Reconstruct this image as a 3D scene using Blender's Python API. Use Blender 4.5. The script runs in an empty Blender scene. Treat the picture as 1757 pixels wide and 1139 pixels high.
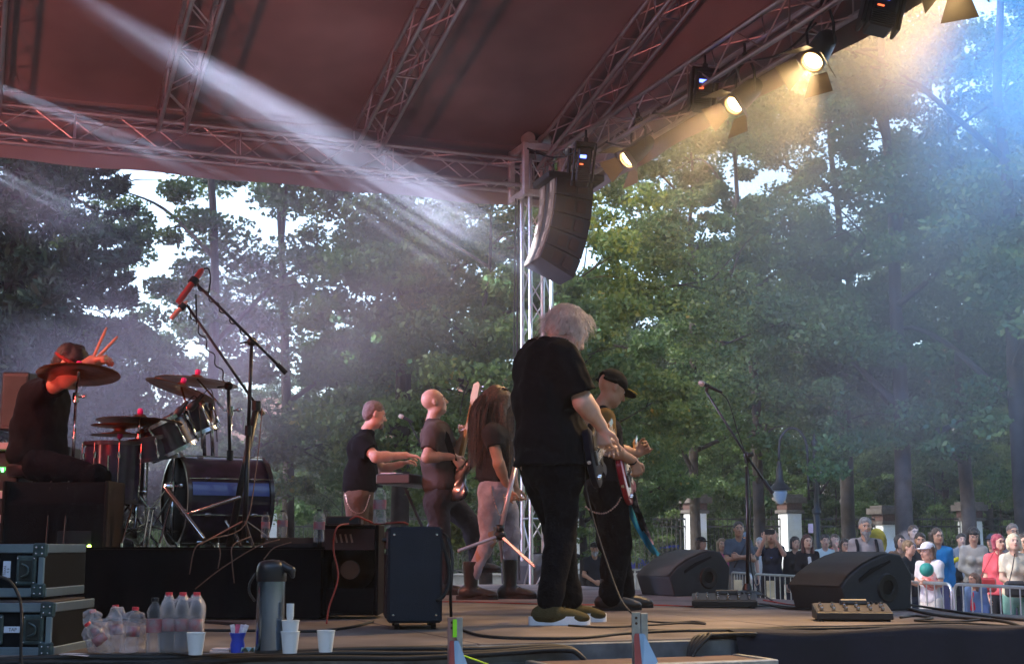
import bpy, math, random
import numpy as np
from mathutils import Vector, Matrix
sc = bpy.context.scene
R = math.radians
# ------------------------------------------------------------------ camera
F, CX, CY, HZ = 2370.0, 878.5, 569.5, 935.0
PITCH = math.atan((HZ - CY) / F)
CAMZ = 0.42
cam_d = bpy.data.cameras.new('camera')
cam = bpy.data.objects.new('camera', cam_d)
sc.collection.objects.link(cam)
cam.location = (0, 0, CAMZ)
cam.rotation_euler = (R(90) + PITCH, 0, 0)
cam_d.sensor_width = 36
cam_d.lens = 36 * F / 1757
cam_d.clip_start = 0.05
cam_d.clip_end = 2000
cam_d.dof.use_dof = True
cam_d.dof.focus_distance = 9.5
cam_d.dof.aperture_fstop = 13
sc.camera = cam
# ------------------------------------------------------------------ world
w = bpy.data.worlds.new('World')
sc.world = w
w.use_nodes = True
nt = w.node_tree
bg = nt.nodes['Background']
sky = nt.nodes.new('ShaderNodeTexSky')
sky.sky_type = 'NISHITA'
sky.sun_disc = False
SUN_EL, SUN_AZ = R(32), R(-102)
sky.sun_elevation = SUN_EL
sky.sun_rotation = SUN_AZ
sky.air_density = 1.0
sky.dust_density = 1.2
nt.links.new(sky.outputs[0], bg.inputs[0])
bg.inputs[1].default_value = 0.15
sun_d = bpy.data.lights.new('sun', 'SUN')
sun_d.energy = 1.9
sun_d.angle = R(20)
sun_d.color = (1.0, 0.95, 0.86)
sun = bpy.data.objects.new('sun', sun_d)
sc.collection.objects.link(sun)
_sd = Vector((math.sin(SUN_AZ) * math.cos(SUN_EL), math.cos(SUN_AZ) * math.cos(SUN_EL), math.sin(SUN_EL)))
sun.rotation_euler = _sd.to_track_quat('Z', 'Y').to_euler()
sc.view_settings.view_transform = 'Standard'
sc.view_settings.look = 'None'
sc.view_settings.gamma = 1
sc.view_settings.exposure = 2.12
cy = sc.cycles
cy.max_bounces = 5
cy.diffuse_bounces = 2
cy.glossy_bounces = 3
cy.transmission_bounces = 6
cy.transparent_max_bounces = 8
cy.volume_bounces = 0
cy.use_denoising = True
cy.sample_clamp_indirect = 3
cy.use_light_tree = True
cy.volume_step_rate = 2.5
cy.volume_max_steps = 96
sc.render.film_transparent = False
# ------------------------------------------------------------------ coordinates
cp, sp = math.cos(PITCH), math.sin(PITCH)
def P(px, py, D):
    """world point that lies on photo pixel (px, py) at forward distance D"""
    a, b = (px - CX) / F, -(py - CY) / F
    dy, dz = cp - b * sp, sp + b * cp
    k = D / dy
    return Vector((a * k, D, CAMZ + dz * k))
def G(px, py, z=0.0):
    """world point on the horizontal plane z under photo pixel"""
    a, b = (px - CX) / F, -(py - CY) / F
    dy, dz = cp - b * sp, sp + b * cp
    k = (z - CAMZ) / dz
    return Vector((a * k, dy * k, z))
TH = R(21)
UX = Vector((-math.sin(TH), math.cos(TH), 0))
VX = Vector((math.cos(TH), math.sin(TH), 0))
N0 = G(500, 1113)
CO = G(945, 1001)
UF = (CO - N0).dot(UX)
VF = (CO - N0).dot(VX)
GZ = -1.03
def S(u, v, z=0.0):
    p = N0 + UX * u + VX * v
    return Vector((p.x, p.y, z))
def V(*a): return Vector(a)
# ------------------------------------------------------------------ lights
def spot(loc, tgt, energy, color, size, blend=0.5, rad=0.05, name='stage_light'):
    d = bpy.data.lights.new(name, 'SPOT')
    d.energy = energy; d.color = color; d.spot_size = R(size); d.spot_blend = blend; d.shadow_soft_size = rad
    o = bpy.data.objects.new(name, d)
    sc.collection.objects.link(o)
    o.location = loc
    o.rotation_euler = (Vector(loc) - Vector(tgt)).to_track_quat('Z', 'Y').to_euler()
    return o
# breakup beams of the moving heads hung over the upstage end
src = P(-60, -120, 8.2)
for (ex, ey, en, sz) in ((884, 377, 1500, .45), (874, 392, 2600, .55), (862, 408, 2300, .5), (852, 424, 900, .35), (846, 436, 2300, .5), (830, 454, 1800, .6), (818, 470, 900, .5), (790, 486, 600, .6), (860, 418, 420, 5.2)):
    spot(src, P(ex, ey, 13.8), en * 34, (0.66, 0.72, 1.0), sz, 1.0, 0.03)
src2 = P(-180, 75, 9.5)
for (ex, ey, en, sz) in ((430, 318, 1500, 1.2), (390, 300, 1000, .8), (450, 350, 800, 2.2)):
    spot(src2, P(ex, ey, 13.0), en * 10, (0.62, 0.74, 1.0), sz, .6, 0.02)
src3 = P(-200, 205, 9.5)
for (ex, ey, en, sz) in ((200, 410, 1200, 1.2), (230, 400, 700, 1.9)):
    spot(src3, P(ex, ey, 13.0), en * 10, (0.62, 0.8, 1.0), sz, .7, 0.02)
# red floods upstage: up into the canopy and down over the drums
spot(S(1.0, -5.2, 1.2), S(6.0, -1.2, 5.4), 470, (1.0, 0.23, 0.20), 95, 1.0, 0.3)
spot(S(3.0, -5.5, 3.9), S(4.0, -1.8, 0.6), 70, (1.0, 0.05, 0.03), 60, 0.8, 0.15)
spot(P(-330, 480, 5.8), P(150, 640, 8.4), 44, (1.0, 0.04, 0.03), 26, 0.8, 0.12)
spot(S(2.5, -5.0, 4.1), S(5.4, 1.6, 0.9), 420, (1.0, 0.36, 0.26), 50, 0.9, 0.2)
spot(S(8.3, -6.6, 4.3), P(400, 600, 13.4), 1700, (0.52, 0.58, 1.0), 38, 0.9, 0.2)  # added blue lamp that brightens only the smoke behind the drums
# blue wash from the downstage truss
spot(P(1890, -250, 8.6), P(1650, 380, 21.0), 6500, (0.07, 0.36, 1.0), 46, 1.0, 0.1)

spot(S(1.5, -4.5, 3.6), P(940, 600, 7.6), 150, (1.0, .24, .18), 14, .8, .1)

spot(S(6.2, -5.2, 4.2), P(690, 520, 12.6), 750, (0.74, 0.62, 1.0), 30, 1.0, .2)  # added lavender lamp imitating spill of the beam in the smoke
# ------------------------------------------------------------------ helpers
rng = random.Random(7)
col = sc.collection
class MB:
    def __init__(s): s.v = []; s.f = []
    def add(s, vs, fs):
        b = len(s.v); s.v += [tuple(x) for x in vs]; s.f += [tuple(i + b for i in f) for f in fs]; return s
    def box(s, c, sz, ax=None, bev=0.0):
        c = Vector(c); hx, hy, hz = [a / 2 for a in sz]
        A = ax or (V(1, 0, 0), V(0, 1, 0), V(0, 0, 1))
        if bev <= 0:
            vs = [c + A[0] * (i * hx) + A[1] * (j * hy) + A[2] * (k * hz) for k in (-1, 1) for j in (-1, 1) for i in (-1, 1)]
            return s.add(vs, [(0, 2, 3, 1), (4, 5, 7, 6), (0, 1, 5, 4), (2, 6, 7, 3), (0, 4, 6, 2), (1, 3, 7, 5)])
        b = min(bev, hx * .9, hy * .9, hz * .9)
        vs = []; fs = []
        # chamfered box: 24 verts
        idx = {}
        for i in (-1, 1):
            for j in (-1, 1):
                for k in (-1, 1):
                    for m in range(3):
                        q = [i * (hx - b), j * (hy - b), k * (hz - b)]
                        q[m] = (i, j, k)[m] * (hx, hy, hz)[m]
                        idx[(i, j, k, m)] = len(vs); vs.append(c + A[0] * q[0] + A[1] * q[1] + A[2] * q[2])
        for m in range(3):
            a, d = [t for t in range(3) if t != m]
            for sg in (-1, 1):
                r = []
                for (x, y) in ((-1, -1), (1, -1), (1, 1), (-1, 1)):
                    t = [0, 0, 0]; t[m] = sg; t[a] = x; t[d] = y; r.append(idx[(t[0], t[1], t[2], m)])
                fs.append(r if (sg > 0) == (m != 1) else r[::-1])
        for m in range(3):
            a, d = [t for t in range(3) if t != m]
            for x in (-1, 1):
                for y in (-1, 1):
                    t0 = [0, 0, 0]; t0[a] = x; t0[d] = y; t1 = t0[:]; t0[m] = -1; t1[m] = 1
                    fs.append([idx[(*t0, a)], idx[(*t1, a)], idx[(*t1, d)], idx[(*t0, d)]])
        for i in (-1, 1):
            for j in (-1, 1):
                for k in (-1, 1): fs.append([idx[(i, j, k, m)] for m in range(3)])
        return s.add(vs, fs)
    def tube(s, pts, r, n=8, caps=True):
        pts = [Vector(p) for p in pts]
        m = len(pts)
        rs = list(r) if isinstance(r, (list, tuple)) else [r] * m
        T = [(pts[min(i + 1, m - 1)] - pts[max(i - 1, 0)]).normalized() for i in range(m)]
        t0 = T[0]
        up = V(0, 0, 1) if abs(t0.z) < .9 else V(1, 0, 0)
        nx = (up - t0 * up.dot(t0)).normalized()
        vs = []; fs = []
        for i, p in enumerate(pts):
            t = T[i]
            nx = nx - t * nx.dot(t)
            nx = nx.normalized() if nx.length > 1e-6 else t.orthogonal().normalized()
            ny = t.cross(nx)
            for k in range(n):
                a = 2 * math.pi * k / n
                vs.append(p + nx * (rs[i] * math.cos(a)) + ny * (rs[i] * math.sin(a)))
        for i in range(m - 1):
            for k in range(n):
                a, b = i * n + k, i * n + (k + 1) % n
                fs.append((a, b, b + n, a + n))
        if caps: fs.append(tuple(range(n))[::-1]); fs.append(tuple(range((m - 1) * n, m * n)))
        return s.add(vs, fs)
    def lathe(s, prof, o, axis=(0, 0, 1), n=20, sx=1.0, xdir=None, caps=True):
        """profile (r, h) turned about axis at o"""
        o = Vector(o); az = Vector(axis).normalized()
        ax = Vector(xdir) if xdir else (V(1, 0, 0) if abs(az.x) < .9 else V(0, 1, 0))
        ax = (ax - az * ax.dot(az)).normalized(); ay = az.cross(ax)
        vs = []; fs = []
        for (r, h) in prof:
            for k in range(n):
                a = 2 * math.pi * k / n
                vs.append(o + ax * (r * math.cos(a) * sx) + ay * (r * math.sin(a)) + az * h)
        for i in range(len(prof) - 1):
            for k in range(n):
                a, b = i * n + k, i * n + (k + 1) % n
                fs.append((a, b, b + n, a + n))
        if caps and prof[0][0] > 1e-5: fs.append(tuple(range(n))[::-1])
        if caps and prof[-1][0] > 1e-5: fs.append(tuple(range((len(prof) - 1) * n, len(prof) * n)))
        return s.add(vs, fs)
    def ell(s, c, rad, ax=None, n=14, m=9):
        c = Vector(c); A = ax or (V(1, 0, 0), V(0, 1, 0), V(0, 0, 1)); vs = []; fs = []
        for i in range(m + 1):
            t = math.pi * i / m
            for k in range(n):
                a = 2 * math.pi * k / n
                vs.append(c + A[0] * (rad[0] * math.sin(t) * math.cos(a)) + A[1] * (rad[1] * math.sin(t) * math.sin(a)) + A[2] * (-rad[2] * math.cos(t)))
        for i in range(m):
            for k in range(n):
                a, b = i * n + k, i * n + (k + 1) % n
                fs.append((a, b, b + n, a + n))
        return s.add(vs, fs)
    def prism(s, pts, ext):
        """polygon pts extruded by vector ext"""
        pts = [Vector(p) for p in pts]; ext = Vector(ext); n = len(pts)
        return s.add(pts + [p + ext for p in pts], [tuple(range(n))[::-1], tuple(range(n, 2 * n))] + [(i, (i + 1) % n, (i + 1) % n + n, i + n) for i in range(n)])
    def grid(s, fn, nu, nv):
        vs = [fn(i / nu, j / nv) for j in range(nv + 1) for i in range(nu + 1)]
        return s.add(vs, [(j * (nu + 1) + i, j * (nu + 1) + i + 1, (j + 1) * (nu + 1) + i + 1, (j + 1) * (nu + 1) + i) for j in range(nv) for i in range(nu)])
    def build(s, name, mat, parent=None, smooth=False, local=False, fix=True):
        return mkobj(name, np.array(s.v, dtype=np.float32).reshape(-1, 3), s.f, mat, parent, smooth, local, fix)
def mkobj(name, v, f, mat, parent=None, smooth=False, local=False, fix=True):
    me = bpy.data.meshes.new(name)
    if parent is not None and not local:
        q = parent; off = np.zeros(3)
        while q is not None: off += np.array(q.location); q = q.parent
        v = v - off
    if isinstance(f, np.ndarray):
        me.vertices.add(len(v)); me.vertices.foreach_set('co', np.ascontiguousarray(v, dtype=np.float32).ravel())
        k = f.shape[1]
        me.loops.add(f.size); me.loops.foreach_set('vertex_index', f.astype(np.int32).ravel())
        me.polygons.add(len(f)); me.polygons.foreach_set('loop_start', np.arange(0, f.size, k, dtype=np.int32))
        me.update(calc_edges=True)
    else:
        me.from_pydata([tuple(map(float, x)) for x in v], [], f)
        if fix:
            import bmesh
            bm = bmesh.new(); bm.from_mesh(me); bmesh.ops.recalc_face_normals(bm, faces=bm.faces); bm.to_mesh(me); bm.free()
    if mat:
        for m_ in (mat if isinstance(mat, (list, tuple)) else [mat]): me.materials.append(m_)
    if smooth:
        me.polygons.foreach_set('use_smooth', [True] * len(me.polygons))
        if not isinstance(smooth, bool): me.set_sharp_from_angle(angle=R(smooth))
    o = bpy.data.objects.new(name, me)
    col.objects.link(o)
    if parent is not None: o.parent = parent
    return o
def tag(o, label, cat, group=None, kind=None):
    if label: o['label'] = label
    if cat: o['category'] = cat
    if group: o['group'] = group
    if kind: o['kind'] = kind
    return o
def thing(name, label, cat, loc=(0, 0, 0), rotz=0, group=None):
    o = bpy.data.objects.new(name, None)
    o.empty_display_size = .1
    col.objects.link(o)
    o.location = loc; o.rotation_euler = (0, 0, rotz)
    return tag(o, label, cat, group)
def dup(root, loc, rotz=0, label=None, scale=None):
    def cpy(o, par):
        c = o.copy(); col.objects.link(c); c.parent = par
        for ch in list(o.children): cpy(ch, c)
        return c
    r = cpy(root, None)
    r.location = loc; r.rotation_euler = (0, 0, rotz)
    if scale: r.scale = scale if isinstance(scale, (tuple, list)) else (scale,) * 3
    if label: r['label'] = label
    return r
def struct(o): o['kind'] = 'structure'; return o
def cat_curve(pts, n=6):
    """Catmull-Rom through pts"""
    pts = [Vector(p) for p in pts]
    if len(pts) < 3: return pts
    q = [pts[0] * 2 - pts[1]] + pts + [pts[-1] * 2 - pts[-2]]
    out = []
    for i in range(1, len(q) - 2):
        for k in range(n):
            t = k / n
            a, b, c, d = q[i - 1:i + 3]
            out.append(.5 * ((2 * b) + (c - a) * t + (2 * a - 5 * b + 4 * c - d) * t * t + (3 * b - a - 3 * c + d) * t ** 3))
    out.append(pts[-1])
    return out
# ------------------------------------------------------------------ materials
MATS = {}
def mat(name, base, rough=.6, metal=0.0, var=0.12, nscale=8.0, bump=0.0, bscale=60.0, spec=0.5, sheen=0.0, emit=None, trans=0.0, alpha=1.0, col2=None, coords='Object', ior=1.45, detail=3.0, coat=0.0):
    if name in MATS: return MATS[name]
    m = bpy.data.materials.new(name); m.use_nodes = True
    n, l = m.node_tree.nodes, m.node_tree.links
    b = n['Principled BSDF']
    tc = n.new('ShaderNodeTexCoord')
    nz = n.new('ShaderNodeTexNoise'); nz.inputs['Scale'].default_value = nscale; nz.inputs['Detail'].default_value = detail
    l.new(tc.outputs[coords], nz.inputs['Vector'])
    rp = n.new('ShaderNodeValToRGB')
    c1 = tuple(max(0, x * (1 - var)) for x in base); c2 = col2 or tuple(min(1, x * (1 + var)) for x in base)
    rp.color_ramp.elements[0].position = .32; rp.color_ramp.elements[1].position = .68
    rp.color_ramp.elements[0].color = (*c1, 1); rp.color_ramp.elements[1].color = (*c2, 1)
    l.new(nz.outputs['Fac'], rp.inputs['Fac']); l.new(rp.outputs['Color'], b.inputs['Base Color'])
    b.inputs['Roughness'].default_value = rough; b.inputs['Metallic'].default_value = metal
    b.inputs['Specular IOR Level'].default_value = spec; b.inputs['IOR'].default_value = ior
    b.inputs['Sheen Weight'].default_value = sheen
    b.inputs['Transmission Weight'].default_value = trans
    b.inputs['Alpha'].default_value = alpha
    b.inputs['Coat Weight'].default_value = coat
    if emit: b.inputs['Emission Color'].default_value = (*emit[:3], 1); b.inputs['Emission Strength'].default_value = emit[3]
    if bump:
        n2 = n.new('ShaderNodeTexNoise'); n2.inputs['Scale'].default_value = bscale; n2.inputs['Detail'].default_value = 4
        l.new(tc.outputs[coords], n2.inputs['Vector'])
        bp = n.new('ShaderNodeBump'); bp.inputs['Strength'].default_value = bump; bp.inputs['Distance'].default_value = .01
        l.new(n2.outputs['Fac'], bp.inputs['Height']); l.new(bp.outputs['Normal'], b.inputs['Normal'])
    MATS[name] = m
    return m
def vol(name, color, dens, aniso=0.0, noise=None):
    m = bpy.data.materials.new(name); m.use_nodes = True
    n, l = m.node_tree.nodes, m.node_tree.links
    n.remove(n['Principled BSDF'])
    pv = n.new('ShaderNodeVolumePrincipled')
    pv.inputs['Color'].default_value = (*color, 1); pv.inputs['Density'].default_value = dens; pv.inputs['Anisotropy'].default_value = aniso
    l.new(pv.outputs[0], n['Material Output'].inputs['Volume'])
    if noise:
        tc = n.new('ShaderNodeTexCoord')
        nz = n.new('ShaderNodeTexNoise'); nz.inputs['Scale'].default_value = noise; nz.inputs['Detail'].default_value = 3; nz.inputs['Distortion'].default_value = .6
        l.new(tc.outputs['Object'], nz.inputs['Vector'])
        # fade towards the hull: object coordinates run -1..1
        ln = n.new('ShaderNodeVectorMath'); ln.operation = 'LENGTH'; l.new(tc.outputs['Object'], ln.inputs[0])
        mr = n.new('ShaderNodeMapRange'); mr.inputs['From Min'].default_value = .15; mr.inputs['From Max'].default_value = .98
        mr.inputs['To Min'].default_value = 1; mr.inputs['To Max'].default_value = 0; mr.interpolation_type = 'SMOOTHSTEP'
        l.new(ln.outputs['Value'], mr.inputs['Value'])
        m2 = n.new('ShaderNodeMapRange'); m2.inputs['From Min'].default_value = .38; m2.inputs['From Max'].default_value = .68
        l.new(nz.outputs['Fac'], m2.inputs['Value'])
        a = n.new('ShaderNodeMath'); a.operation = 'MULTIPLY'; l.new(mr.outputs[0], a.inputs[0]); l.new(m2.outputs[0], a.inputs[1])
        b = n.new('ShaderNodeMath'); b.operation = 'MULTIPLY'; l.new(a.outputs[0], b.inputs[0]); b.inputs[1].default_value = dens
        l.new(b.outputs[0], pv.inputs['Density'])
    return m
# ------------------------------------------------------------------ haze and smoke
hz = MB().box((0, 40, 14), (170, 110, 36)).build('haze', vol('haze_air', (0.93, 0.93, 0.95), 0.0014, 0.25))
hz['kind'] = 'stuff'
def smoke(label, c, sc_, dens, noise, rot=0):
    o = MB().ell((0, 0, 0), (1, 1, 1), n=20, m=12).build('smoke', vol('smoke_air', (.93, .93, .95), dens, .2, noise))
    o.location = c; o.scale = sc_; o.rotation_euler = (0, 0, rot)
    tag(o, label, 'smoke', kind='stuff'); return o
smoke('pale smoke drifting over the far side of the stage behind the drums', P(330, 650, 12.6), (2.3, 1.3, 1.6), .55, 1.3, TH)
smoke('lavender smoke drifting below the beam between the drums and the tower', P(650, 450, 12.9), (2.6, 1.2, 1.8), .42, 1.1, TH)
bq0, bq1 = P(-60, -120, 8.2), P(905, 425, 13.8)
o = smoke('smoke hanging under the canopy along the light beam', bq0.lerp(bq1, .66), (1, 1, 1), .22, 1.6)
o.rotation_euler = (bq1 - bq0).to_track_quat('X', 'Z').to_euler(); o.scale = (3.9, 1.0, 1.0)
for nm_, q0_, q1_, f_, sc3 in (('smoke drifting across the left end of the canopy in the second pale beam', P(-180, 75, 9.5), P(430, 318, 13.0), .6, (2.6, .6, .6)), ('wisp of smoke before the spruces in the third pale beam', P(-200, 205, 9.5), P(230, 410, 13.0), .6, (2.2, .55, .5))):
    o = smoke(nm_, q0_.lerp(q1_, f_), (1, 1, 1), .2, 1.6); o.rotation_euler = (q1_ - q0_).to_track_quat('X', 'Z').to_euler(); o.scale = sc3
smoke('thin smoke in the blue light over the audience side', P(1640, 380, 12.5), (3.0, 3.5, 3.0), .36, .8)
smoke('thin smoke glowing in the warm light of the par lamps', P(1420, 190, 11.0), (2.6, 2.4, 2.0), .24, .9)
# ------------------------------------------------------------------ ground and street
M_ground = mat('ground_gravel', (.24, .21, .16), .95, var=.3, nscale=1.2, bump=.4, bscale=30, col2=(.32, .29, .23))
struct(MB().box((0, 60, GZ - .25), (320, 300, .5)).build('ground', M_ground))
M_asph = mat('asphalt', (.055, .055, .06), .9, var=.2, nscale=2, bump=.3, bscale=50)
struct(MB().box((0, 52, GZ + .008), (240, 7.5, .016)).build('road', M_asph))
struct(MB().box((0, 46.9, GZ + .06), (240, 2.4, .12)).build('pavement', mat('paving', (.3, .29, .27), .9, var=.15, nscale=1.5)))
# ------------------------------------------------------------------ stage deck
M_ply = mat('stage_plywood', (.125, .098, .085), .7, var=.3, nscale=1.7, bump=.15, bscale=60, detail=9, col2=(.24, .20, .175), spec=.35)
M_alu = mat('aluminium', (.55, .56, .58), .38, 1.0, var=.12, nscale=6)
M_black = mat('black_cloth', (.005, .005, .006), .95, var=.3, nscale=5, spec=.03)
st = thing('stage_platform', 'low stage deck of brown plywood panels with aluminium edge rail', 'stage', S(0, 0, 0))
AX = (VX, UX, V(0, 0, 1))
VB = -7.0
pan = MB()
pu = UF / 7; pv_ = (VF - VB) / 6
for i in range(7):
    for j in range(6):
        pan.box(S(pu * (i + .5), VB + pv_ * (j + .5), -.025), (pv_ - .012, pu - .012, .05 + .002 * ((i + j) % 2)), AX, .003)
pan.build('deck_panel', M_ply, st)
rail = MB()
rail.box(S(-.021, (VB + VF) / 2 , -.055), (VF - VB, .04, .1), AX, .004)
rail.box(S(-.045, (VB + VF) / 2, -.088), (VF - VB, .012, .02), AX)
rail.box(S(UF + .021, (VB + VF) / 2, -.055), (VF - VB, .04, .1), AX, .004)
rail.box(S(UF / 2, VF + .021, -.055), (.04, UF, .1), AX, .004)
rail.build('edge_rail', mat('rail_alloy', (.16, .19, .23), .5, .8, var=.3, nscale=9), st)
sk = MB()
def skirt(a, b, z0, z1, n, amp=.02, nrm=None):
    d = (b - a); nn = nrm or V(d.y, -d.x, 0).normalized()
    return lambda s_, t: a + d * s_ + nn * (amp * math.sin(s_ * n) * (1 - t * .7)) + V(0, 0, z0 + (z1 - z0) * t)
sk.grid(skirt(S(-.09, VB, 0), S(-.09, 1.2, 0), GZ, -.115, 120), 200, 3)
sk.grid(skirt(S(UF + .06, VB, 0), S(UF + .06, VF, 0), GZ, -.11, 140), 200, 2)
sk.grid(skirt(S(0, VF + .06, 0), S(UF, VF + .06, 0), GZ, -.01, 100), 160, 2)
sk.build('skirt', M_black, st, smooth=True, fix=False)
for i in range(6):
    for j in range(5): MB().tube([S(.3 + i * 1.55, VB + .4 + j * 2.7, GZ), S(.3 + i * 1.55, VB + .4 + j * 2.7, -.06)], .03).build('leg', M_alu, st)
# black cloth draped over the near front corner
dc = MB()
def drape(s_, t):
    v = 2.02 + (VF + .1 - 2.02) * s_
    top = [(.10, .012), (-.02, .03), (-.07, .02), (-.09, -.1), (-.12, -.5), (-.13, -1.0)]
    k = t * 5; i = min(4, int(k)); fr = k - i
    u = top[i][0] * (1 - fr) + top[i + 1][0] * fr; z = top[i][1] * (1 - fr) + top[i + 1][1] * fr
    return S(u + .012 * math.sin(s_ * 31 + t * 3) * t, v + (0.05 * t if s_ == 0 else 0), z + .008 * math.sin(s_ * 17 + t * 5))
dc.grid(drape, 90, 15)
tag(dc.build('black_cloth', mat('navy_cloth', (.008, .007, .014), .9, var=.3, nscale=4, bump=.2, bscale=25, sheen=.05), smooth=True, fix=False), 'black cloth draped over the near right edge of the stage', 'cloth')
# ------------------------------------------------------------------ trusses
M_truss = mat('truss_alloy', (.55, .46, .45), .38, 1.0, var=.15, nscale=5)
def truss(name, label, a, b, w=.26, pitch=.5, upv=V(0, 0, 1), rch=.025, rb=.0085, mt=None, tri=False, group=None, cat='truss'):
    a, b = Vector(a), Vector(b); mt = mt or M_truss
    t = thing(name, label, cat, a, group=group)
    d = (b - a); L = d.length; d.normalize()
    sx = d.cross(upv).normalized(); uu = sx.cross(d).normalized()
    cs = [(-.5, -.5), (.5, -.5), (.5, .5), (-.5, .5)] if not tri else [(-.5, -.42), (.5, -.42), (0, .46)]
    cs = [sx * (x * w) + uu * (y * w) for x, y in cs]
    for c in cs: MB().tube([a + c, b + c], rch, 10).build('chord', mt, t, 60)
    br = MB(); n = max(2, round(L / pitch)); st_ = L / n
    for k in range(len(cs)):
        c0, c1 = cs[k], cs[(k + 1) % len(cs)]
        for i in range(n):
            p0, p1 = a + d * (i * st_), a + d * ((i + 1) * st_)
            if i % 2: br.tube([p0 + c0, p1 + c1], rb, 6)
            else: br.tube([p0 + c1, p1 + c0], rb, 6)
            if i % 4 == 0: br.tube([p0 + c0, p0 + c1], rb, 6)
        br.tube([b + c0 - d * .02, b + c1 - d * .02], rb, 6)
    br.build('brace', mt, t, 60)
    return t
ZT = 4.6
g_t = 'roof trusses of the stage canopy'
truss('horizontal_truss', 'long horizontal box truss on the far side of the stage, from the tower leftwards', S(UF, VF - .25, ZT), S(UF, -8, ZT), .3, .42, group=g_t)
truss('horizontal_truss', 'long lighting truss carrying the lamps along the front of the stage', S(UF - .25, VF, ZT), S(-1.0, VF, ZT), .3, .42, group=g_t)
SLP = .235
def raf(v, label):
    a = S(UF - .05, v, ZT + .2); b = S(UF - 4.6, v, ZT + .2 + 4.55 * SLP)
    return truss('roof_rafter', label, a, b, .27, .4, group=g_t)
def v_of(px):      # v along the far truss that shows at photo column px
    c = (px - CX) / F; q = S(UF, 0, 0)
    return (c * q.y - q.x) / (VX.x - c * VX.y)
raf(VF - .05, 'roof rafter truss rising from the top of the tower')
raf(v_of(618), 'middle roof rafter truss crossing the red lit canopy')
raf(v_of(272), 'left roof rafter truss at the top left of the canopy')
raf(v_of(-60), 'roof rafter truss beyond the left edge of the picture')
# ------------------------------------------------------------------ canopy
M_can = mat('canopy_fabric', (.19, .15, .14), .85, var=.3, nscale=.7, bump=.6, bscale=2.2, coords='Object')
cn = thing('stage_canopy', 'brown fabric canopy roof stretched over the stage trusses', 'canopy', S(UF, VF, ZT))
roof = MB()
RV0, RV1 = -8.5, VF + .17
def roof_f(s_, t):
    u = UF + .3 - (UF + 1.6) * t; v = RV0 + (RV1 - RV0) * s_
    z = ZT + .42 + SLP * min(UF + .3 - u, max(0, 4.8 - abs(UF + .3 - u - 4.8)) + 0)
    sag = .035 * math.sin(math.pi * ((v - v_of(272)) / 1.95) % math.pi)
    return S(u, v, z - sag)
roof.grid(roof_f, 60, 40)
roof.build('roof_fabric', M_can, cn, True, fix=False)
va = MB()
va.grid(lambda s_, t: S(UF + .24, RV0 + (RV1 - RV0) * s_, ZT - .3 + .012 * math.sin(s_ * 60) * (1 - t) + .72 * t), 100, 3)
va.grid(lambda s_, t: S(UF + .24 - (UF + 1.6) * s_, RV1 + .08, ZT - .3 + .012 * math.sin(s_ * 50) * (1 - t) + .72 * t), 80, 3)
va.build('valance', M_can, cn, True, fix=False)
gb = MB()
gb.grid(lambda s_, t: S(UF + .22 - (UF + 1.5) * s_, RV1 + .02, ZT + .38 + (t * SLP * min((UF + 1.5) * s_, max(0, 9.6 - (UF + 1.5) * s_)))), 60, 4)
gb.build('gable', M_can, cn, True, fix=False)
# ------------------------------------------------------------------ tower
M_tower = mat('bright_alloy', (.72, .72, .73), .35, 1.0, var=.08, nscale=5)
TC = P(922, 1002, 15.35)
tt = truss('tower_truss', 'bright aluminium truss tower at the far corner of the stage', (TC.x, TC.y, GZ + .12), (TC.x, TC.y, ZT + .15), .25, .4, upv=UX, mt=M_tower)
base = MB().box((TC.x, TC.y, GZ + .06), (.9, .9, .12), AX, .01); base.build('base_plate', M_alu, tt)
sl = MB()
M_slv = mat('sleeve_block', (.62, .61, .58), .4, .6, var=.15)
for i, j in ((-1, -1), (1, -1), (1, 1), (-1, 1)):
    c = V(TC.x, TC.y, ZT) + VX * (.22 * i) + UX * (.22 * j)
    sl.box(c + V(0, 0, .0), (.07, .07, .62), AX, .01)
    for k in (-.28, .28):
        sl.tube([c + V(0, 0, k) - VX * (.07 * i), c + V(0, 0, k) + VX * .0], .035, 10)
for z in (-.27, .27):
    for s_ in (-1, 1):
        sl.box(V(TC.x, TC.y, ZT + z) + UX * (.22 * s_), (.42, .05, .08), AX, .008)
        sl.box(V(TC.x, TC.y, ZT + z) + VX * (.22 * s_), (.05, .38, .08), AX, .008)
sl.build('sleeve_block', M_slv, tt)
hd = MB()
for s_ in (-1, 1): hd.lathe([(0.0, -.05), (.07, -.05), (.07, .05), (0, .05)], V(TC.x, TC.y, ZT + .42) + VX * (.1 * s_), UX, 16)
hd.box(V(TC.x, TC.y, ZT + .36), (.3, .16, .05), AX)
hd.build('head_pulley', M_slv, tt, 40)
for (dx, r_) in ((-.2, .012), (-.235, .008)):
    cb = MB(); cb.tube(cat_curve([V(TC.x + dx, TC.y - .1, ZT - .3), V(TC.x + dx - .02, TC.y - .12, 2.4), V(TC.x + dx, TC.y - .1, .05)]), r_, 6)
    tag(cb.build('cable', mat('cable_black', (.012, .012, .012), .6)), ('thicker' if r_ > .01 else 'thinner') + ' black power cable hanging down along the tower', 'cable')

# unseen black cloth added left of the stage to block light
bk = MB(); bk.grid(lambda s_, t: S(-4.5 + (UF + 4.9) * s_, -7.6 + .05 * math.sin(s_ * 60), .02 + 4.9 * t), 120, 4)
tag(bk.build('shade_cloth', M_black, None, True, fix=False), 'unseen black cloth added on the upstage side to block light', 'shade_cloth')
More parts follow.
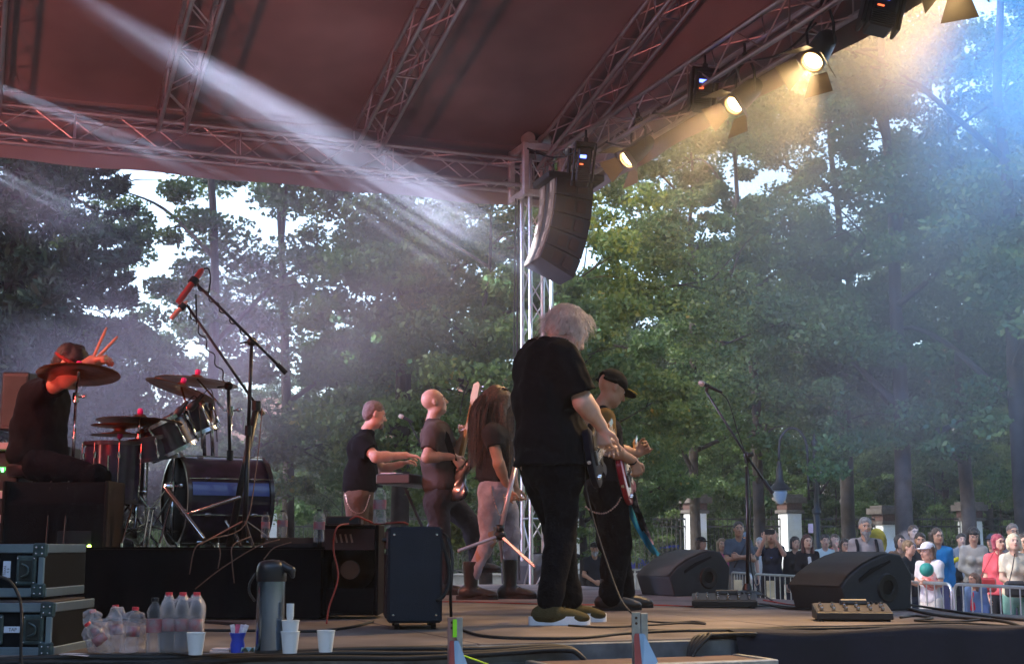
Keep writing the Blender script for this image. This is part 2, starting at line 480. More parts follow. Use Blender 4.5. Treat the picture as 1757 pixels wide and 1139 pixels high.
# ------------------------------------------------------------------ trees
def leaf_mat(name, cols, tr=.42):
    m = bpy.data.materials.new(name); m.use_nodes = True
    n, l = m.node_tree.nodes, m.node_tree.links
    b = n['Principled BSDF']; out = n['Material Output']
    g = n.new('ShaderNodeNewGeometry'); oi = n.new('ShaderNodeObjectInfo')
    tc = n.new('ShaderNodeTexCoord'); nz = n.new('ShaderNodeTexNoise'); nz.inputs['Scale'].default_value = .7
    l.new(tc.outputs['Object'], nz.inputs['Vector'])
    a = n.new('ShaderNodeMath'); a.operation = 'MULTIPLY_ADD'; l.new(g.outputs['Random Per Island'], a.inputs[0]); a.inputs[1].default_value = .42
    s1 = n.new('ShaderNodeMapRange'); s1.inputs['From Min'].default_value = .3; s1.inputs['From Max'].default_value = .7; s1.inputs['To Max'].default_value = .42
    l.new(nz.outputs['Fac'], s1.inputs['Value']); l.new(s1.outputs[0], a.inputs[2])
    a2 = n.new('ShaderNodeMath'); a2.operation = 'MULTIPLY_ADD'; l.new(oi.outputs['Random'], a2.inputs[0]); a2.inputs[1].default_value = .16; l.new(a.outputs[0], a2.inputs[2])
    rp = n.new('ShaderNodeValToRGB'); e = rp.color_ramp.elements
    while len(e) < len(cols): e.new(.5)
    for i, (p_, c) in enumerate(cols): e[i].position = p_; e[i].color = (*c, 1)
    l.new(a2.outputs[0], rp.inputs['Fac']); l.new(rp.outputs['Color'], b.inputs['Base Color'])
    b.inputs['Roughness'].default_value = .5; b.inputs['Specular IOR Level'].default_value = .35
    t = n.new('ShaderNodeBsdfTranslucent'); l.new(rp.outputs['Color'], t.inputs['Color'])
    mx = n.new('ShaderNodeMixShader'); mx.inputs[0].default_value = tr
    l.new(b.outputs[0], mx.inputs[1]); l.new(t.outputs[0], mx.inputs[2]); l.new(mx.outputs[0], out.inputs['Surface'])
    return m
M_leafA = leaf_mat('leaves_maple', [(0.0, (.034, .07, .028)), (.5, (.075, .135, .046)), (.85, (.145, .19, .05)), (.97, (.32, .19, .05))])
M_leafB = leaf_mat('leaves_linden', [(0.0, (.034, .072, .034)), (.5, (.072, .14, .056)), (.9, (.13, .19, .06)), (1.0, (.22, .2, .05))])
M_leafC = leaf_mat('needles_spruce', [(0.0, (.018, .036, .018)), (.6, (.036, .066, .03)), (1.0, (.065, .09, .035))], .1)
M_leafD = leaf_mat('leaves_young', [(0.0, (.04, .085, .035)), (.5, (.085, .15, .05)), (.9, (.16, .22, .065)), (1.0, (.38, .25, .06))], .45)
M_bark = mat('bark', (.034, .028, .025), .95, var=.35, nscale=6, bump=1.0, bscale=14)
def leaf_cards(cen, nrm_up, size, r_, asp=.62, droop=.3):
    """numpy: one small pointed, folded leaf per centre"""
    n = len(cen)
    a = r_.uniform(0, 2 * math.pi, n); el = r_.normal(-droop, .55, n)
    d = np.stack([np.cos(a) * np.cos(el), np.sin(a) * np.cos(el), np.sin(el)], 1)
    q = r_.normal(0, 1, (n, 3)); q -= d * (q * d).sum(1)[:, None]; q /= np.linalg.norm(q, axis=1)[:, None]
    s_ = (size * r_.uniform(.65, 1.25, n))[:, None]
    w_ = s_ * asp * .5
    v = np.stack([cen - d * s_ * .5, cen + q * w_ - d * s_ * .08, cen + d * s_ * .5, cen - q * w_ - d * s_ * .08], 1).reshape(-1, 3)
    f = np.arange(4 * n, dtype=np.int32).reshape(-1, 4)
    return v, f
def tree_proto(seed, H, trunk_r, crown_lo, crown_r, nclu, nleaf, lsize, mleaf, lean=0.0, limbs=7, clr=.6, flat=.55, narrow=1.0, droop=.3):
    r = random.Random(seed); r_ = np.random.default_rng(seed)
    wood = MB()
    path = [V(0, 0, 0)]
    for i in range(1, 9):
        t = i / 8
        path.append(V(lean * t * t * H * .5 + r.uniform(-.12, .12) * t * H * .08, r.uniform(-.12, .12) * t * H * .08, H * .93 * t))
    cp_ = cat_curve(path, 3)
    nn = len(cp_)
    wood.tube(cp_, [trunk_r * (1.35 if i == 0 else 1.0) * (1 - .88 * (i / (nn - 1)) ** .9) for i in range(nn)], 10)
    tips = []
    def at_h(h):
        k = min(nn - 2, int(h / (H * .93) * (nn - 1))); return cp_[k].copy()
    for i in range(limbs):
        h = crown_lo + (H * .9 - crown_lo) * (i + r.random() * .7) / limbs
        t = (h - crown_lo) / (H - crown_lo)
        reach = crown_r * (math.sin(math.pi * min(1, .25 + t * .72)) ** .7) * r.uniform(.7, 1.0)
        an = i * 2.4 + r.uniform(-.5, .5)
        b = at_h(h); d = V(math.cos(an), math.sin(an), 0)
        mid = b + d * reach * .5 + V(0, 0, reach * r.uniform(.15, .5)); end = b + d * reach + V(0, 0, reach * r.uniform(.15, .6))
        pth = cat_curve([b, mid, end], 5); L = len(pth); r0 = trunk_r * .42 * (1 - t * .6)
        wood.tube(pth, [r0 * (1 - .85 * j / (L - 1)) for j in range(L)], 7)
        tips.append(end)
        for k in range(4):
            j = r.randrange(3, L); b2 = pth[j]
            d2 = V(math.cos(an + r.uniform(-1.3, 1.3)), math.sin(an + r.uniform(-1.3, 1.3)), r.uniform(-.2, .7)).normalized()
            e2 = b2 + d2 * reach * r.uniform(.3, .55)
            wood.tube(cat_curve([b2, (b2 + e2) / 2 + V(r.uniform(-.2, .2), r.uniform(-.2, .2), .12), e2], 3), [r0 * .4 * (1 - .8 * q / 6) for q in range(7)], 5)
            tips += [e2, (b2 + e2) / 2]
    tips = np.array([list(t) for t in tips])
    # leaf clumps: round the twigs plus the crown's shell
    c1 = tips[r_.integers(0, len(tips), int(nclu * .6))] + r_.normal(0, clr * .9, (int(nclu * .6), 3))
    n2 = nclu - len(c1)
    th = r_.uniform(0, 2 * math.pi, n2); tt_ = r_.uniform(0, 1, n2) ** .9
    rad = crown_r * np.sin(np.pi * np.clip(.16 + tt_ * .8, 0, 1)) ** .75 * r_.uniform(.45, 1.0, n2) * (1 + .18 * np.sin(th * 3 + seed))
    c2 = np.stack([np.cos(th) * rad + lean * tt_ * H * .3, np.sin(th) * rad, crown_lo * .85 + (H * 1.02 - crown_lo * .85) * tt_], 1)
    cl = np.concatenate([c1, c2]); cl[:, :2] *= narrow
    rr = clr * r_.uniform(.5, 1.25, len(cl))
    idx = r_.integers(0, len(cl), nleaf)
    off = r_.normal(0, 1, (nleaf, 3)); off /= np.linalg.norm(off, axis=1)[:, None] ; off *= (r_.uniform(0, 1, nleaf) ** .45)[:, None]
    off[:, 2] *= flat
    cen = cl[idx] + off * rr[idx][:, None]
    v, f = leaf_cards(cen, None, lsize, r_, droop=droop)
    return wood, v, f
def spruce_proto(seed, H, rad, nleaf, lsize):
    r = random.Random(seed); r_ = np.random.default_rng(seed)
    wood = MB(); wood.tube([V(0, 0, 0), V(.05, 0, H * .5), V(0, 0, H)], [.24, .15, .02], 9)
    cen = []; dirs = []
    h = .8
    while h < H * .98:
        R_ = rad * (1 - h / H) ** .8 * r.uniform(.75, 1.1) + .15
        for k in range(5):
            an = r.uniform(0, 6.28); d = V(math.cos(an), math.sin(an), 0)
            pth = [V(0, 0, h) + d * (R_ * t) + V(0, 0, -.28 * R_ * math.sin(t * 2.2) + .12 * R_ * t * t) for t in (0, .3, .6, .85, 1)]
            wood.tube(pth, [.035, .028, .02, .012, .005], 4)
            m = int(nleaf / (H / .42 * 5) * (.35 + R_ / rad))
            for q in range(m):
                t = r.random() ** .7; k_ = min(3, int(t * 4)); p_ = pth[k_].lerp(pth[k_ + 1], t * 4 - k_)
                side = V(-d.y, d.x, 0) * (r.uniform(-1, 1) * .34 * R_ * (1.05 - t)); 
                cen.append(p_ + side + V(0, 0, -abs(r.gauss(0, .1)) - .12 * side.length)); 
        h += r.uniform(.3, .5)
    cen = np.array([list(c) for c in cen])
    v, f = leaf_cards(cen, None, lsize, r_, asp=.26, droop=.5)
    return wood, v, f
def mk_tree(name, proto, ml, label, loc, rot=0, scale=1.0, group='trees of the park round the stage', cat='tree'):
    wood, v, f = proto
    t = thing(name, label, cat, loc, rot, group)
    wood.build('trunk', M_bark, t, True, local=True, fix=False)
    mkobj('crown', v, f, ml, t, False, True)
    t.scale = scale if isinstance(scale, tuple) else (scale,) * 3
    return t
PA = tree_proto(11, 16.5, .20, 3.2, 5.2, 250, 76000, .125, M_leafA)
PB = tree_proto(23, 18.5, .21, 3.4, 4.6, 270, 80000, .115, M_leafB, limbs=9, narrow=.95)
PC = tree_proto(37, 13.5, .15, 2.4, 4.2, 200, 56000, .115, M_leafB, lean=.12, clr=.55)
PD = tree_proto(41, 6.5, .06, .7, 2.2, 150, 26000, .10, M_leafD, limbs=6, clr=.42)
PE = tree_proto(53, 8.5, .15, 2.0, 3.0, 150, 34000, .125, M_leafD, limbs=7, clr=.5, droop=.5)
PS = spruce_proto(61, 17, 3.6, 52000, .3)
PF = tree_proto(71, 14.5, .17, 3.0, 4.0, 130, 34000, .12, M_leafA, lean=-.15, clr=.5)
def gp(px, D): return V((px - CX) / F * D, D, GZ)
protos = {}
def plant(kind, px, D, label, rot=0, sc_=1.0, group='trees of the park round the stage', dx=0):
    PR = {'A': (PA, M_leafA, 'maple_tree'), 'B': (PB, M_leafB, 'linden_tree'), 'C': (PC, M_leafB, 'leaning_tree'), 'D': (PD, M_leafD, 'young_tree'),
          'E': (PE, M_leafD, 'broadleaf_tree'), 'S': (PS, M_leafC, 'spruce_tree'), 'F': (PF, M_leafA, 'sparse_tree')}[kind]
    loc = gp(px, D)
    if kind not in protos:
        protos[kind] = mk_tree(PR[2], PR[0], PR[1], label, loc, rot, sc_, group); return protos[kind]
    t = dup(protos[kind], loc, rot, label, sc_); t['group'] = group; return t
g1 = 'tall trees standing nearest behind the stage and the crowd'
g2 = 'second row of trees behind the iron fence'
g3 = 'young bright green trees low behind the fence'
plant('B', 1545, 29, 'tall tree with straight dark trunk rising behind the bearded man in the crowd', .4, 1.0, g1)
plant('B', 690, 25, 'tall tree with thick trunk rising behind the bald bass player', 2.3, .95, g1)
plant('S', 5, 20, 'dark spruce tree at the left edge behind the drummer', .3, .82, g1)
plant('S', 95, 24, 'dark spruce tree second from the left, above the drummer', 2.1, .68, g1)
plant('F', 372, 23, 'sparse tree with forked dark limbs between the spruces and the smoke', 1.2, .85, g1)
plant('C', 500, 27, 'leaning tree with dark trunk behind the microphone boom and the keyboard player', 3.6, 1.0, g1)
plant('A', 930, 27, 'broad tree directly behind the lighting tower', .9, .82, g1)
plant('A', 1190, 36, 'broad tree behind the guitarist in the cap, below the stage lamps', 4.0, .86, g1)
plant('F', 1300, 33, 'thinner tree showing white sky between its branches above the microphone', 5.1, 1.02, g1)
plant('A', 1750, 27, 'broad tree at the right edge bathed in blue light', 2.0, 1.1, g1)
plant('B', 1655, 33, 'tall tree behind and right of the big trunk, in the blue light', 3.9, .95, g1)
plant('A', 1450, 38, 'broad tree far behind the street lamps', 5.6, 1.1, g1)
plant('E', 835, 19.5, 'broadleaf tree with pale leaves just left of the tower', 1.0, .78, g1)
plant('E', 1000, 24, 'broadleaf tree with dense leaves between the tower and the capped guitarist', 3.0, .62, g1)
lab2 = 'tree of the dense dark wood behind the iron fence'
x2 = [(-40, 45, 'A', .9), (110, 50, 'C', .6), (245, 52, 'D', 1.35), (420, 46, 'C', .9), (560, 50, 'B', .85), (700, 47, 'C', .95), (830, 52, 'A', 1.0), (1010, 49, 'B', .9), (1120, 52, 'C', 1.0),
      (1260, 50, 'A', .72), (1400, 47, 'B', .88), (1470, 54, 'A', 1.1), (1620, 47, 'C', 1.1), (1690, 53, 'B', 1.1), (1830, 48, 'A', 1.2), (1900, 40, 'B', 1.2), (-150, 40, 'B', 1.0)]
names2 = ['behind the spruces', 'far behind the drummer', 'low under the bright sky gap on the left', 'behind the drum kit', 'behind the keyboard player', 'behind the bald bassist', 'behind the long haired man',
          'behind the front guitarist', 'behind the capped guitarist', 'behind the left stage monitor', 'behind the street lamps', 'far behind the street lamps', 'behind the woman in blue',
          'behind the dark haired woman', 'behind the woman in pink', 'outside the right edge', 'outside the left edge']
for i, (px, D, k, s_) in enumerate(x2):
    plant(k, px, D, 'second row tree of the dense wood, ' + names2[i], i * 1.7, s_ * (.62 if px < 900 else .8 if px < 1600 else .9), g2)
y3 = [(455, 43.5, .8), (590, 44, .7), (640, 45, .9), (760, 44, .8), (1000, 44, .75), (1090, 44.5, .9), (1165, 45, 1.0), (1240, 45.5, .85), (1320, 44.5, .7), (1430, 45, .8), (1600, 46, .7), (1710, 45, .7), (215, 44, .9), (90, 43, .8), (340, 43, .85)]
n3 = ['behind the bass drum', 'beside the keyboard player', 'right of the keyboard player', 'behind the bassist', 'behind the front guitarist', 'behind the capped guitarist', 'left of the first white pillar',
      'right of the first white pillar', 'left of the second white pillar', 'under the far street lamp', 'between the big trunk and the grey pillar', 'behind the dark haired woman', 'behind the cymbals', 'behind the drummer', 'behind the floor tom']
y3 += [(1120, 52, 1.9), (1205, 54, 1.75), (1275, 50, 1.5), (1400, 52, 1.5), (860, 50, 1.6), (660, 52, 1.5)]; n3 += ['taller one far behind the capped guitarist', 'taller one far behind the first pillar', 'taller one under the microphone boom', 'taller one far behind the lamps', 'taller one behind the tower foot', 'taller one behind the bassist']
for i, (px, D, s_) in enumerate(y3):
    plant('D', px, D, 'young bright green tree low behind the fence, ' + n3[i], i * 2.1, s_, g3)
# the far wood that closes the view: one uncountable mass
r_ = np.random.default_rng(5)
n_ = 90000
ang = r_.uniform(-.62, .62, n_); dist = r_.uniform(58, 74, n_)
top = 6.0 + 2.2 * np.sin(ang * 9 + 1) + 2.0 * np.sin(ang * 23)
gapL = np.exp(-((ang + .27) / .06) ** 2); gapM = np.exp(-((ang - .195) / .045) ** 2)
top *= 1 - .55 * gapL - .35 * gapM
cz = GZ + top * r_.uniform(0, 1, n_) ** .8
v, f = leaf_cards(np.stack([np.sin(ang) * dist, np.cos(ang) * dist, cz], 1), None, .5, r_, asp=.8)
M_leafF = leaf_mat('leaves_far', [(0.0, (.035, .075, .035)), (.5, (.07, .13, .05)), (.9, (.13, .19, .06)), (1.0, (.2, .22, .06))], .5)
o = mkobj('far_wood', v, f, M_leafF); o['kind'] = 'stuff'; o['label'] = 'far mass of dark green woodland closing the view'

n_ = 26000  # unseen tree ring added to keep sky light off the stage
ang = r_.uniform(.75, 2 * math.pi - .75, n_); dist = r_.uniform(24, 32, n_); cz = GZ + 17 * r_.uniform(0, 1, n_) ** .9
v, f = leaf_cards(np.stack([np.sin(ang) * dist, np.cos(ang) * dist, cz], 1), None, 1.3, r_, asp=.8)
o = mkobj('sky_block_wood', v, f, M_leafB); o['kind'] = 'stuff'; o['label'] = 'unseen ring of trees added behind the camera to block sky light'
# ------------------------------------------------------------------ smooth bodies: distance field + surface nets
def arr3(v): return np.array([v[0], v[1], v[2]], dtype=np.float64)
class Field:
    def __init__(s, res): s.res = res; s.pr = []
    def cone(s, a, b, ra, rb, k=.02): s.pr.append(('c', arr3(a), arr3(b), ra, rb, k)); return s
    def ell(s, c, rad, fr=None, k=.02): s.pr.append(('e', arr3(c), np.array(rad, float), fr, 0, k)); return s
    def sub(s, c, rad, fr=None, k=.008): s.pr.append(('s', arr3(c), np.array(rad, float), fr, 0, k)); return s
    def cut(s, p, n): s.pr.append(('p', arr3(p), arr3(n), 0, 0, 0)); return s
    def cutcap(s, p, n, rad): s.pr.append(('q', arr3(p), arr3(n), rad, 0, 0)); return s
    def noise(s, amp, freq, seed=0, stretch=(1, 1, 1)): s.pr.append(('n', amp, freq, seed, stretch, 0)); return s
    def mesh(s):
        los, his = [], []
        for t in s.pr:
            if t[0] == 'c': m = max(t[3], t[4]); los.append(np.minimum(t[1], t[2]) - m); his.append(np.maximum(t[1], t[2]) + m)
            elif t[0] == 'e': m = t[2].max(); los.append(t[1] - m); his.append(t[1] + m)
        lo = np.min(los, 0) - 4 * s.res; hi = np.max(his, 0) + 4 * s.res
        n = np.ceil((hi - lo) / s.res).astype(int) + 1
        ax = [lo[i] + s.res * np.arange(n[i]) for i in range(3)]
        F_ = np.full(n, 1.0, dtype=np.float32)
        for t in s.pr:
            if t[0] in 'ces':
                if t[0] == 'c': m = max(t[3], t[4]); l_ = np.minimum(t[1], t[2]) - m; h_ = np.maximum(t[1], t[2]) + m
                else: m = t[2].max(); l_ = t[1] - m; h_ = t[1] + m
                mg = .05 + t[5] * 2
                i0 = np.maximum(0, np.floor((l_ - mg - lo) / s.res).astype(int)); i1 = np.minimum(n, np.ceil((h_ + mg - lo) / s.res).astype(int) + 1)
                if (i1 <= i0).any(): continue
                sl_ = tuple(slice(i0[q], i1[q]) for q in range(3))
                X, Y, Z = np.meshgrid(ax[0][sl_[0]], ax[1][sl_[1]], ax[2][sl_[2]], indexing='ij')
                if t[0] == 'c':
                    a, b, ra, rb = t[1:5]; ba = b - a; L2 = max(1e-9, ba @ ba)
                    px, py, pz = X - a[0], Y - a[1], Z - a[2]
                    h = np.clip((px * ba[0] + py * ba[1] + pz * ba[2]) / L2, 0, 1)
                    d = np.sqrt((px - ba[0] * h) ** 2 + (py - ba[1] * h) ** 2 + (pz - ba[2] * h) ** 2) - (ra + (rb - ra) * h)
                else:
                    c, rd, fr = t[1:4]; px, py, pz = X - c[0], Y - c[1], Z - c[2]
                    if fr is not None:
                        q = [px * f_[0] + py * f_[1] + pz * f_[2] for f_ in fr]
                    else: q = [px, py, pz]
                    k0 = np.sqrt((q[0] / rd[0]) ** 2 + (q[1] / rd[1]) ** 2 + (q[2] / rd[2]) ** 2)
                    k1 = np.sqrt((q[0] / rd[0] ** 2) ** 2 + (q[1] / rd[1] ** 2) ** 2 + (q[2] / rd[2] ** 2) ** 2) + 1e-9
                    d = k0 * (k0 - 1) / k1
                f_ = F_[sl_]; k = max(t[5], 1e-4)
                if t[0] == 's':
                    h = np.clip(.5 - .5 * (f_ + d) / k, 0, 1); F_[sl_] = f_ * (1 - h) - d * h + k * h * (1 - h)
                else:
                    h = np.clip(.5 + .5 * (f_ - d) / k, 0, 1); F_[sl_] = f_ * (1 - h) + d * h - k * h * (1 - h)
            elif t[0] in 'pq':
                X, Y, Z = np.meshgrid(*ax, indexing='ij', sparse=True)
                p, nn = t[1], t[2] / np.linalg.norm(t[2])
                d = (X - p[0]) * nn[0] + (Y - p[1]) * nn[1] + (Z - p[2]) * nn[2]
                if t[0] == 'p': F_ = np.maximum(F_, d)
                else:
                    near = ((X - p[0]) ** 2 + (Y - p[1]) ** 2 + (Z - p[2]) ** 2) < t[3] ** 2
                    F_ = np.where(near, np.maximum(F_, d), F_)
            elif t[0] == 'n':
                amp, fq, sd, stv = t[1:5]
                X, Y, Z = np.meshgrid(*ax, indexing='ij', sparse=True)
                r2 = np.random.default_rng(sd); tot = 0
                for o_ in range(5):
                    kx, ky, kz = r2.normal(0, fq, 3) * np.array(stv)
                    ph = r2.uniform(0, 6.28, 2)
                    tot = tot + np.sin(kx * X + ky * Y + kz * Z + ph[0] + 1.2 * np.sin(.5 * ky * X - .6 * kx * Z + .5 * kz * Y + ph[1]))
                F_ = F_ + (amp / 2.5 * tot).astype(np.float32)
        F_[0] = F_[-1] = 1; F_[:, 0] = F_[:, -1] = 1; F_[:, :, 0] = F_[:, :, -1] = 1
        return snets(F_, lo, s.res)
def snets(F_, lo, res):
    n = F_.shape; neg = F_ < 0
    c = neg[:-1, :-1, :-1].astype(np.int8)
    for (a, b, d) in ((1, 0, 0), (0, 1, 0), (1, 1, 0), (0, 0, 1), (1, 0, 1), (0, 1, 1), (1, 1, 1)):
        c = c + neg[a:n[0] - 1 + a, b:n[1] - 1 + b, d:n[2] - 1 + d]
    act = (c > 0) & (c < 8)
    I = np.argwhere(act); idx = np.full(act.shape, -1, dtype=np.int64); idx[act] = np.arange(len(I))
    acc = np.zeros((len(I), 3)); cnt = np.zeros(len(I))
    cor = [(0, 0, 0), (1, 0, 0), (0, 1, 0), (1, 1, 0), (0, 0, 1), (1, 0, 1), (0, 1, 1), (1, 1, 1)]
    for a in range(8):
        for b in range(a + 1, 8):
            ca, cb_ = np.array(cor[a]), np.array(cor[b])
            if np.abs(ca - cb_).sum() != 1: continue
            fa = F_[tuple((I + ca).T)]; fb = F_[tuple((I + cb_).T)]
            m = (fa < 0) != (fb < 0)
            t = np.where(m, fa / np.where(m, fa - fb, 1), 0)
            acc += np.where(m[:, None], ca + t[:, None] * (cb_ - ca), 0); cnt += m
    vs = lo + (I + acc / cnt[:, None]) * res
    fs = []
    for ax_ in range(3):
        e = [0, 0, 0]; e[ax_] = 1
        sl0 = tuple(slice(1, n[q] - 1) for q in range(3))
        a = neg[sl0]; b = neg[tuple(slice(1 + e[q], n[q] - 1 + e[q]) for q in range(3))]
        for sgn, msk in ((0, a & ~b), (1, b & ~a)):
            J = np.argwhere(msk) + 1
            u, v_ = [q for q in range(3) if q != ax_]
            du = np.zeros(3, int); du[u] = 1; dv = np.zeros(3, int); dv[v_] = 1
            ok = (J < np.array(act.shape)).all(1); J = J[ok]
            q = [idx[tuple((J - du - dv).T)], idx[tuple((J - dv).T)], idx[tuple(J.T)], idx[tuple((J - du).T)]]
            Q = np.stack(q, 1); Q = Q[(Q >= 0).all(1)]
            if (sgn == 1) != (ax_ == 1): Q = Q[:, ::-1]
            fs.append(Q)
    return vs, np.concatenate(fs)
def fbuild(fd, name, m, parent):
    v, f = fd.mesh()
    return mkobj(name, v, f.astype(np.int32), m, parent, True)
def frame(f, u=V(0, 0, 1)):
    f = Vector(f).normalized(); r = f.cross(Vector(u)).normalized(); u2 = r.cross(f)
    return (r, f, u2)      # right, forward, up
def skin(name, c): return mat('skin_' + name, c, .5, var=.1, nscale=14, spec=.4, bump=.05, bscale=200)
SK_A = skin('light', (.50, .29, .21)); SK_B = skin('tan', (.42, .235, .155)); SK_C = skin('pale', (.56, .36, .28))
M_eyew = mat('eye_white', (.6, .58, .55), .25, var=.02); M_iris = mat('eye_iris', (.03, .02, .015), .2)
def head_prims(fd, c, fr, s=1.0, k=.018, open_=False, chin=1.0, wide=1.0):
    """c: centre of the head; fr: (right, forward, up)"""
    r, f, u = fr
    L = lambda x, y, z: c + r * (x * s) + f * (y * s) + u * (z * s)
    fd.ell(L(0, -.012, .028), (.076 * s * wide, .094 * s, .088 * s), fr, k)            # skull
    fd.ell(L(0, .022, -.03), (.062 * s * wide, .068 * s, .085 * s * chin), fr, .03 * s)      # face
    fd.ell(L(0, .055, -.092), (.028 * s, .024 * s, .020 * s), fr, .03 * s)           # chin
    fd.ell(L(0, .074, .026), (.05 * s, .014 * s, .013 * s), fr, .02 * s)             # brow
    for q in (-1, 1):
        fd.ell(L(.038 * q, .058, -.025), (.02 * s, .02 * s, .018 * s), fr, .02 * s)      # cheek bone
        fd.ell(L(.045 * q, .01, -.075), (.018 * s, .035 * s, .022 * s), fr, .03 * s)     # jaw
        fd.sub(L(.031 * q, .098, .006), (.019 * s, .02 * s, .013 * s), fr, .012 * s)     # socket
        fd.ell(L(.078 * q * wide, -.01, -.005), (.010 * s, .018 * s, .031 * s), fr, .008 * s)  # ear
    fd.cone(L(0, .084, .012), L(0, .108, -.028), .009 * s, .0135 * s, .012 * s)      # nose
    fd.ell(L(.012, .098, -.033), (.009 * s,) * 3, fr, .008 * s); fd.ell(L(-.012, .098, -.033), (.009 * s,) * 3, fr, .008 * s)
    fd.ell(L(0, .086, -.056), (.022 * s, .010 * s, .0065 * s), fr, .007 * s); fd.ell(L(0, .083, -.069), (.019 * s, .010 * s, .007 * s), fr, .007 * s)
    if not open_: fd.sub(L(0, .098, -.0625), (.021 * s, .01 * s, .0022 * s), fr, .004 * s)
    return L
def eyes(L, fr, s, par, brow=None, iris=None, big=1.0, lips=None):
    if lips: MB().ell(L(0, .0935, -.0625), (.023 * s, .006 * s, .0085 * s), fr, 10, 6).build('lips', lips, par, True)
    for q in (-1, 1):
        e = MB().ell(L(.031 * q, .0745, .006), (.0115 * s * big, .0115 * s, .008 * s * big), n=10, m=7).build('eye', M_eyew, par, True)
        MB().ell(L(.031 * q, .0825, .005), (.0062 * s * big,) * 3, n=8, m=6).build('iris', iris or M_iris, e, True)
    if brow:
        for q in (-1, 1):
            b = MB(); b.tube(cat_curve([L(.014 * q, .094, .021), L(.032 * q, .092, .029), L(.05 * q, .076, .023)], 4), [.0035 * s * big] * 8 + [.002 * s], 5)
            b.build('eyebrow', brow, par, True)
def hand_prims(fd, wr, d, pn, s=1.0, curl=.5, side=1, spread=.12, k=.006, thumb=.5):
    """wrist, direction of the fingers, palm normal; side=+1: thumb on the d x pn side"""
    d = Vector(d).normalized(); pn = Vector(pn); pn = (pn - d * pn.dot(d)).normalized(); x = d.cross(pn) * side
    for i, (off, ln) in enumerate(((.030, .070), (.010, .079), (-.011, .073), (-.030, .058))):
        kn = wr + d * (.092 * s) + x * (off * s) - d * (abs(off) * .2 * s)
        fd.cone(wr + d * .018 * s + x * (off * .55 * s), kn, .0145 * s, .0115 * s, .012 * s)
        dd = (d + x * (spread * off / .03)).normalized(); p_ = kn
        for j, fl in enumerate((.45, .32, .26)):
            a = curl * (1.0, 1.15, .8)[j] * (1 + .12 * i); q = x
            dd = Matrix.Rotation(a * (1 if pn.dot(Matrix.Rotation(.1, 3, q) @ dd) > pn.dot(dd) else -1), 3, q) @ dd
            p2 = p_ + dd * (ln * fl * s); fd.cone(p_, p2, (.0092 - .0009 * j) * s, (.0084 - .0009 * j) * s, k * s); p_ = p2
    b = wr + d * .028 * s + x * .024 * s
    t1 = b + (d * .6 + x * .75 + pn * .35 * thumb).normalized() * .04 * s; t2 = t1 + (d * .9 + x * .2 + pn * thumb).normalized() * .03 * s; t3 = t2 + (d * .9 - x * .1 + pn * thumb).normalized() * .024 * s
    fd.cone(b, t1, .014 * s, .0108 * s, .012 * s); fd.cone(t1, t2, .0105 * s, .0095 * s, k * s); fd.cone(t2, t3, .0095 * s, .0078 * s, k * s)
def cloth(name, c, var=.12, bump=.35, bscale=55, sheen=0.0, rough=.92): return mat(name, c, rough, var=var, nscale=7, bump=bump, bscale=bscale, spec=.12, sheen=sheen if max(c) > .08 else 0)
def shoe(name, an, toe, floor_n, m_up, m_sole, par, s=1.0, boot=0.0, sole_h=.026):
    """ankle point, unit toe direction (horizontal), z of the floor"""
    an = Vector(an); t = Vector(toe).normalized(); z = floor_n
    g = V(an.x, an.y, z); sd = V(0, 0, 1).cross(t)
    u = Field(.006 if s >= .9 else .009)
    u.ell(g - t * .045 * s + V(0, 0, .05 * s), (.038 * s, .05 * s, .045 * s), (sd, t, V(0, 0, 1)), .03)
    u.ell(g + t * .055 * s + V(0, 0, .045 * s), (.042 * s, .09 * s, .038 * s), (sd, t, V(0, 0, 1)), .03)
    u.ell(g + t * .14 * s + V(0, 0, .034 * s), (.044 * s, .055 * s, .028 * s), (sd, t, V(0, 0, 1)), .03)
    u.cone(g + V(0, 0, .05 * s), an + V(0, 0, .035 * s + boot), .045 * s, (.046 if not boot else .06) * s, .03)
    u.cut(g + V(0, 0, .016), (0, 0, -1)); u.cut(an + V(0, 0, .02 + boot), (0, 0, 1))
    o = fbuild(u, 'shoe' if not boot else 'boot', m_up, par)
    so = MB(); pts = []
    for i in range(24):
        a = 2 * math.pi * i / 24; y = math.cos(a); x = math.sin(a)
        w_ = .043 * (1.0 if y > 0 else .86) * (1 + .12 * math.sin(y * 2))
        pts.append(g + t * (.045 + y * .152) * s + sd * (x * w_ * s) + V(0, 0, .001))
    so.prism(pts, V(0, 0, sole_h * s)); so.build('sole', m_sole, o)
    la = MB()
    for i in range(5):
        q = g + t * (.05 + .018 * i) * s + V(0, 0, (.088 - .0075 * i) * s)
        la.tube([q - sd * .022 * s, q + V(0, 0, .006), q + sd * .022 * s + t * .008], .003, 5)
    la.build('lace', mat('lace', (.03, .03, .025), .8), o)
    return o
M_hairs = {}
def hairmat(c, nm): return mat('hair_' + nm, c, .55, var=.35, nscale=30, spec=.4, sheen=.2)
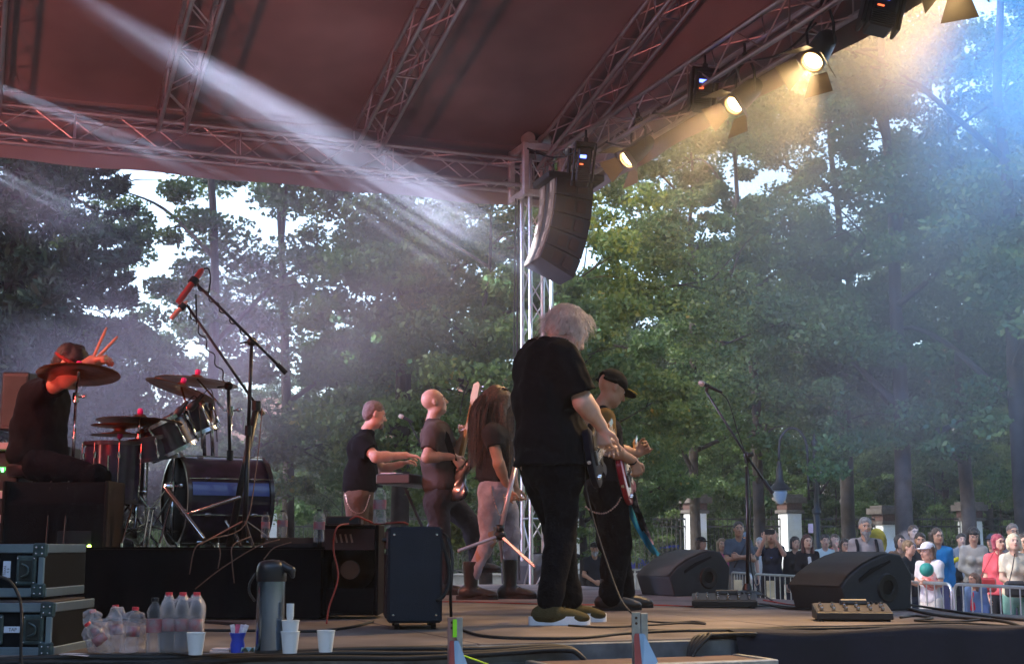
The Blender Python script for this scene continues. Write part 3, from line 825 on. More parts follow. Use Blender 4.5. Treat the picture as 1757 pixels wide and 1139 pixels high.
def person(label, cat_, base, H=1.72, yaw=180, hair=('short', (.03, .02, .015)), top=(.1, .1, .1), bot=(.03, .03, .05), sk=None, arms=('down', 'down'), sleeve='short',
           cap=None, female=False, group='people of the crowd standing behind the barriers', res=.012, look=0.0, tilt=0.0, jacket=None, legs=True, lean=0.0, fat=1.0, shirt_len=0.0, skirt=False, child=False, eyeson=True, stance=.1, beard=None, walk=0.0, glasses=False):
    """crowd figure standing at base; yaw in degrees (180: faces the camera, 0: away)"""
    s = H / 1.75; bx = Vector(base); sk = sk or SK_A
    a = R(yaw); fw = V(math.sin(a), math.cos(a), 0); rt = V(fw.y, -fw.x, 0); up = V(0, 0, 1)
    hs = s * (1.0 if not child else 1.12)
    t = thing('person', label, cat_, bx, group=group)
    def J(x, y, z): return bx + rt * (x * s) + fw * ((y + lean * max(0, z - .9)) * s) + up * (z * s)
    sw = .172 if not female else .15
    neck = J(0, -.01, 1.47); hc = J(0, .03, 1.625) if not child else J(0, .03, 1.60)
    sh = {q: J(sw * q, -.01, 1.41) for q in (-1, 1)}
    a2 = a + R(look); ff = V(math.sin(a2) * math.cos(R(tilt)), math.cos(a2) * math.cos(R(tilt)), math.sin(R(tilt)))
    hf = frame(ff)
    el, wr, hd_, pn = {}, {}, {}, {}
    PR = {'down': ((.03, -.03, -.29), (.02, .06, -.27), (0, .2, -1), (-1, 0, 0)),
          'crossed': ((.05, .07, -.27), (-.27, .16, .05), (-1, .1, .1), (0, -1, 0)),
          'phone': ((.03, .14, -.22), (-.10, .10, .24), (-.2, .2, 1), (0, -.6, 0)),
          'phonehigh': ((.06, .20, -.08), (-.12, .12, .24), (-.2, .1, 1), (0, -.6, 0)),
          'clasp': ((.04, .02, -.28), (-.14, .18, -.12), (-.6, .4, -.3), (0, -1, 0)),
          'hold': ((.04, .05, -.27), (-.06, .22, .02), (-.4, 1, .1), (-1, 0, 0)),
          'chin': ((.01, .12, -.24), (-.11, .06, .26), (-.3, .1, 1), (0, -1, 0)),
          'reach': ((.05, .12, -.22), (-.05, .24, -.02), (0, 1, 0), (-1, 0, 0))}
    for q, nm in ((-1, arms[0]), (1, arms[1])):
        e, w_, d_, p_ = PR[nm]
        cv = lambda o_: rt * (o_[0] * q * s) + fw * (o_[1] * s) + up * (o_[2] * s)
        el[q] = sh[q] + cv(e); wr[q] = el[q] + cv(w_); hd_[q] = cv(d_).normalized(); pn[q] = cv(p_)
    pel = J(0, 0, .93)
    hip = {q: J(.09 * q, 0, .9) for q in (-1, 1)}
    kn = {q: J((.09 + stance * .3) * q, .03 + walk * .25 * q, .49) for q in (-1, 1)}
    an = {q: J((.09 + stance * .6) * q, -.02 + walk * .45 * q, .09) for q in (-1, 1)}
    b = Field(res)
    b.ell(J(0, 0, 1.2), (.125 * s, .08 * s, .2 * s), (rt, fw, up), .03); b.ell(J(0, 0, .93), (.13 * s, .085 * s, .1 * s), (rt, fw, up), .03)
    b.cone(J(-.12, -.01, 1.385), J(.12, -.01, 1.385), .042 * s, .042 * s, .03)
    b.cone(J(0, -.015, 1.40), hc - up * .06 * hs, .056 * s, .052 * s, .025)
    L = head_prims(b, hc, hf, hs, .02)
    for q in (-1, 1):
        b.cone(sh[q], el[q], .043 * s, .04 * s, .03); b.cone(el[q], wr[q], .041 * s, .027 * s, .02)
        hand_prims(b, wr[q], hd_[q], pn[q], s * .98, .55, side=q, k=.006)
        if legs: b.cone(hip[q], kn[q], .075 * s, .052 * s, .03); b.cone(kn[q], an[q], .054 * s, .036 * s, .02)
    body = fbuild(b, 'body', sk, t)
    if eyeson: eyes(L, hf, hs, body, brow=hairmat(hair[1], 'c%.2f%.2f' % hair[1][:2]), big=1.3, lips=mat('lips_red' if female else 'lips_plain', (.35, .09, .08) if female else (.30, .13, .10), .5))
    # top
    tm = cloth('cloth_%.3f_%.3f_%.3f' % top, top)
    c = Field(res); w_ = fat
    for q in (-1, 1):
        if sleeve == 'long': c.cone(sh[q], el[q], .056 * s, .053 * s, .035); c.cone(el[q], wr[q], .052 * s, .04 * s, .03)
        elif sleeve == 'short':
            e_ = sh[q].lerp(el[q], .85); c.cone(sh[q], e_, .055 * s, .056 * s, .035)
            c.cutcap(sh[q].lerp(el[q], .72), el[q] - sh[q], .1 * s)
    c.ell(J(0, 0, 1.27), (.165 * s * w_, .118 * s * w_, .17 * s), (rt, fw, up), .06)
    c.ell(J(0, .01, 1.06), (.15 * s * w_, .115 * s * w_, .16 * s), (rt, fw, up), .07); c.ell(J(0, 0, .93), (.178 * s * w_, .13 * s * w_, .13 * s), (rt, fw, up), .05)
    if female:
        for q in (-1, 1): c.ell(J(.07 * q, .1, 1.24), (.062 * s,) * 3, None, .04)
    c.cone(J(-.11, -.01, 1.385), J(.11, -.01, 1.385), .058 * s, .058 * s, .05); c.cone(J(0, -.015, 1.40), J(0, -.015, 1.455), .075 * s, .062 * s, .04)
    for q in (-1, 1): c.cone(J(.03 * q, -.015, 1.44), sh[q] + up * .0, .05 * s, .045 * s, .04)
    if sleeve == 'none':
        for q in (-1, 1): c.cutcap(J((sw - .005) * q, 0, 1.36), rt * q, .11 * s)
    c.sub(hc - up * .13 * s + fw * .01, (.056 * s, .06 * s, .07 * s), None, .01)
    c.noise(.006, 26, hash(label) % 97, (1, 1, .5)); c.cut(J(0, 0, .875 - shirt_len), (0, 0, -1))
    if sleeve == 'long':
        for q in (-1, 1): c.cutcap(wr[q] - (wr[q] - el[q]).normalized() * .01, wr[q] - el[q], .07 * s)
    fbuild(c, 'shirt' if not jacket else 'jacket', tm, body)
    if jacket:      # blouse showing between the open fronts
        c2 = Field(res); c2.ell(J(0, 0, 1.27), (.165 * s * w_ + .006, .118 * s * w_ + .008, .17 * s), (rt, fw, up), .06); c2.ell(J(0, .01, 1.06), (.15 * s * w_ + .006, .115 * s * w_ + .008, .16 * s), (rt, fw, up), .07)
        if female:
            for q in (-1, 1): c2.ell(J(.07 * q, .107, 1.24), (.062 * s,) * 3, None, .04)
        c2.cut(J(.045, 0, 1.2), rt * 1 + up * .12); c2.cut(J(-.045, 0, 1.2), rt * -1 + up * .12); c2.cut(J(0, .03, 1.2), fw * -1); c2.cut(J(0, 0, .92), (0, 0, -1)); c2.cut(J(0, 0, 1.37), (0, 0, 1))
        c2.noise(.003, 26, 5); fbuild(c2, 'blouse', cloth('cloth_%.3f_%.3f_%.3f' % jacket, jacket), body)
    if legs:
        bm_ = cloth('cloth_%.3f_%.3f_%.3f' % bot, bot); d = Field(res)
        d.ell(J(0, 0, .88), (.152 * s * (w_ * .5 + .5), .112 * s * (w_ * .5 + .5), .13 * s), (rt, fw, up), .04)
        if skirt: d.cone(J(0, 0, .85), J(0, 0, .25), .15 * s, .21 * s, .04)
        else:
            for q in (-1, 1): d.cone(hip[q], kn[q], .092 * s, .07 * s, .03); d.cone(kn[q], an[q], .072 * s, .062 * s, .03)
            d.noise(.005, 24, hash(label) % 89, (1, 1, .6)); d.cut(J(0, 0, .075), (0, 0, -1))
        d.cut(J(0, 0, .97), (0, 0, 1))
        fbuild(d, 'trousers' if not skirt else 'skirt', bm_, body)
        for q in (-1, 1):
            o = Field(.012); g_ = V(an[q].x, an[q].y, bx.z)
            o.cone(g_ - fw * .05 * s + up * .045 * s, g_ + fw * .13 * s + up * .035 * s, .042 * s, .038 * s, .02); o.cut(g_ + up * .005, (0, 0, -1))
            fbuild(o, 'shoe', mat('shoe_dark', (.03, .028, .026), .6), body)
    kind, hcol = hair
    hm = hairmat(hcol, 'c%.2f%.2f' % hcol[:2]); h = Field(.008)
    X = lambda x, y, z: L(x, y, z)
    if kind != 'bald':
        h.ell(X(0, -.018, .045), (.083 * hs, .098 * hs, .085 * hs), hf, .02)
        if kind == 'short': h.ell(X(0, -.05, -.01), (.07 * hs, .062 * hs, .07 * hs), hf, .03)
        if kind in ('long', 'fringe'):
            ln = .17 if kind == 'long' else .15
            for q in (-1, 1):
                h.cone(X(.068 * q, -.02, .02), X(.08 * q, .0, -ln), .032 * hs, .034 * hs, .03); h.cone(X(.06 * q, -.06, .02), X(.06 * q, -.05, -ln - .02), .04 * hs, .04 * hs, .03)
            h.cone(X(0, -.06, .02), X(0, -.07, -ln), .06 * hs, .05 * hs, .03)
        if kind == 'bob':
            for q in (-1, 1): h.cone(X(.07 * q, -.02, .02), X(.08 * q, .0, -.08), .034 * hs, .03 * hs, .03)
            h.cone(X(0, -.06, .02), X(0, -.06, -.08), .065 * hs, .055 * hs, .03)
        if kind == 'tied': h.ell(X(0, -.05, -.01), (.07 * hs, .062 * hs, .07 * hs), hf, .03); h.cone(X(0, -.1, .03), X(0, -.13, -.14), .03 * hs, .018 * hs, .02)
        if kind in ('fringe',) : h.ell(X(0, .055, .055), (.062 * hs, .035 * hs, .035 * hs), hf, .02); h.sub(X(0, .12, -.03), (.05 * hs, .07 * hs, .062 * hs), hf, .012)
        else: h.sub(X(0, .11, -.025), (.056 * hs, .085 * hs, .085 * hs), hf, .012)
        h.noise(.006, 70, 3, (1, 1, .4)); fbuild(h, 'hair', hm, body)
    if beard:
        h = Field(.007); h.ell(X(0, .058, -.09), (.042 * hs, .04 * hs, .05 * hs), hf, .02); h.cone(X(0, .07, -.1), X(0, .08, -.1 - beard), .035 * hs, .018 * hs, .02)
        for q in (-1, 1): h.cone(X(.058 * q, .02, -.03), X(.045 * q, .05, -.085), .013 * hs, .02 * hs, .02)
        h.cone(X(-.028, .087, -.052), X(.028, .087, -.052), .007 * hs, .007 * hs, .008); h.noise(.004, 80, 3); fbuild(h, 'beard', hm, body)
    if cap:
        cm = cloth('capcloth_%.2f_%.2f' % cap[:2], cap); h = Field(.008)
        h.ell(X(0, -.01, .05), (.087 * hs, .104 * hs, .08 * hs), hf, .02); h.cut(X(0, 0, .035), hf[2] * -1); fbuild(h, 'cap', cm, body)
        vb = Field(.007); vb.ell(X(0, .085, .038), (.07 * hs, .075 * hs, .012 * hs), hf, .01); vb.cut(X(0, .05, 0), hf[1] * -1); fbuild(vb, 'cap_visor', cm, body)
    if glasses:
        gl = MB()
        for q in (-1, 1):
            pts = [X((.031 + .022 * math.cos(k_ * .524)) * q, .098, .005 + .017 * math.sin(k_ * .524)) for k_ in range(13)]
            gl.tube(pts, .0022, 5, caps=False); gl.tube([X(.053 * q, .096, .008), X(.079 * q, .0, .01)], .002, 5)
        gl.tube([X(-.009, .1, .008), X(.009, .1, .008)], .002, 5); gl.build('glasses', mat('glasses_frame', (.01, .01, .01), .3), body)
    return dict(t=t, J=J, L=L, wr=wr, el=el, hd=hd_, fw=fw, rt=rt, s=s, hc=hc, hf=hf, body=body)
# ------------------------------------------------------------------ the band
UPV = V(0, 0, 1)
def figure(label, name_parts, D, facing, pj, top, bot, skm, torso, hs=1.0, headf=None, sleeve=.8, res=.0085, hem=None, group='musicians on the stage', armr=(.05, .041, .03), legr=(.085, .064, .045),
           legc=(.105, .082, .075), slr=.075, hands=None, loc=None, noise=.007, chin=1.0, pelr=(.175, .14, .13)):
    """pj: joints as (photo x, photo y, depth offset in metres)"""
    f = Vector(facing).normalized(); r = f.cross(UPV).normalized(); fr = (r, f, UPV)
    q = {k: P(v[0], v[1], D + v[2]) for k, v in pj.items()}
    base = loc or V(q['pel'].x, q['pel'].y, 0)
    t = thing('person', label, 'person', base, group=group)
    hf = frame(headf or f)
    b = Field(res)
    b.cone(q['neck'], q['head'] - hf[2] * .05, .058 * hs, .054 * hs, .03)
    L = head_prims(b, q['head'], hf, hs, .02, chin=chin)
    for (c, rad) in torso: b.ell(P(c[0], c[1], D + c[2]), tuple(x - .045 for x in rad), fr, .02)
    for s_ in 'RL':
        if 'sh' + s_ not in q: continue
        b.cone(q['sh' + s_], q['el' + s_], armr[0], armr[1], .03); b.cone(q['el' + s_], q['el' + s_].lerp(q['wr' + s_], .35), armr[1] * 1.02, armr[1] * 1.05, .02)
        b.cone(q['el' + s_], q['wr' + s_], armr[1], armr[2], .02)
        h = (hands or {}).get(s_, (q['wr' + s_] - q['el' + s_], UPV * -1, .6))
        hand_prims(b, q['wr' + s_], h[0], h[1], h[3] if len(h) > 3 else 1.05, h[2], side=1 if s_ == 'R' else -1, k=.005)
    for s_ in 'RL':
        if 'hip' + s_ in q:
            b.cone(q['hip' + s_], q['kn' + s_], legr[0], legr[1], .04); b.cone(q['kn' + s_], q['an' + s_], legr[1], legr[2], .03)
    body = fbuild(b, 'body', skm, t)
    c = Field(res)
    for s_ in 'RL':
        if 'sh' + s_ in q:
            a, e = q['sh' + s_], q['el' + s_]
            c.cone(a, a.lerp(e, sleeve + .08), slr, slr * .95, .05); c.cutcap(a.lerp(e, sleeve), e - a, slr * 1.7)
    for (cc, rad) in torso: c.ell(P(cc[0], cc[1], D + cc[2]), rad, fr, .07)
    for s_ in 'RL':
        if 'sh' + s_ in q: c.cone(q['neck'] - UPV * .03, q['sh' + s_] + UPV * .0, .06, slr * .8, .04)
    c.sub(q['neck'] + (q['head'] - q['neck']) * .55, (.062, .066, .055), None, .01)
    c.noise(noise, 12, 3, (1, 1, .5)); c.noise(noise * .6, 27, 8, (1, 1, .45)); c.noise(noise * .3, 60, 12, (1, 1, .6))
    if hem: c.cut(P(hem[0], hem[1], D), (0, 0, -1) if len(hem) < 3 else hem[2])
    fbuild(c, name_parts[0], top, body)
    if bot:
        d = Field(res)
        d.ell(q['pel'], pelr, fr, .05)
        for s_ in 'RL':
            d.cone(q['hip' + s_], q['kn' + s_], legc[0], legc[1], .04); d.cone(q['kn' + s_], q['an' + s_], legc[1], legc[2], .03)
        d.noise(.009, 11, 4, (1.2, 1.2, .8)); d.noise(.004, 27, 9, (1, 1, .9)); d.noise(.0022, 60, 14, (1, 1, 1))
        fbuild(d, name_parts[1], bot, body)
    return dict(t=t, q=q, L=L, body=body, f=f, r=r, hf=hf)
def guitar(name, label, c, axis, face, bodyc, L=.65, bass=False, group='electric guitars in the hands of the musicians', neckc=None, s=1.0, pgc=None):
    """c: middle of the body; axis: towards the headstock; face: outwards normal of the front"""
    a = Vector(axis).normalized(); n = Vector(face); n = (n - a * n.dot(a)).normalized(); x = a.cross(n)
    t = thing(name, label, 'guitar', c, group=group)
    pts = []
    out = [(-.235, 0), (-.225, .09), (-.17, .155), (-.09, .165), (-.02, .125), (.05, .125), (.12, .165), (.19, .15), (.2, .12), (.13, .075), (.12, .03), (.12, -.03), (.11, -.08), (.15, -.12), (.14, -.15), (.08, -.155), (.02, -.12), (-.05, -.12), (-.12, -.165), (-.19, -.15), (-.225, -.08)]
    o2 = cat_curve([V(p[0], p[1], 0) for p in out + out[:1]], 3)[:-1]
    prof = [(.93, -.0225), (1, -.015), (1, .015), (.93, .0225)]
    vs = []; N = len(o2)
    for k, z in prof: vs += [c + a * (p.x * k * s) + x * (p.y * k * s) + n * (z * s) for p in o2]
    fs = [tuple(range(N))[::-1], tuple(range(3 * N, 4 * N))] + [(j * N + i, j * N + (i + 1) % N, (j + 1) * N + (i + 1) % N, (j + 1) * N + i) for j in range(3) for i in range(N)]
    bd = MB().add(vs, fs).build('guitar_body', bodyc, t, 50)
    pg = MB().prism([c + a * (p[0] * s) + x * (p[1] * s) + n * .0235 for p in [(-.16, -.02), (-.1, -.12), (-.02, -.09), (.05, -.1), (.11, -.1), (.11, .05), (.05, .09), (0, .05), (-.09, .03)]], n * .003)
    pg.build('pickguard', mat('pickguard_dark' if (pgc or bass) else 'pickguard', pgc or ((.6, .58, .55) if not bass else (.02, .02, .02)), .3 if not (pgc or bass) else .75, spec=.15), bd)
    CHR = mat('chrome', (.65, .65, .66), .18, 1.0, var=.03)
    for k in (.04, -.03, -.09): MB().box(c + a * k + n * .029, (.02, .075, .012), (a, x, n), .003).build('pickup', mat('pickup_black', (.02, .02, .02), .4), bd)
    MB().box(c - a * .15 + n * .03, (.035, .08, .014), (a, x, n), .003).build('bridge', CHR if bass else mat('bridge_dark', (.12, .12, .12), .4, .8), bd)
    for k in (-.19, -.15): MB().lathe([(.0, 0), (.012, 0), (.01, .014), (0, .015)], c + a * k + x * .1 + n * .0225, n, 10).build('knob', CHR, bd)
    MB().lathe([(.0, 0), (.009, 0), (.011, .015), (0, .016)], c - a * .235, -a, 8).build('strap_button', CHR, bd); MB().tube([c - a * .13 - x * .06 + n * .03, c - a * .13 - x * .06 + n * .06, c - a * .02 - x * .08 + n * .07], .003, 5).build('tremolo_arm', CHR, bd)
    nl = L * .78
    nk = MB(); e0, e1 = c + a * .09 + n * .028, c + a * (.1 + nl) + n * .026
    nk.add([e0 - x * .028 * s, e0 + x * .028 * s, e0 + x * .02 - n * .024, e0 - x * .02 - n * .024, e1 - x * .021, e1 + x * .021, e1 + x * .014 - n * .02, e1 - x * .014 - n * .02],
           [(0, 1, 2, 3)[::-1], (4, 5, 6, 7), (0, 1, 5, 4), (1, 2, 6, 5), (2, 3, 7, 6), (3, 0, 4, 7)])
    nko = nk.build('neck', neckc or mat('maple_neck', (.38, .22, .08), .45), t)
    fb = MB(); fb.box((e0 + e1) / 2 + n * .003, ((e1 - e0).length, .046, .006), (a, x, n)); fb.build('fretboard', mat('rosewood', (.06, .035, .025), .5) if not bass else mat('maple_board', (.45, .27, .10), .45), nko)
    hd = MB().prism([e1 + a * p[0] + x * p[1] - n * .02 for p in [(0, -.021), (.05, -.045), (.17, -.04), (.2, -.01), (.175, .03), (.06, .03), (0, .021)]], n * .015)
    hdo = hd.build('headstock', neckc or mat('maple_neck', (.38, .22, .08), .45), t)
    tu = MB()
    for k in range(4 if bass else 6): tu.tube([e1 + a * (.04 + k * (.04 if bass else .026)) - x * .03, e1 + a * (.04 + k * (.04 if bass else .026)) - x * (.075 if bass else .06)], .006 if bass else .0045, 6)
    tu.build('tuner', mat('chrome', (1, 1, 1)), hdo)
    st_ = MB()
    for k in range(4 if bass else 6):
        y = (k - (1.5 if bass else 2.5)) * (.011 if bass else .008); st_.tube([c - a * .15 + x * y + n * .038, e1 + a * .03 + x * y * .8 + n * .036 - n * .01], .0009, 4)
    st_.build('strings', mat('steel_string', (.6, .6, .6), .3, 1.0), t)
    return t
def ribbons(name, m, par, roots, fn, wid=.004, seg=7):
    """hair strands: fn(root, t) -> point"""
    vs = []; fs = []
    for i, rt_ in enumerate(roots):
        prev = fn(rt_, 0); b = len(vs)
        side = V(rng.uniform(-1, 1), rng.uniform(-1, 1), rng.uniform(-.3, .3)).normalized()
        for k in range(seg + 1):
            p = fn(rt_, k / seg); w_ = wid * (1 - .75 * (k / seg) ** 2)
            vs += [p - side * w_, p + side * w_]
            if k: fs.append((b + 2 * k - 2, b + 2 * k - 1, b + 2 * k + 1, b + 2 * k))
    return mkobj(name, np.array([tuple(v) for v in vs]), np.array(fs, dtype=np.int32), m, par, True)
M_tee = cloth('black_tee', (.005, .005, .0065), bump=.25); M_jblk = cloth('black_jeans', (.005, .005, .007), bump=.5, bscale=90)
M_sole = mat('white_sole', (.78, .80, .84), .5); M_olive = cloth('olive_knit', (.075, .062, .028), bump=.5, bscale=160)
M_blacksole = mat('black_sole', (.012, .011, .011), .7); M_boot = mat('boot_leather', (.025, .019, .016), .4, var=.3, bump=.4, bscale=40)
M_chain = mat('chain_metal', (.6, .42, .36), .3, 1.0)
# --- the front guitarist seen from behind
D1 = 7.62
F1 = figure('heavy man with fluffy white hair, black t-shirt and trousers, seen from behind', ('t_shirt', 'trousers'), D1, (.84, .54, 0),
    dict(head=(979, 569, .06), neck=(948, 592, 0), shR=(968, 612, -.16), elR=(1001, 690, -.20), wrR=(1032, 731, -.12), shL=(922, 606, .18), elL=(978, 690, .28), wrL=(1036, 752, .30),
         pel=(952, 800, 0), hipR=(966, 815, -.09), knR=(962, 915, -.06), anR=(944, 1030, -.12), hipL=(935, 812, .09), knL=(958, 912, .12), anL=(974, 1026, .20)),
    M_tee, M_jblk, SK_C, [((935, 628, 0), (.205, .165, .16)), ((938, 690, 0), (.215, .195, .21)), ((948, 755, 0), (.225, .225, .17)), ((949, 800, 0), (.235, .225, .12))],
    hs=1.04, pelr=(.205, .20, .14), headf=(.70, .46, -.55), sleeve=.83, hem=(950, 801), slr=.092, armr=(.062, .052, .034), legr=(.10, .07, .05), legc=(.125, .088, .07), res=.0075,
    hands={'R': (V(.16, .1, -1), V(.5, .85, 0), .6, 1.08), 'L': (V(.4, .5, -.6), V(-.3, -.9, 0), .9, 1.0)}, noise=.009)
eyes(F1['L'], F1['hf'], 1.04, F1['body'], brow=mat('hair_grey', (.35, .33, .32), .6))
M_whair = mat('hair_white', (.62, .55, .52), .6, var=.15, nscale=40, sheen=.4)
h = Field(.008); L = F1['L']
h.ell(L(0, -.03, .045), (.088, .098, .078), F1['hf'], .02); h.ell(L(0, -.08, -.02), (.078, .052, .068), F1['hf'], .03)
for q_ in (-1, 1): h.ell(L(.078 * q_, -.02, -.01), (.035, .055, .06), F1['hf'], .03)
h.sub(L(0, .125, -.03), (.062, .085, .085), F1['hf'], .015); h.noise(.012, 60, 4)
ho = fbuild(h, 'hair', M_whair, F1['body'])
roots = []
for i in range(4200):
    th_, ph_ = rng.uniform(0, 6.283), math.acos(rng.uniform(-.72, 1)); d_ = V(math.sin(ph_) * math.cos(th_), math.sin(ph_) * math.sin(th_), math.cos(ph_))
    if d_.y > .55 and d_.z < .62: continue
    roots.append((L(d_.x * .094, -.035 + d_.y * .108, .035 + d_.z * .088), (F1['hf'][0] * d_.x + F1['hf'][1] * d_.y + F1['hf'][2] * d_.z).normalized(), rng.uniform(.03, .085), rng.uniform(0, 6), rng.uniform(.008, .018)))
def curl_fn(rt_, t):
    p, d_, ln, ph, cr = rt_; ln *= (.45 if d_.z > .45 else 1); a_ = d_.orthogonal().normalized(); b_ = d_.cross(a_)
    return p + d_ * (ln * t) + V(-.25, -.1, -.8) * (ln * t * t) + a_ * (cr * t * math.sin(ph + t * 6)) + b_ * (cr * t * math.cos(ph + t * 6))
ribbons('hair_curls', M_whair, ho, roots, curl_fn, .0012, 9)
shoe('s', F1['q']['anR'], (.95, .12, 0), 0.0, M_olive, M_sole, F1['body'], 1.1, sole_h=.042); shoe('s', F1['q']['anL'], (.98, .05, 0), 0.0, M_olive, M_sole, F1['body'], 1.1, sole_h=.042)
col_ = MB().tube([F1['q']['neck'] + (F1['q']['head'] - F1['q']['neck']) * .30 + F1['r'] * (.07 * math.cos(a_)) + F1['f'] * (.07 * math.sin(a_)) + V(0, 0, .012 * math.sin(a_) * -1) for a_ in [k_ * .2618 for k_ in range(25)]], .006, 6, caps=False)
col_.build('collar', cloth('collar_rib', (.05, .045, .045)), F1['body'])
guitar('electric_guitar', 'dark electric guitar mostly hidden behind the white haired man, held at his right hip', P(1020, 778, D1 + .05), (.17, .93, .25), (.97, -.02, .2), mat('guitar_dark', (.008, .006, .014), .6, spec=.12), pgc=(.02, .02, .02))
b_ = MB(); b_.tube(cat_curve([P(1003, 800, D1 - .12), P(1008, 850, D1 - .1), P(1030, 930, D1 - .1), P(1062, 1020, D1 - .3), P(1084, 1052, D1 - .6), G(1092, 1064)], 8), .0045, 6)
tag(b_.build('guitar_cable', mat('braided_cable', (.05, .045, .04), .8), smooth=True), 'braided guitar cable hanging from the guitar of the white haired man to the floor', 'cable')
# --- guitarist in the cap
D2 = 9.25
M_ochre = cloth('ochre_shirt', (.17, .105, .042), bump=.3); M_vest = cloth('black_vest', (.018, .018, .021))
F2 = figure('man in black cap, ochre shirt and black vest bent over a red guitar', ('vest', 'trousers'), D2, (.93, .36, 0),
    dict(head=(1050, 667, .02), neck=(1030, 700, 0), shR=(1036, 722, -.17), elR=(1044, 768, -.26), wrR=(1086, 790, -.08), shL=(1032, 718, .17), elL=(1062, 775, .30), wrL=(1093, 778, .34),
         pel=(1040, 838, 0), hipR=(1048, 850, -.09), knR=(1058, 932, -.05), anR=(1046, 1022, -.08), hipL=(1034, 850, .1), knL=(1052, 930, .14), anL=(1068, 1014, .28)),
    M_vest, M_jblk, SK_B, [((1032, 742, 0), (.19, .13, .13)), ((1038, 790, 0), (.175, .14, .16)), ((1042, 830, 0), (.175, .15, .09))],
    hs=1.0, headf=(.86, .40, -.42), sleeve=.02, slr=.05, hem=(1040, 852), legc=(.115, .095, .082), armr=(.055, .047, .032),
    hands={'R': (V(.35, .1, -.9), V(-.3, .9, 0), .9, 1.0), 'L': (V(.6, -.1, .35), V(-.2, -1, .2), 1.2, 1.0)})
eyes(F2['L'], F2['hf'], 1.0, F2['body'], brow=mat('hair_grey', (1, 1, 1)))
for s_ in 'RL':
    a, e = F2['q']['sh' + s_], F2['q']['el' + s_]; c = Field(.008); c.cone(a + V(0, 0, .01), a.lerp(e, .72), .078, .07, .02); c.noise(.005, 30, 5); c.cut(a.lerp(e, .66), e - a)
    fbuild(c, 'sleeve', M_ochre, F2['body'])
c = Field(.007); L = F2['L']; hf = F2['hf']
c.ell(L(0, -.012, .045), (.089, .108, .088), hf, .02); c.cut(L(0, 0, .02), hf[2] * -1); c.sub(L(0, -.12, .028), (.045, .05, .035), hf, .008); c.cone(L(-.085, -.03, .03), L(-.055, -.105, .026), .012, .01, .01); c.cone(L(.085, -.03, .03), L(.055, -.105, .026), .012, .01, .01)
cm = cloth('cap_black', (.012, .012, .013)); co = fbuild(c, 'cap', cm, F2['body'])
vb = Field(.006); vb.ell(L(0, .10, .022), (.078, .085, .011), hf, .01); vb.cut(L(0, .06, 0), hf[1] * -1); vo = fbuild(vb, 'cap_visor', cm, F2['body'])
gbd = MB()
for k_ in (-.01, .012): gbd.tube(cat_curve([L(.055, .15 + k_, .034), L(.075, .12 + k_, .032), L(.08, .085 + k_, .03)], 3), .004, 5)
gbd.build('gold_braid', mat('gold_thread', (.6, .38, .04), .5), vo)
for q_, dx in (('R', .16), ('L', .15)): shoe('s', F2['q']['an' + q_], (.98, .1, 0), 0.0, M_boot, M_blacksole, F2['body'], 1.08, boot=.09)
MB().tube([F2['q']['wrR'] - (F2['q']['wrR'] - F2['q']['elR']).normalized() * .02 + V(.035 * math.cos(a_), .02 * math.sin(a_), .034 * math.sin(a_)) for a_ in [k_ * .524 for k_ in range(13)]], .005, 6, caps=False).build('bracelet', M_black, F2['body'])
chn = MB()
def chain(mb, pts, r_=.0045, link=.016):
    cpts = cat_curve(pts, 10)
    acc = 0; i0 = cpts[0]
    for i in range(1, len(cpts)):
        d_ = cpts[i] - i0
        if d_.length >= link * .8:
            u_ = d_.normalized(); sd = u_.orthogonal().normalized() if int(acc) % 2 else u_.cross(u_.orthogonal()).normalized()
            mb.ell(i0 + d_ / 2, (link * .55, r_, r_ * 1.6), (u_, sd, u_.cross(sd)), 6, 4); i0 = cpts[i]; acc += 1
chain(chn, [P(1004, 868, D2 - .2), P(1018, 878, D2 - .25), P(1038, 880, D2 - .27), P(1056, 868, D2 - .24), P(1066, 852, D2 - .2)]); chn.build('wallet_chain', M_chain, F2['body'])
guitar('electric_guitar', 'glossy red electric guitar hanging in front of the man in the cap', P(1074, 815, D2 + .0), (.16, .92, .33), (.96, -.12, .22), mat('guitar_red', (.26, .004, .018), .28, var=.1, coat=.3))
sc_ = MB()
def scarf(pts, w_): 
    cc = cat_curve(pts, 6); n_ = len(cc)
    return lambda s_, t: cc[min(n_ - 1, int(t * (n_ - 1)))] + V((s_ - .5) * w_, .03 * math.sin(s_ * 5 + t * 9), .01 * math.sin(s_ * 9))
for (pts, w_, c_, nm) in (([P(1078, 850, D2), P(1088, 890, D2 - .05), P(1110, 930, D2 - .1), P(1128, 952, D2 - .1)], .045, (.03, .28, .42), 'blue'), ([P(1086, 850, D2 + .05), P(1100, 895, D2 + .02), P(1118, 935, D2)], .04, (.35, .22, .24), 'pink'), ([P(1084, 846, D2 - .05), P(1094, 880, D2 - .08), P(1108, 912, D2 - .08)], .045, (.03, .03, .035), 'black')):
    g_ = MB(); g_.grid(scarf(pts, w_), 5, 18); o = g_.build('hanging_scarf', cloth('scarf_' + nm, c_, var=.5), F2['body'], True, fix=False)
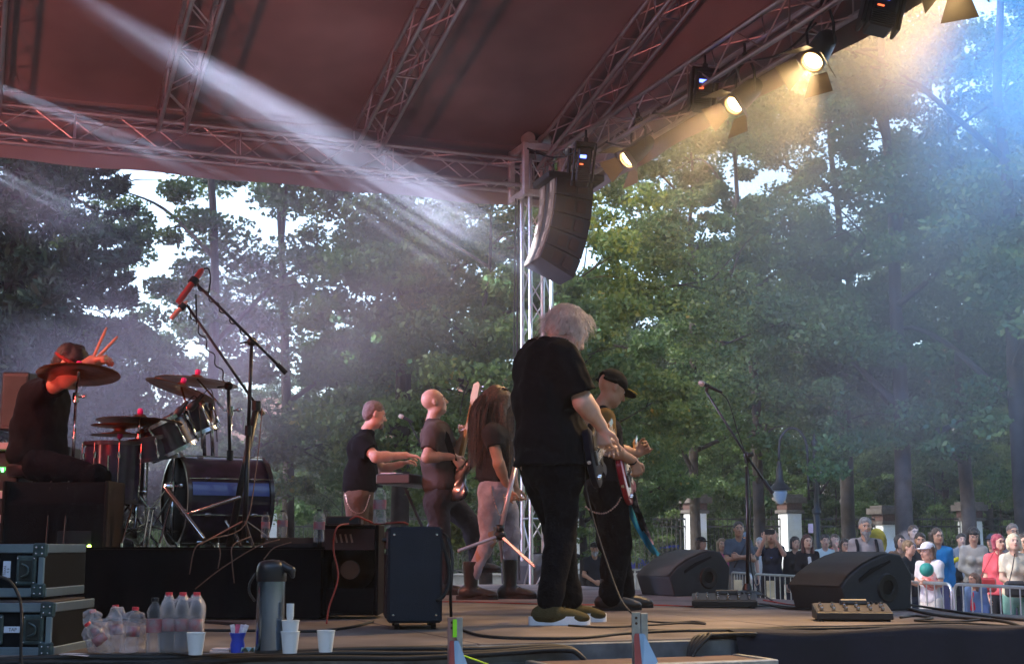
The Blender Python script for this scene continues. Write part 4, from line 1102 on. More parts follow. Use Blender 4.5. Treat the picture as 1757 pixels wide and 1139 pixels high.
# --- the long haired singer
D3 = 11.05
M_denim = cloth('light_jeans', (.40, .35, .38), var=.35, bump=.5, bscale=70); M_dvest = cloth('charcoal_vest', (.035, .032, .033))
F3 = figure('man with very long brown hair, dark sleeveless jacket and washed jeans, walking', ('jacket', 'jeans'), D3, (.95, .32, 0),
    dict(head=(853, 692, .0), neck=(850, 722, 0), shR=(843, 744, -.17), elR=(856, 796, -.22), wrR=(871, 838, -.10), shL=(858, 742, .17), elL=(876, 795, .24), wrL=(884, 835, .2),
         pel=(851, 842, 0), hipR=(842, 850, -.08), knR=(838, 925, -.06), anR=(808, 994, -.06), hipL=(862, 848, .09), knL=(880, 918, .10), anL=(875, 990, .10)),
    M_dvest, M_denim, SK_B, [((850, 752, 0), (.19, .14, .14)), ((851, 795, 0), (.165, .14, .16)), ((851, 818, 0), (.165, .14, .08))],
    hs=1.0, headf=(.93, .30, -.12), sleeve=.42, hem=(850, 827), legr=(.08, .06, .045), legc=(.105, .070, .047), slr=.068,
    hands={'R': (V(.25, .1, -1), V(.6, .7, 0), 1.3, 1.05), 'L': (V(.2, 0, -1), V(.6, -.7, 0), .8, 1.05)})
M_brhair = mat('hair_brown', (.075, .045, .032), .55, var=.5, nscale=60)
c = Field(.009); L = F3['L']; hf = F3['hf']
c.ell(L(0, -.02, .045), (.088, .105, .085), hf, .02); c.cone(L(0, -.06, 0), P(841, 752, D3 - .03), .085, .085, .04); c.cone(P(841, 752, D3 - .03), P(838, 780, D3 - .05), .075, .04, .04)
c.ell(L(0, .0, .03), (.102, .118, .112), hf, .03); c.ell(L(0, .04, -.05), (.085, .085, .12), hf, .03); c.cone(L(.06, .02, .03), P(864, 742, D3 - .12), .045, .035, .04); c.cone(L(-.06, .03, .03), P(872, 750, D3 + .1), .045, .05, .04); c.noise(.006, 60, 4, (1, 1, .2)); ho = fbuild(c, 'hair', M_brhair, F3['body'])
roots = []
for i in range(4500):
    th_ = rng.uniform(0, 6.283); rr_ = rng.uniform(.05, 1)
    roots.append((L(.085 * rr_ * math.cos(th_), -.02 + .1 * rr_ * math.sin(th_), .05 + .075 * math.sqrt(max(0, 1 - rr_ * rr_))), math.cos(th_), math.sin(th_), rng.uniform(.40, .66), rng.uniform(0, 6), rng.uniform(.7, 1.15)))
def long_fn(rt_, t):
    p, cx_, sy_, ln, ph, sp_ = rt_
    o_ = hf[0] * (cx_ * .115 * sp_) + Vector((hf[1].x, hf[1].y, 0)).normalized() * (sy_ * .11 * sp_ - .05)
    k_ = min(1, t * 2.2)
    return p + (o_ - (hf[0] * (cx_ * .08))) * (k_ * (2 - k_)) * .8 + V(.006 * math.sin(ph + t * 7), .006 * math.cos(ph + t * 6), -ln * t - .0)
ribbons('hair_strands', M_brhair, ho, roots, long_fn, .0018, 10)
roots = []
for i in range(1500):
    a_ = rng.uniform(-.3, 1.9); roots.append((L(.06 * math.cos(a_) + rng.uniform(-.02, .02), .075 * math.sin(a_) - .01, .11 + rng.uniform(-.02, .015)), P(858 + 20 * rng.random(), 790 + rng.uniform(-30, 22), D3 - .2 + .12 * rng.random()), rng.uniform(0, 6), a_))
def front_fn(rt_, t):
    p, e, ph, a_ = rt_; m_ = L(.105 * math.cos(a_), .13 * math.sin(a_) + .01, -.02)
    return p * (1 - t) ** 2 + m_ * (2 * t * (1 - t)) + e * t * t + V(.007 * math.sin(ph + t * 8), .007 * math.cos(ph + t * 6), 0)
ribbons('front_hair_strands', M_brhair, ho, roots, front_fn, .0018, 10)
for q_ in 'RL': shoe('s', F3['q']['an' + q_], (.97, -.12, 0), 0.0, M_boot, M_blacksole, F3['body'], 1.1, boot=.12)
chn = MB(); chain(chn, [P(842, 833, D3 - .19), P(848, 860, D3 - .21), P(858, 884, D3 - .2), P(866, 872, D3 - .18), P(864, 846, D3 - .17)]); chn.build('wallet_chain', M_chain, F3['body'])
# --- bass player
D4 = 12.0
M_gtee = cloth('grey_tee', (.075, .055, .05)); M_dj = cloth('dark_jeans', (.045, .038, .04), bump=.5, bscale=80)
F4 = figure('bald man in a grey t-shirt playing a bass with his head raised', ('t_shirt', 'jeans'), D4, (.9, .3, 0),
    dict(head=(745, 690, .0), neck=(742, 722, 0), shR=(744, 744, -.17), elR=(733, 784, -.24), wrR=(778, 783, -.14), shL=(752, 742, .17), elL=(782, 775, .26), wrL=(794, 752, .16),
         pel=(757, 852, 0), hipR=(750, 862, -.08), knR=(757, 925, -.05), anR=(760, 994, .0), hipL=(768, 860, .1), knL=(808, 900, .15), anL=(820, 962, .25)),
    M_gtee, M_dj, SK_A, [((748, 750, 0), (.195, .145, .14)), ((752, 795, 0), (.185, .16, .17)), ((756, 830, 0), (.185, .16, .11))],
    hs=1.03, headf=(.93, .22, .28), sleeve=.72, hem=(755, 850), legc=(.115, .082, .07), slr=.082, armr=(.055, .045, .032),
    hands={'R': (V(.75, .1, -.8), V(-.2, .9, -.3), .7, 1.1), 'L': (V(.35, 0, 1), V(-.5, -.7, 0), 1.2, 1.05)})
eyes(F4['L'], F4['hf'], 1.03, F4['body'], brow=mat('hair_brownish', (.1, .06, .04), .6))
shoe('s', F4['q']['anR'], (.97, 0, 0), 0.0, M_boot, M_blacksole, F4['body'], 1.05)
shoe('s', F4['q']['anL'], (.97, .1, 0), F4['q']['anL'].z - .1, M_boot, M_blacksole, F4['body'], 1.05)
guitar('bass_guitar', 'black bass guitar with pale maple neck held upright by the bald man', P(781, 815, D4 - .07), (.21, .18, 1.0), (.55, .80, -.1), mat('bass_black', (.012, .011, .012), .25, coat=.5), L=.72, bass=True)
b_ = MB(); b_.grid(lambda s_, t: [P(733, 733, D4 + .12), P(744, 722, D4 - .1), P(765, 745, D4 - .2), P(779, 790, D4 - .17), P(783, 800, D4 - .1)][int(t * 4)] + V((s_ - .5) * .055, .01, 0), 3, 4)
tag(b_.build('guitar_strap', M_black, None, True, fix=False), 'black strap over the shoulder of the bald bass player', 'strap')
# --- keyboard player
D5 = 12.7
F5 = figure('man with short grey hair in a black t-shirt reaching out over a keyboard', ('t_shirt', 'trousers'), D5, (.95, .3, 0),
    dict(head=(643, 711, .0), neck=(630, 738, 0), shR=(622, 762, -.17), elR=(645, 784, -.28), wrR=(697, 781, -.16), shL=(628, 760, .17), elL=(655, 806, .24), wrL=(688, 796, .2),
         pel=(616, 850, 0), hipR=(612, 862, -.08), knR=(616, 930, -.05), anR=(612, 992, .0), hipL=(622, 860, .1), knL=(632, 928, .15), anL=(630, 990, .2)),
    M_tee, cloth('brown_trousers', (.12, .085, .065), bump=.4), SK_A, [((621, 770, 0), (.19, .145, .14)), ((619, 812, 0), (.18, .165, .17)), ((617, 836, 0), (.175, .16, .11))],
    hs=1.02, headf=(.93, .30, -.2), sleeve=.62, hem=(616, 852), legc=(.115, .085, .075), slr=.08, armr=(.055, .046, .032),
    hands={'R': (V(1, .1, -.1), V(0, 0, -1), .3, 1.1), 'L': (V(.9, .1, .3), V(0, 0, -1), .5, 1.05)})
eyes(F5['L'], F5['hf'], 1.02, F5['body'], brow=mat('hair_brownish', (1, 1, 1)))
c = Field(.008); L = F5['L']; hf = F5['hf']; c.ell(L(0, -.018, .045), (.082, .1, .083), hf, .02); c.ell(L(0, -.05, -.01), (.07, .065, .07), hf, .03); c.sub(L(0, .12, -.02), (.062, .085, .075), hf, .012); c.noise(.003, 90, 4)
fbuild(c, 'hair', mat('hair_greybrown', (.14, .11, .10), .7, var=.3, nscale=60), F5['body'])
c = Field(.007); c.ell(L(0, .07, -.085), (.036, .03, .035), hf, .02); c.noise(.003, 90, 4); fbuild(c, 'beard', mat('hair_greybrown', (1, 1, 1)), F5['body'])
for q_ in 'RL': shoe('s', F5['q']['an' + q_], (.97, 0, 0), 0.0, M_boot, M_blacksole, F5['body'], 1.05)
chn = MB(); chain(chn, [P(592, 846, D5 - .2), P(598, 868, D5 - .25), P(610, 879, D5 - .27), P(625, 876, D5 - .26), P(635, 848, D5 - .2)]); chn.build('wallet_chain', M_chain, F5['body'])
# --- drummer, bowed behind the cymbals
D6 = 8.65; RZ = .40
M_btee = cloth('drummer_tee', (.006, .005, .0055), bump=.3)
F6 = figure('drummer in black bowed forwards over his kit with raised sticks', ('t_shirt', 'trousers'), D6, (.9, -.15, 0),
    dict(head=(122, 625, -.02), neck=(96, 655, 0), shR=(72, 672, -.18), elR=(112, 652, -.38), wrR=(158, 618, -.30), shL=(80, 665, .18), elL=(125, 655, .38), wrL=(166, 622, .22),
         pel=(62, 785, 0), hipR=(66, 796, -.12), knR=(165, 820, -.2), anR=(172, 905, -.18), hipL=(66, 796, .12), knL=(160, 822, .25), anL=(178, 905, .25)),
    M_btee, M_jblk, SK_B, [((76, 690, 0), (.20, .15, .16)), ((66, 735, 0), (.19, .165, .18)), ((64, 780, 0), (.20, .18, .12))],
    hs=1.0, headf=(.86, -.15, -.5), sleeve=.5, slr=.08, hem=(60, 812), armr=(.055, .045, .032),
    hands={'R': (V(.9, -.1, .2), V(.2, .3, -.9), 1.6, .95), 'L': (V(.9, .1, .2), V(.2, -.3, -.9), 1.6, .95)})
c = Field(.008); L = F6['L']; hf = F6['hf']; c.ell(L(0, -.015, .045), (.088, .106, .085), hf, .02); c.ell(L(0, -.06, -.01), (.075, .06, .07), hf, .03); c.sub(L(0, .12, -.03), (.06, .085, .08), hf, .012); c.noise(.006, 60, 4)
fbuild(c, 'hair', mat('hair_black', (.012, .010, .010), .6), F6['body'])
MB().tube([L(.088 * math.cos(a_), -.01 + .105 * math.sin(a_), .02) for a_ in [k_ * .3142 for k_ in range(21)]], .012, 6, caps=False).build('headband', cloth('headband_red', (.2, .03, .025)), F6['body'])
for q_ in 'RL': shoe('s', F6['q']['an' + q_], (.97, 0, 0), RZ, M_boot, M_blacksole, F6['body'], 1.0)
for s_, (x_, y_, d_) in (('R', (183, 562, -.25)), ('L', (202, 577, .25))):
    a_ = F6['q']['wr' + s_] + V(.02, 0, .05); e_ = P(x_, y_, D6 + d_); b_ = MB().tube([a_ - (e_ - a_).normalized() * .1, a_, a_.lerp(e_, .8), e_], [.010, .010, .009, .006], 8)
    tag(b_.build('drumstick', mat('stick_wood', (.45, .22, .12), .5), smooth=True), 'drumstick raised ' + ('more upright, nearer the camera' if s_ == 'R' else 'more tilted, behind the other stick'), 'drumstick', 'drumsticks in the hands of the drummer')
# ------------------------------------------------------------------ hung gear: line array, stage lamps
M_spk = mat('speaker_grey', (.030, .032, .036), .7, bump=.2, bscale=150); M_spk2 = mat('speaker_port', (.035, .024, .021), .7)
M_grille = mat('speaker_grille', (.05, .037, .024), .6, bump=.3, bscale=220); M_blk = mat('matt_black', (.012, .012, .013), .55, var=.2, bump=.1, bscale=120)
M_chrome = mat('chrome', (.65, .65, .66), .18, 1.0, var=.03)
la = thing('line_array_speaker', 'hanging column of curved line array speakers beside the tower top', 'loudspeaker', P(950, 300, 14.0))
D_ = 14.0
fa = [(957, 292), (997, 300), (990, 318)]
ang = [R(8), R(4), R(-3), R(-12), R(-24)]
top_ = P(962, 322, D_)
ctr = top_.copy()
fx = V(-1, -.32, 0).normalized()          # rear side of the boxes, slightly towards the camera
def arr_frame(a_):
    f_ = (fx * math.cos(a_) + V(0, 0, 1) * math.sin(a_)); w_ = V(-fx.y, fx.x, 0).normalized() * -1; return f_, w_, f_.cross(w_) * -1
pos = top_ + V(.07, 0, .04)
for i, a_ in enumerate([R(2), R(7), R(12), R(17), R(23)]):
    f_, w_, u_ = arr_frame(a_)
    if u_.z < 0: u_ = -u_
    hh = .20; dp = .42; wd = .52
    c_ = pos - u_ * (hh / 2)
    cabm = MB(); vs = []
    for zz, sh_ in ((.5, 0), (-.5, 0)):
        for (x_, y_) in ((.5, -.5), (.5, .5), (-.5, .5), (-.5, -.5)):
            vs.append(c_ + f_ * (x_ * dp) + w_ * (y_ * wd * (1 if x_ > 0 else .8)) + u_ * (zz * hh * (1 if x_ < 0 else .80)))
    cabm.add(vs, [(0, 1, 2, 3), (7, 6, 5, 4), (0, 4, 5, 1), (1, 5, 6, 2), (2, 6, 7, 3), (3, 7, 4, 0)])
    cb_ = cabm.build('cabinet', M_spk, la)
    side_n = w_ if (w_.y < 0) else -w_
    sn = 1 if side_n == w_ else -1
    # handle recess on the side towards the camera: two dark ports with an arched frame
    for k in (-1, 1):
        cc = c_ - f_ * (.02 + .065 * k) + side_n * (wd * .456)
        pts = [cc + f_ * x_ + u_ * z_ for x_, z_ in ([(-.048, -.06), (.048, -.06), (.048, .055), (0, .068), (-.048, .045)] if k > 0 else [(-.048, -.06), (.048, -.06), (.048, .045), (0, .068), (-.048, .055)])]
        MB().prism(pts, side_n * .012).build('side_port', M_spk2, cb_)
    for q_ in (-1, 1):
        gr = MB(); gr.box(c_ + f_ * (dp / 2 + .006) + w_ * (q_ * wd * .3), (.012, wd * .30, hh * .86), (f_, w_, u_)); gr.build('rear_panel', mat('rear_buff', (.14, .11, .075), .7, bump=.3, bscale=200), cb_)  # rear face with handle windows; warm stage light put into the buff
        MB().box(c_ + f_ * (dp / 2 + .016) + w_ * (q_ * wd * .27), (.01, wd * .12, hh * .5), (f_, w_, u_), .004).build('handle_window', mat('handle_pale', (.26, .21, .15), .5), cb_)
    MB().box(c_ + f_ * (dp / 2 + .004), (.01, wd * .2, hh * .9), (f_, w_, u_)).build('rigging_strip', M_blk, cb_)
    pos = pos - u_ * (hh * .98) + f_ * 0.0
fr_ = MB(); fr_.box(top_ + V(.08, 0, .06), (.62, .5, .07), (fx, V(-fx.y, fx.x, 0), UPV), .01)
fr_.tube([top_ + V(.08, 0, .1), top_ + V(.1, 0, .42)], .02, 8); fr_.build('flying_frame', M_blk, la)
M_lampc = mat('lamp_case', (.014, .014, .016), .45, bump=.1, bscale=90)
M_barn = mat('barn_door', (.09, .065, .035), .5, var=.1)
def emis(name, c, st_):
    m = bpy.data.materials.new(name); m.use_nodes = True
    n, l = m.node_tree.nodes, m.node_tree.links
    b = n['Principled BSDF']; tc = n.new('ShaderNodeTexCoord'); vz = n.new('ShaderNodeTexVoronoi'); vz.inputs['Scale'].default_value = 60
    l.new(tc.outputs['Object'], vz.inputs['Vector']); mr = n.new('ShaderNodeMapRange'); mr.inputs['To Min'].default_value = st_; mr.inputs['To Max'].default_value = st_ * .55
    l.new(vz.outputs['Distance'], mr.inputs['Value']); l.new(mr.outputs[0], b.inputs['Emission Strength'])
    b.inputs['Base Color'].default_value = (*c, 1); b.inputs['Emission Color'].default_value = (*c, 1); return m
M_glow = emis('lamp_glow', (1.0, .72, .36), 9.0)
def clamp_(mb, p, up_=.12): mb.box(p, (.045, .045, .07), None, .006); mb.tube([p, p + V(0, 0, up_)], .012, 6)
def par_lamp(label, lens, d, D, hang, power, size=62):
    """a par can with barn doors: lens centre, light direction"""
    l_ = P(lens[0], lens[1], D); d = Vector(d).normalized(); t = thing('par_lamp', label, 'stage lamp', l_, group='warm par lamps along the front truss')
    x = d.cross(UPV).normalized(); u = x.cross(d)
    c = MB(); c.lathe([(.0, -.36), (.06, -.36), (.085, -.3), (.098, -.12), (.098, 0.0), (.08, .0), (.074, -.05)], l_, d, 24); c.build('can', M_lampc, t, 40)
    g = MB(); g.lathe([(.0, -.006), (.04, -.008), (.074, -.02)], l_, d, 24); g.build('lens', M_glow, t)
    r = MB(); r.tube([l_ + (x * math.cos(a_) + u * math.sin(a_)) * .088 + d * .004 for a_ in [k_ * .2618 for k_ in range(25)]], .008, 6, caps=False); r.build('rim', mat('rim_brass', (.5, .36, .16), .35, .7), t)
    for k, (ax1, ax2, w_) in enumerate(((u, x, .21), (-u, x, .21), (x, u, .19), (-x, u, .19))):
        b = l_ + ax1 * .112 + d * .01; dd = (d * .80 + ax1 * .60).normalized(); ln = .17; nn = dd.cross(ax2).normalized()
        MB().prism([b - ax2 * w_ * .36, b + ax2 * w_ * .36, b + dd * ln + ax2 * w_ * .62, b + dd * ln - ax2 * w_ * .62], nn * .003).build('barn_door', M_barn, t)
    y = MB(); hp = P(hang[0], hang[1], D); pv = l_ - d * .18
    for s_ in (-1, 1): y.tube([pv + x * (.115 * s_), pv + x * (.125 * s_) + UPV * .17, hp + x * (.05 * s_) - UPV * .02, hp], .012, 6)
    clamp_(y, hp); y.build('yoke', M_lampc, t)
    spot(l_ + d * .02, l_ + d * 3, power, (1.0, .62, .26), size, .6, .06, 'par_light')
    return t
par_lamp('warm par lamp lit nearest the tower, its barn doors hanging open below', (1076, 274), (-.62, -.34, -.62), 13.0, (1094, 200), 55)
par_lamp('warm par lamp lit in the middle of the front truss', (1259, 181), (-.60, -.36, -.62), 11.4, (1278, 98), 70)
par_lamp('bright warm par lamp third from the tower with glowing barn doors', (1394, 106), (-.45, -.42, -.70), 10.2, (1412, 10), 140)
par_lamp('warm par lamp at the very top right with only its barn doors in view', (1640, -30), (-.30, -.55, -.78), 9.0, (1650, -130), 300, 60)
# the broad warm beam of that lamp and its neighbours falls through the haze over the audience side
spot(P(1700, -190, 8.9), P(1300, 300, 18.5), 4200, (1.0, .58, .18), 32, .9, .05, 'par_light')
def led_fixture(label, c, D, sz, hang, tilt=0, barn=True):
    p = P(c[0], c[1], D); t = thing('moving_light', label, 'stage light', p, group='dark unlit fixtures with a small blue display on the front truss')
    k = D / F; w_, h_ = sz[0] * k, sz[1] * k
    A = (V(math.cos(tilt), 0, math.sin(tilt)), V(0, 1, 0), V(-math.sin(tilt), 0, math.cos(tilt)))
    d = MB(); d.box(p, (w_ * .55, .24, h_ * .8), A, .02); d.build('housing', M_lampc, t)
    y = MB()
    for s_ in (-1, 1): y.box(p + A[0] * (w_ * .38 * s_) + A[2] * (h_ * .05), (w_ * .09, .2, h_ * .9), A, .01)
    y.box(p + A[2] * (h_ * .52), (w_ * .85, .16, h_ * .09), A, .01); y.build('yoke', M_lampc, t)
    fn = MB()
    for i in range(7): fn.box(p - A[2] * (h_ * (.1 + i * .045)) - V(0, .128, 0), (w_ * .5, .015, h_ * .018), A)
    fn.build('cooling_fins', M_blk, t)
    MB().box(p + A[2] * (h_ * .18) - V(0, .123, 0) - A[0] * w_ * .06, (w_ * .24, .006, h_ * .07), A).build('display', mat('display_blue', (.03, .05, .5), .4, emit=(.10, .16, 1.0, 2.0)), t)
    MB().box(p + A[2] * (h_ * .0) - V(0, .123, 0) - A[0] * w_ * .1, (w_ * .14, .006, h_ * .03), A).build('indicator', mat('indicator_red', (.5, .05, .02), .4, emit=(1.0, .12, .04, .7)), t)
    cl = MB(); clamp_(cl, p + A[2] * (h_ * .62)); cl.build('clamp', M_lampc, t)
    return t
led_fixture('dark fixture with blue display nearest the tower', (1001, 288), 13.6, (46, 78), None, R(-6))
led_fixture('dark fixture with blue display between the first and second warm lamps', (1206, 160), 11.9, (58, 76), None, R(-6))
led_fixture('dark fixture with blue display cut by the top edge right of the bright lamp', (1512, 22), 9.6, (84, 90), None, R(-14))
# drooping cables under the front truss
for (x0, y0, D0, x1, y1, D1_, sag, nm_) in ((1040, 245, 13.2, 1120, 225, 12.6, 16, 'beside the first warm lamp'), (1120, 195, 12.6, 1200, 165, 11.9, 14, 'before the second dark fixture'), (1205, 140, 11.9, 1275, 110, 11.3, 14, 'over the middle warm lamp'), (1290, 105, 11.2, 1400, 40, 10.3, 18, 'left of the bright third lamp'), (905, 255, 14.9, 990, 262, 13.8, 12, 'between the tower top and the first dark fixture')):
    a, e = P(x0, y0, D0), P(x1, y1, D1_); m_ = P((x0 + x1) / 2, (y0 + y1) / 2 + sag, (D0 + D1_) / 2)
    tag(MB().tube(cat_curve([a, m_, e], 6), .009, 5).build('truss_cable', mat('cable_black', (1, 1, 1))), 'black cable looping under the front truss, ' + nm_, 'cable')
# ------------------------------------------------------------------ floor monitors
def wedge(label, pL, pR, Dn, H, faceN, group='sloping stage monitors on the deck'): pass
def monitor(label, base, rotz, W, Dp, H):
    """curved sloping monitor; local x: width axis, local y: from its low front to its high back"""
    t = thing('stage_monitor', label, 'stage monitor', base, rotz, 'black sloping stage monitors')
    prof = [(-Dp * .46, .0), (-Dp * .55, H * .42), (-Dp * .42, H * .62), (-Dp * .22, H * .80), (0, H * .93), (Dp * .18, H), (Dp * .34, H * .97), (Dp * .5, H * .62), (Dp * .46, 0)]
    n_ = len(prof)
    vs = [V(-W / 2, y, z) for y, z in prof] + [V(W / 2, y, z) for y, z in prof]
    m = MB().add(vs, [tuple(range(n_))[::-1], tuple(range(n_, 2 * n_))] + [(i, (i + 1) % n_, (i + 1) % n_ + n_, i + n_) for i in range(n_)])
    o = m.build('cabinet', M_spk, t, local=True)
    bv = o.modifiers.new('bevel', 'BEVEL'); bv.width = .012; bv.segments = 3; bv.limit_method = 'ANGLE'; bv.angle_limit = R(40)
    g = MB(); gp_ = [(-Dp * .55, H * .42), (-Dp * .42, H * .62), (-Dp * .22, H * .80), (0, H * .93), (Dp * .18, H)]
    def gfn(s_, q):
        k = q * 4; i = min(3, int(k)); f_ = k - i; y = gp_[i][0] * (1 - f_) + gp_[i + 1][0] * f_; z = gp_[i][1] * (1 - f_) + gp_[i + 1][1] * f_
        return V((s_ - .5) * W * .96, y - .008, z + .008)
    g.grid(gfn, 4, 16); g.build('grille', M_grille, t, True, local=True, fix=False)
    for s_ in (-1, 1):
        MB().lathe([(.0, .0), (.045, .0), (.05, .008), (.085, .012), (.09, .004), (.095, 0)], V(s_ * (W / 2 + .001), Dp * .12, H * .40), V(s_, 0, 0), 28).build('side_handle', M_blk, t, 30, local=True)
        sl_ = [V(s_ * (W / 2 + .002), y, z) for y, z in ((-Dp * .30, H * .56), (-Dp * .12, H * .73), (Dp * .16, H * .88), (Dp * .17, H * .84), (-Dp * .1, H * .66), (-Dp * .29, H * .5))]
        MB().prism(sl_, V(s_ * .006, 0, 0)).build('side_slot', mat('slot_dark', (.004, .004, .004), .9), t, local=True)
    MB().box(V(-W * .3, -Dp * .50, H * .47), (.05, .01, .03), None, .003).build('badge', mat('badge_grey', (.35, .36, .38), .4, .5), t, local=True)
    return t
g_ = G(1178, 1021); monitor('black sloping stage monitor left of the microphone stand', V(g_.x, g_.y + .12, 0), R(-62), .50, .60, .375)
g_ = G(1472, 1047); monitor('larger looking black sloping stage monitor right of the microphone stand', V(g_.x, g_.y + .14, 0), R(-60), .50, .60, .37)
g_ = G(915, 1001); monitor('grey stage monitor half hidden behind the legs of the white haired man', V(g_.x - .05, g_.y + .1, 0), R(160), .48, .5, .33)
# ------------------------------------------------------------------ microphone on a straight boom stand (right)
def mic(name, label, tip, tail, par=None, head=(.55, .45, .38)):
    a, b = Vector(tip), Vector(tail); d = (b - a).normalized()
    t = thing(name, label, 'microphone', a, group='vocal microphones')
    hm_ = mat('mic_mesh', head, .45, .6, bump=.8, bscale=400)
    MB().lathe([(.0, -.028), (.016, -.022), (.0245, -.004), (.0255, .008), (.023, .022), (.018, .03)], a + d * .028, d, 18).build('mic_head', hm_, t, 50)
    MB().lathe([(.018, .03), (.0185, .06), (.015, .1), (.012, (b - a).length), (.0, (b - a).length)], a + d * .028, d, 16).build('mic_handle', mat('mic_black', (.02, .02, .022), .4), t, 50)
    return t
DM = 11.2
gb_ = G(1283, 1021); DM = gb_.y
ms = thing('microphone_stand', 'tall black microphone stand with its boom raised towards the left, between the stage monitors', 'microphone stand', gb_, group='black microphone stands')
M_std = mat('stand_black', (.012, .012, .013), .4, var=.1)
MB().lathe([(.0, 0), (.12, 0), (.125, .012), (.11, .028), (.045, .045), (.03, .1), (.0, .1)], gb_, UPV, 28).build('base', M_std, ms, 40)
MB().tube([gb_ + UPV * .05, P(1283, 900, DM), P(1281, 800, DM)], [.015, .0155, .013], 10).build('pole', M_std, ms, True)
j_ = P(1281, 782, DM)
cl = MB(); cl.ell(j_, (.028, .028, .035)); cl.tube([j_ - UPV * .06, j_], .018, 8); cl.lathe([(.0, 0), (.02, 0), (.02, .05), (.0, .05)], j_ + V(.0, -.05, 0), V(1, 0, .3), 8); cl.build('boom_clamp', M_std, ms, True)
MB().tube([P(1326, 846, DM - .05), j_ + V(.0, 0, 0), P(1212, 672, DM - .1)], [.011, .0105, .0095], 8).build('boom', M_std, ms, True)
MB().tube([P(1326, 846, DM - .05), P(1310, 823, DM - .03)], .017, 8).build('counterweight', M_std, ms)
MB().tube([P(1212, 672, DM - .1), P(1214, 664, DM - .1), P(1217, 660, DM - .1)], .016, 8).build('mic_clip', M_std, ms)
mic('microphone', 'microphone with rosy mesh head on the boom stand at the right', P(1198, 655, DM - .1), P(1234, 671, DM - .1))
b_ = MB(); b_.tube(cat_curve([P(1234, 671, DM - .1), P(1250, 690, DM - .12), P(1264, 735, DM - .1), P(1281, 790, DM - .05), P(1288, 860, DM - .03), P(1287, 950, DM - .03), P(1297, 1005, DM - .08), G(1330, 1034)], 6), .005, 5)
tag(b_.build('microphone_cable', mat('cable_black', (1, 1, 1)), None, True), 'black cable running down the microphone stand between the monitors', 'cable')
# ------------------------------------------------------------------ pedal boards
def pedalboard(label, c, rotz, W, Dp):
    t = thing('pedalboard', label, 'pedalboard', c, rotz, 'guitar effect boards on the deck')
    h = .062
    m = MB().prism([V(-W / 2, -Dp / 2, .012), V(-W / 2, Dp / 2, .012), V(-W / 2, Dp / 2, h + .03), V(-W / 2, -Dp / 2, h - .012)], V(W, 0, 0)); o = m.build('housing', mat('pedal_case', (.03, .028, .026), .45), t, local=True)
    bv = o.modifiers.new('bevel', 'BEVEL'); bv.width = .005; bv.segments = 2
    MB().prism([V(-W / 2 + .01, -Dp / 2 + .01, h - .010), V(W / 2 - .01, -Dp / 2 + .01, h - .010), V(W / 2 - .01, Dp / 2 - .01, h + .0285), V(-W / 2 + .01, Dp / 2 - .01, h + .0285)], V(0, 0, .003)).build('top_plate', mat('pedal_plate', (.045, .036, .03), .5, .3), t, local=True)
    for j in range(2):
        for i in range(6):
            y = -Dp * .3 + j * Dp * .32; z = h - .006 + (y + Dp / 2) / Dp * .04
            MB().lathe([(.0, 0), (.011, 0), (.011, .012), (.007, .014), (.007, .024), (.0085, .026), (.0, .028)], V(-W * .42 + i * W * .16, y, z), UPV, 12).build('footswitch', M_chrome, t, 40, local=True)
    MB().box(V(.02, Dp * .36, h + .04), (W * .36, .035, .03), None, .006).build('display_bar', mat('bar_grey', (.14, .14, .15), .4, .7), t, local=True)
    for i in range(4): MB().lathe([(.0, 0), (.009, 0), (.008, .014), (.0, .015)], V(W * .22 + i * .028, Dp * .36, h + .026), UPV, 10).build('knob', M_blk, t, local=True)
    for sx_ in (-1, 1):
        for sy_ in (-1, 1): MB().lathe([(.0, 0), (.012, 0), (.012, .013), (.0, .013)], V(W * .44 * sx_, Dp * .4 * sy_, 0), UPV, 10).build('foot', M_blk, t, local=True)
    return t
g_ = G(1247, 1043); pedalboard('black effect pedalboard in front of the left stage monitor', V(g_.x, g_.y + .1, 0), R(-8), .44, .24)
g_ = G(1470, 1066); pedalboard('black effect pedalboard in front of the right stage monitor, nearer the deck edge', V(g_.x, g_.y + .1, 0), R(-6), .42, .24)
# ------------------------------------------------------------------ cables over the deck
def floor_cable(label, pts, r_=.005, m=None, name='floor_cable', wob=0):
    c = [G(x, y) + V(0, 0, r_ * 1.02 + (z[0] if z else 0)) for x, y, *z in pts]
    cc = cat_curve(c, 7)
    for i, p in enumerate(cc): p.z = max(p.z, r_ * 1.02); p.x += wob * math.sin(i * 1.3)
    o = MB().tube(cc, r_, 6).build(name, m or mat('cable_black', (1, 1, 1)), None, True)
    tag(o, label, 'cable'); return o
M_cbr = mat('braided_cable', (1, 1, 1)); M_cred = mat('cable_red', (.32, .035, .02), .5); M_cbl = mat('cable_black', (1, 1, 1))
floor_cable('red cable crossing the deck behind the front guitarist', [(700, 1033), (800, 1033), (900, 1036), (1000, 1038), (1100, 1038), (1190, 1041)], .0045, M_cred)
floor_cable('black cable across the near edge of the deck from bracket to bracket', [(790, 1082), (830, 1093), (900, 1097), (1000, 1096), (1080, 1088), (1200, 1083), (1420, 1080), (1600, 1076)], .007, M_cbl)
floor_cable('braided guitar cable lying by the white soled shoes', [(975, 1074), (1040, 1077), (1120, 1073), (1170, 1070), (1210, 1071), (1190, 1067), (1150, 1069), (1100, 1066)], .005, M_cbr)
floor_cable('long braided cable along the near right of the deck', [(1110, 1083), (1240, 1083), (1360, 1077), (1450, 1076), (1560, 1073), (1640, 1070), (1740, 1076)], .006, M_cbr)
floor_cable('black cable curving behind the right pedalboard', [(1545, 1043), (1600, 1056), (1660, 1063), (1720, 1068), (1757, 1079)], .009, M_cbl)
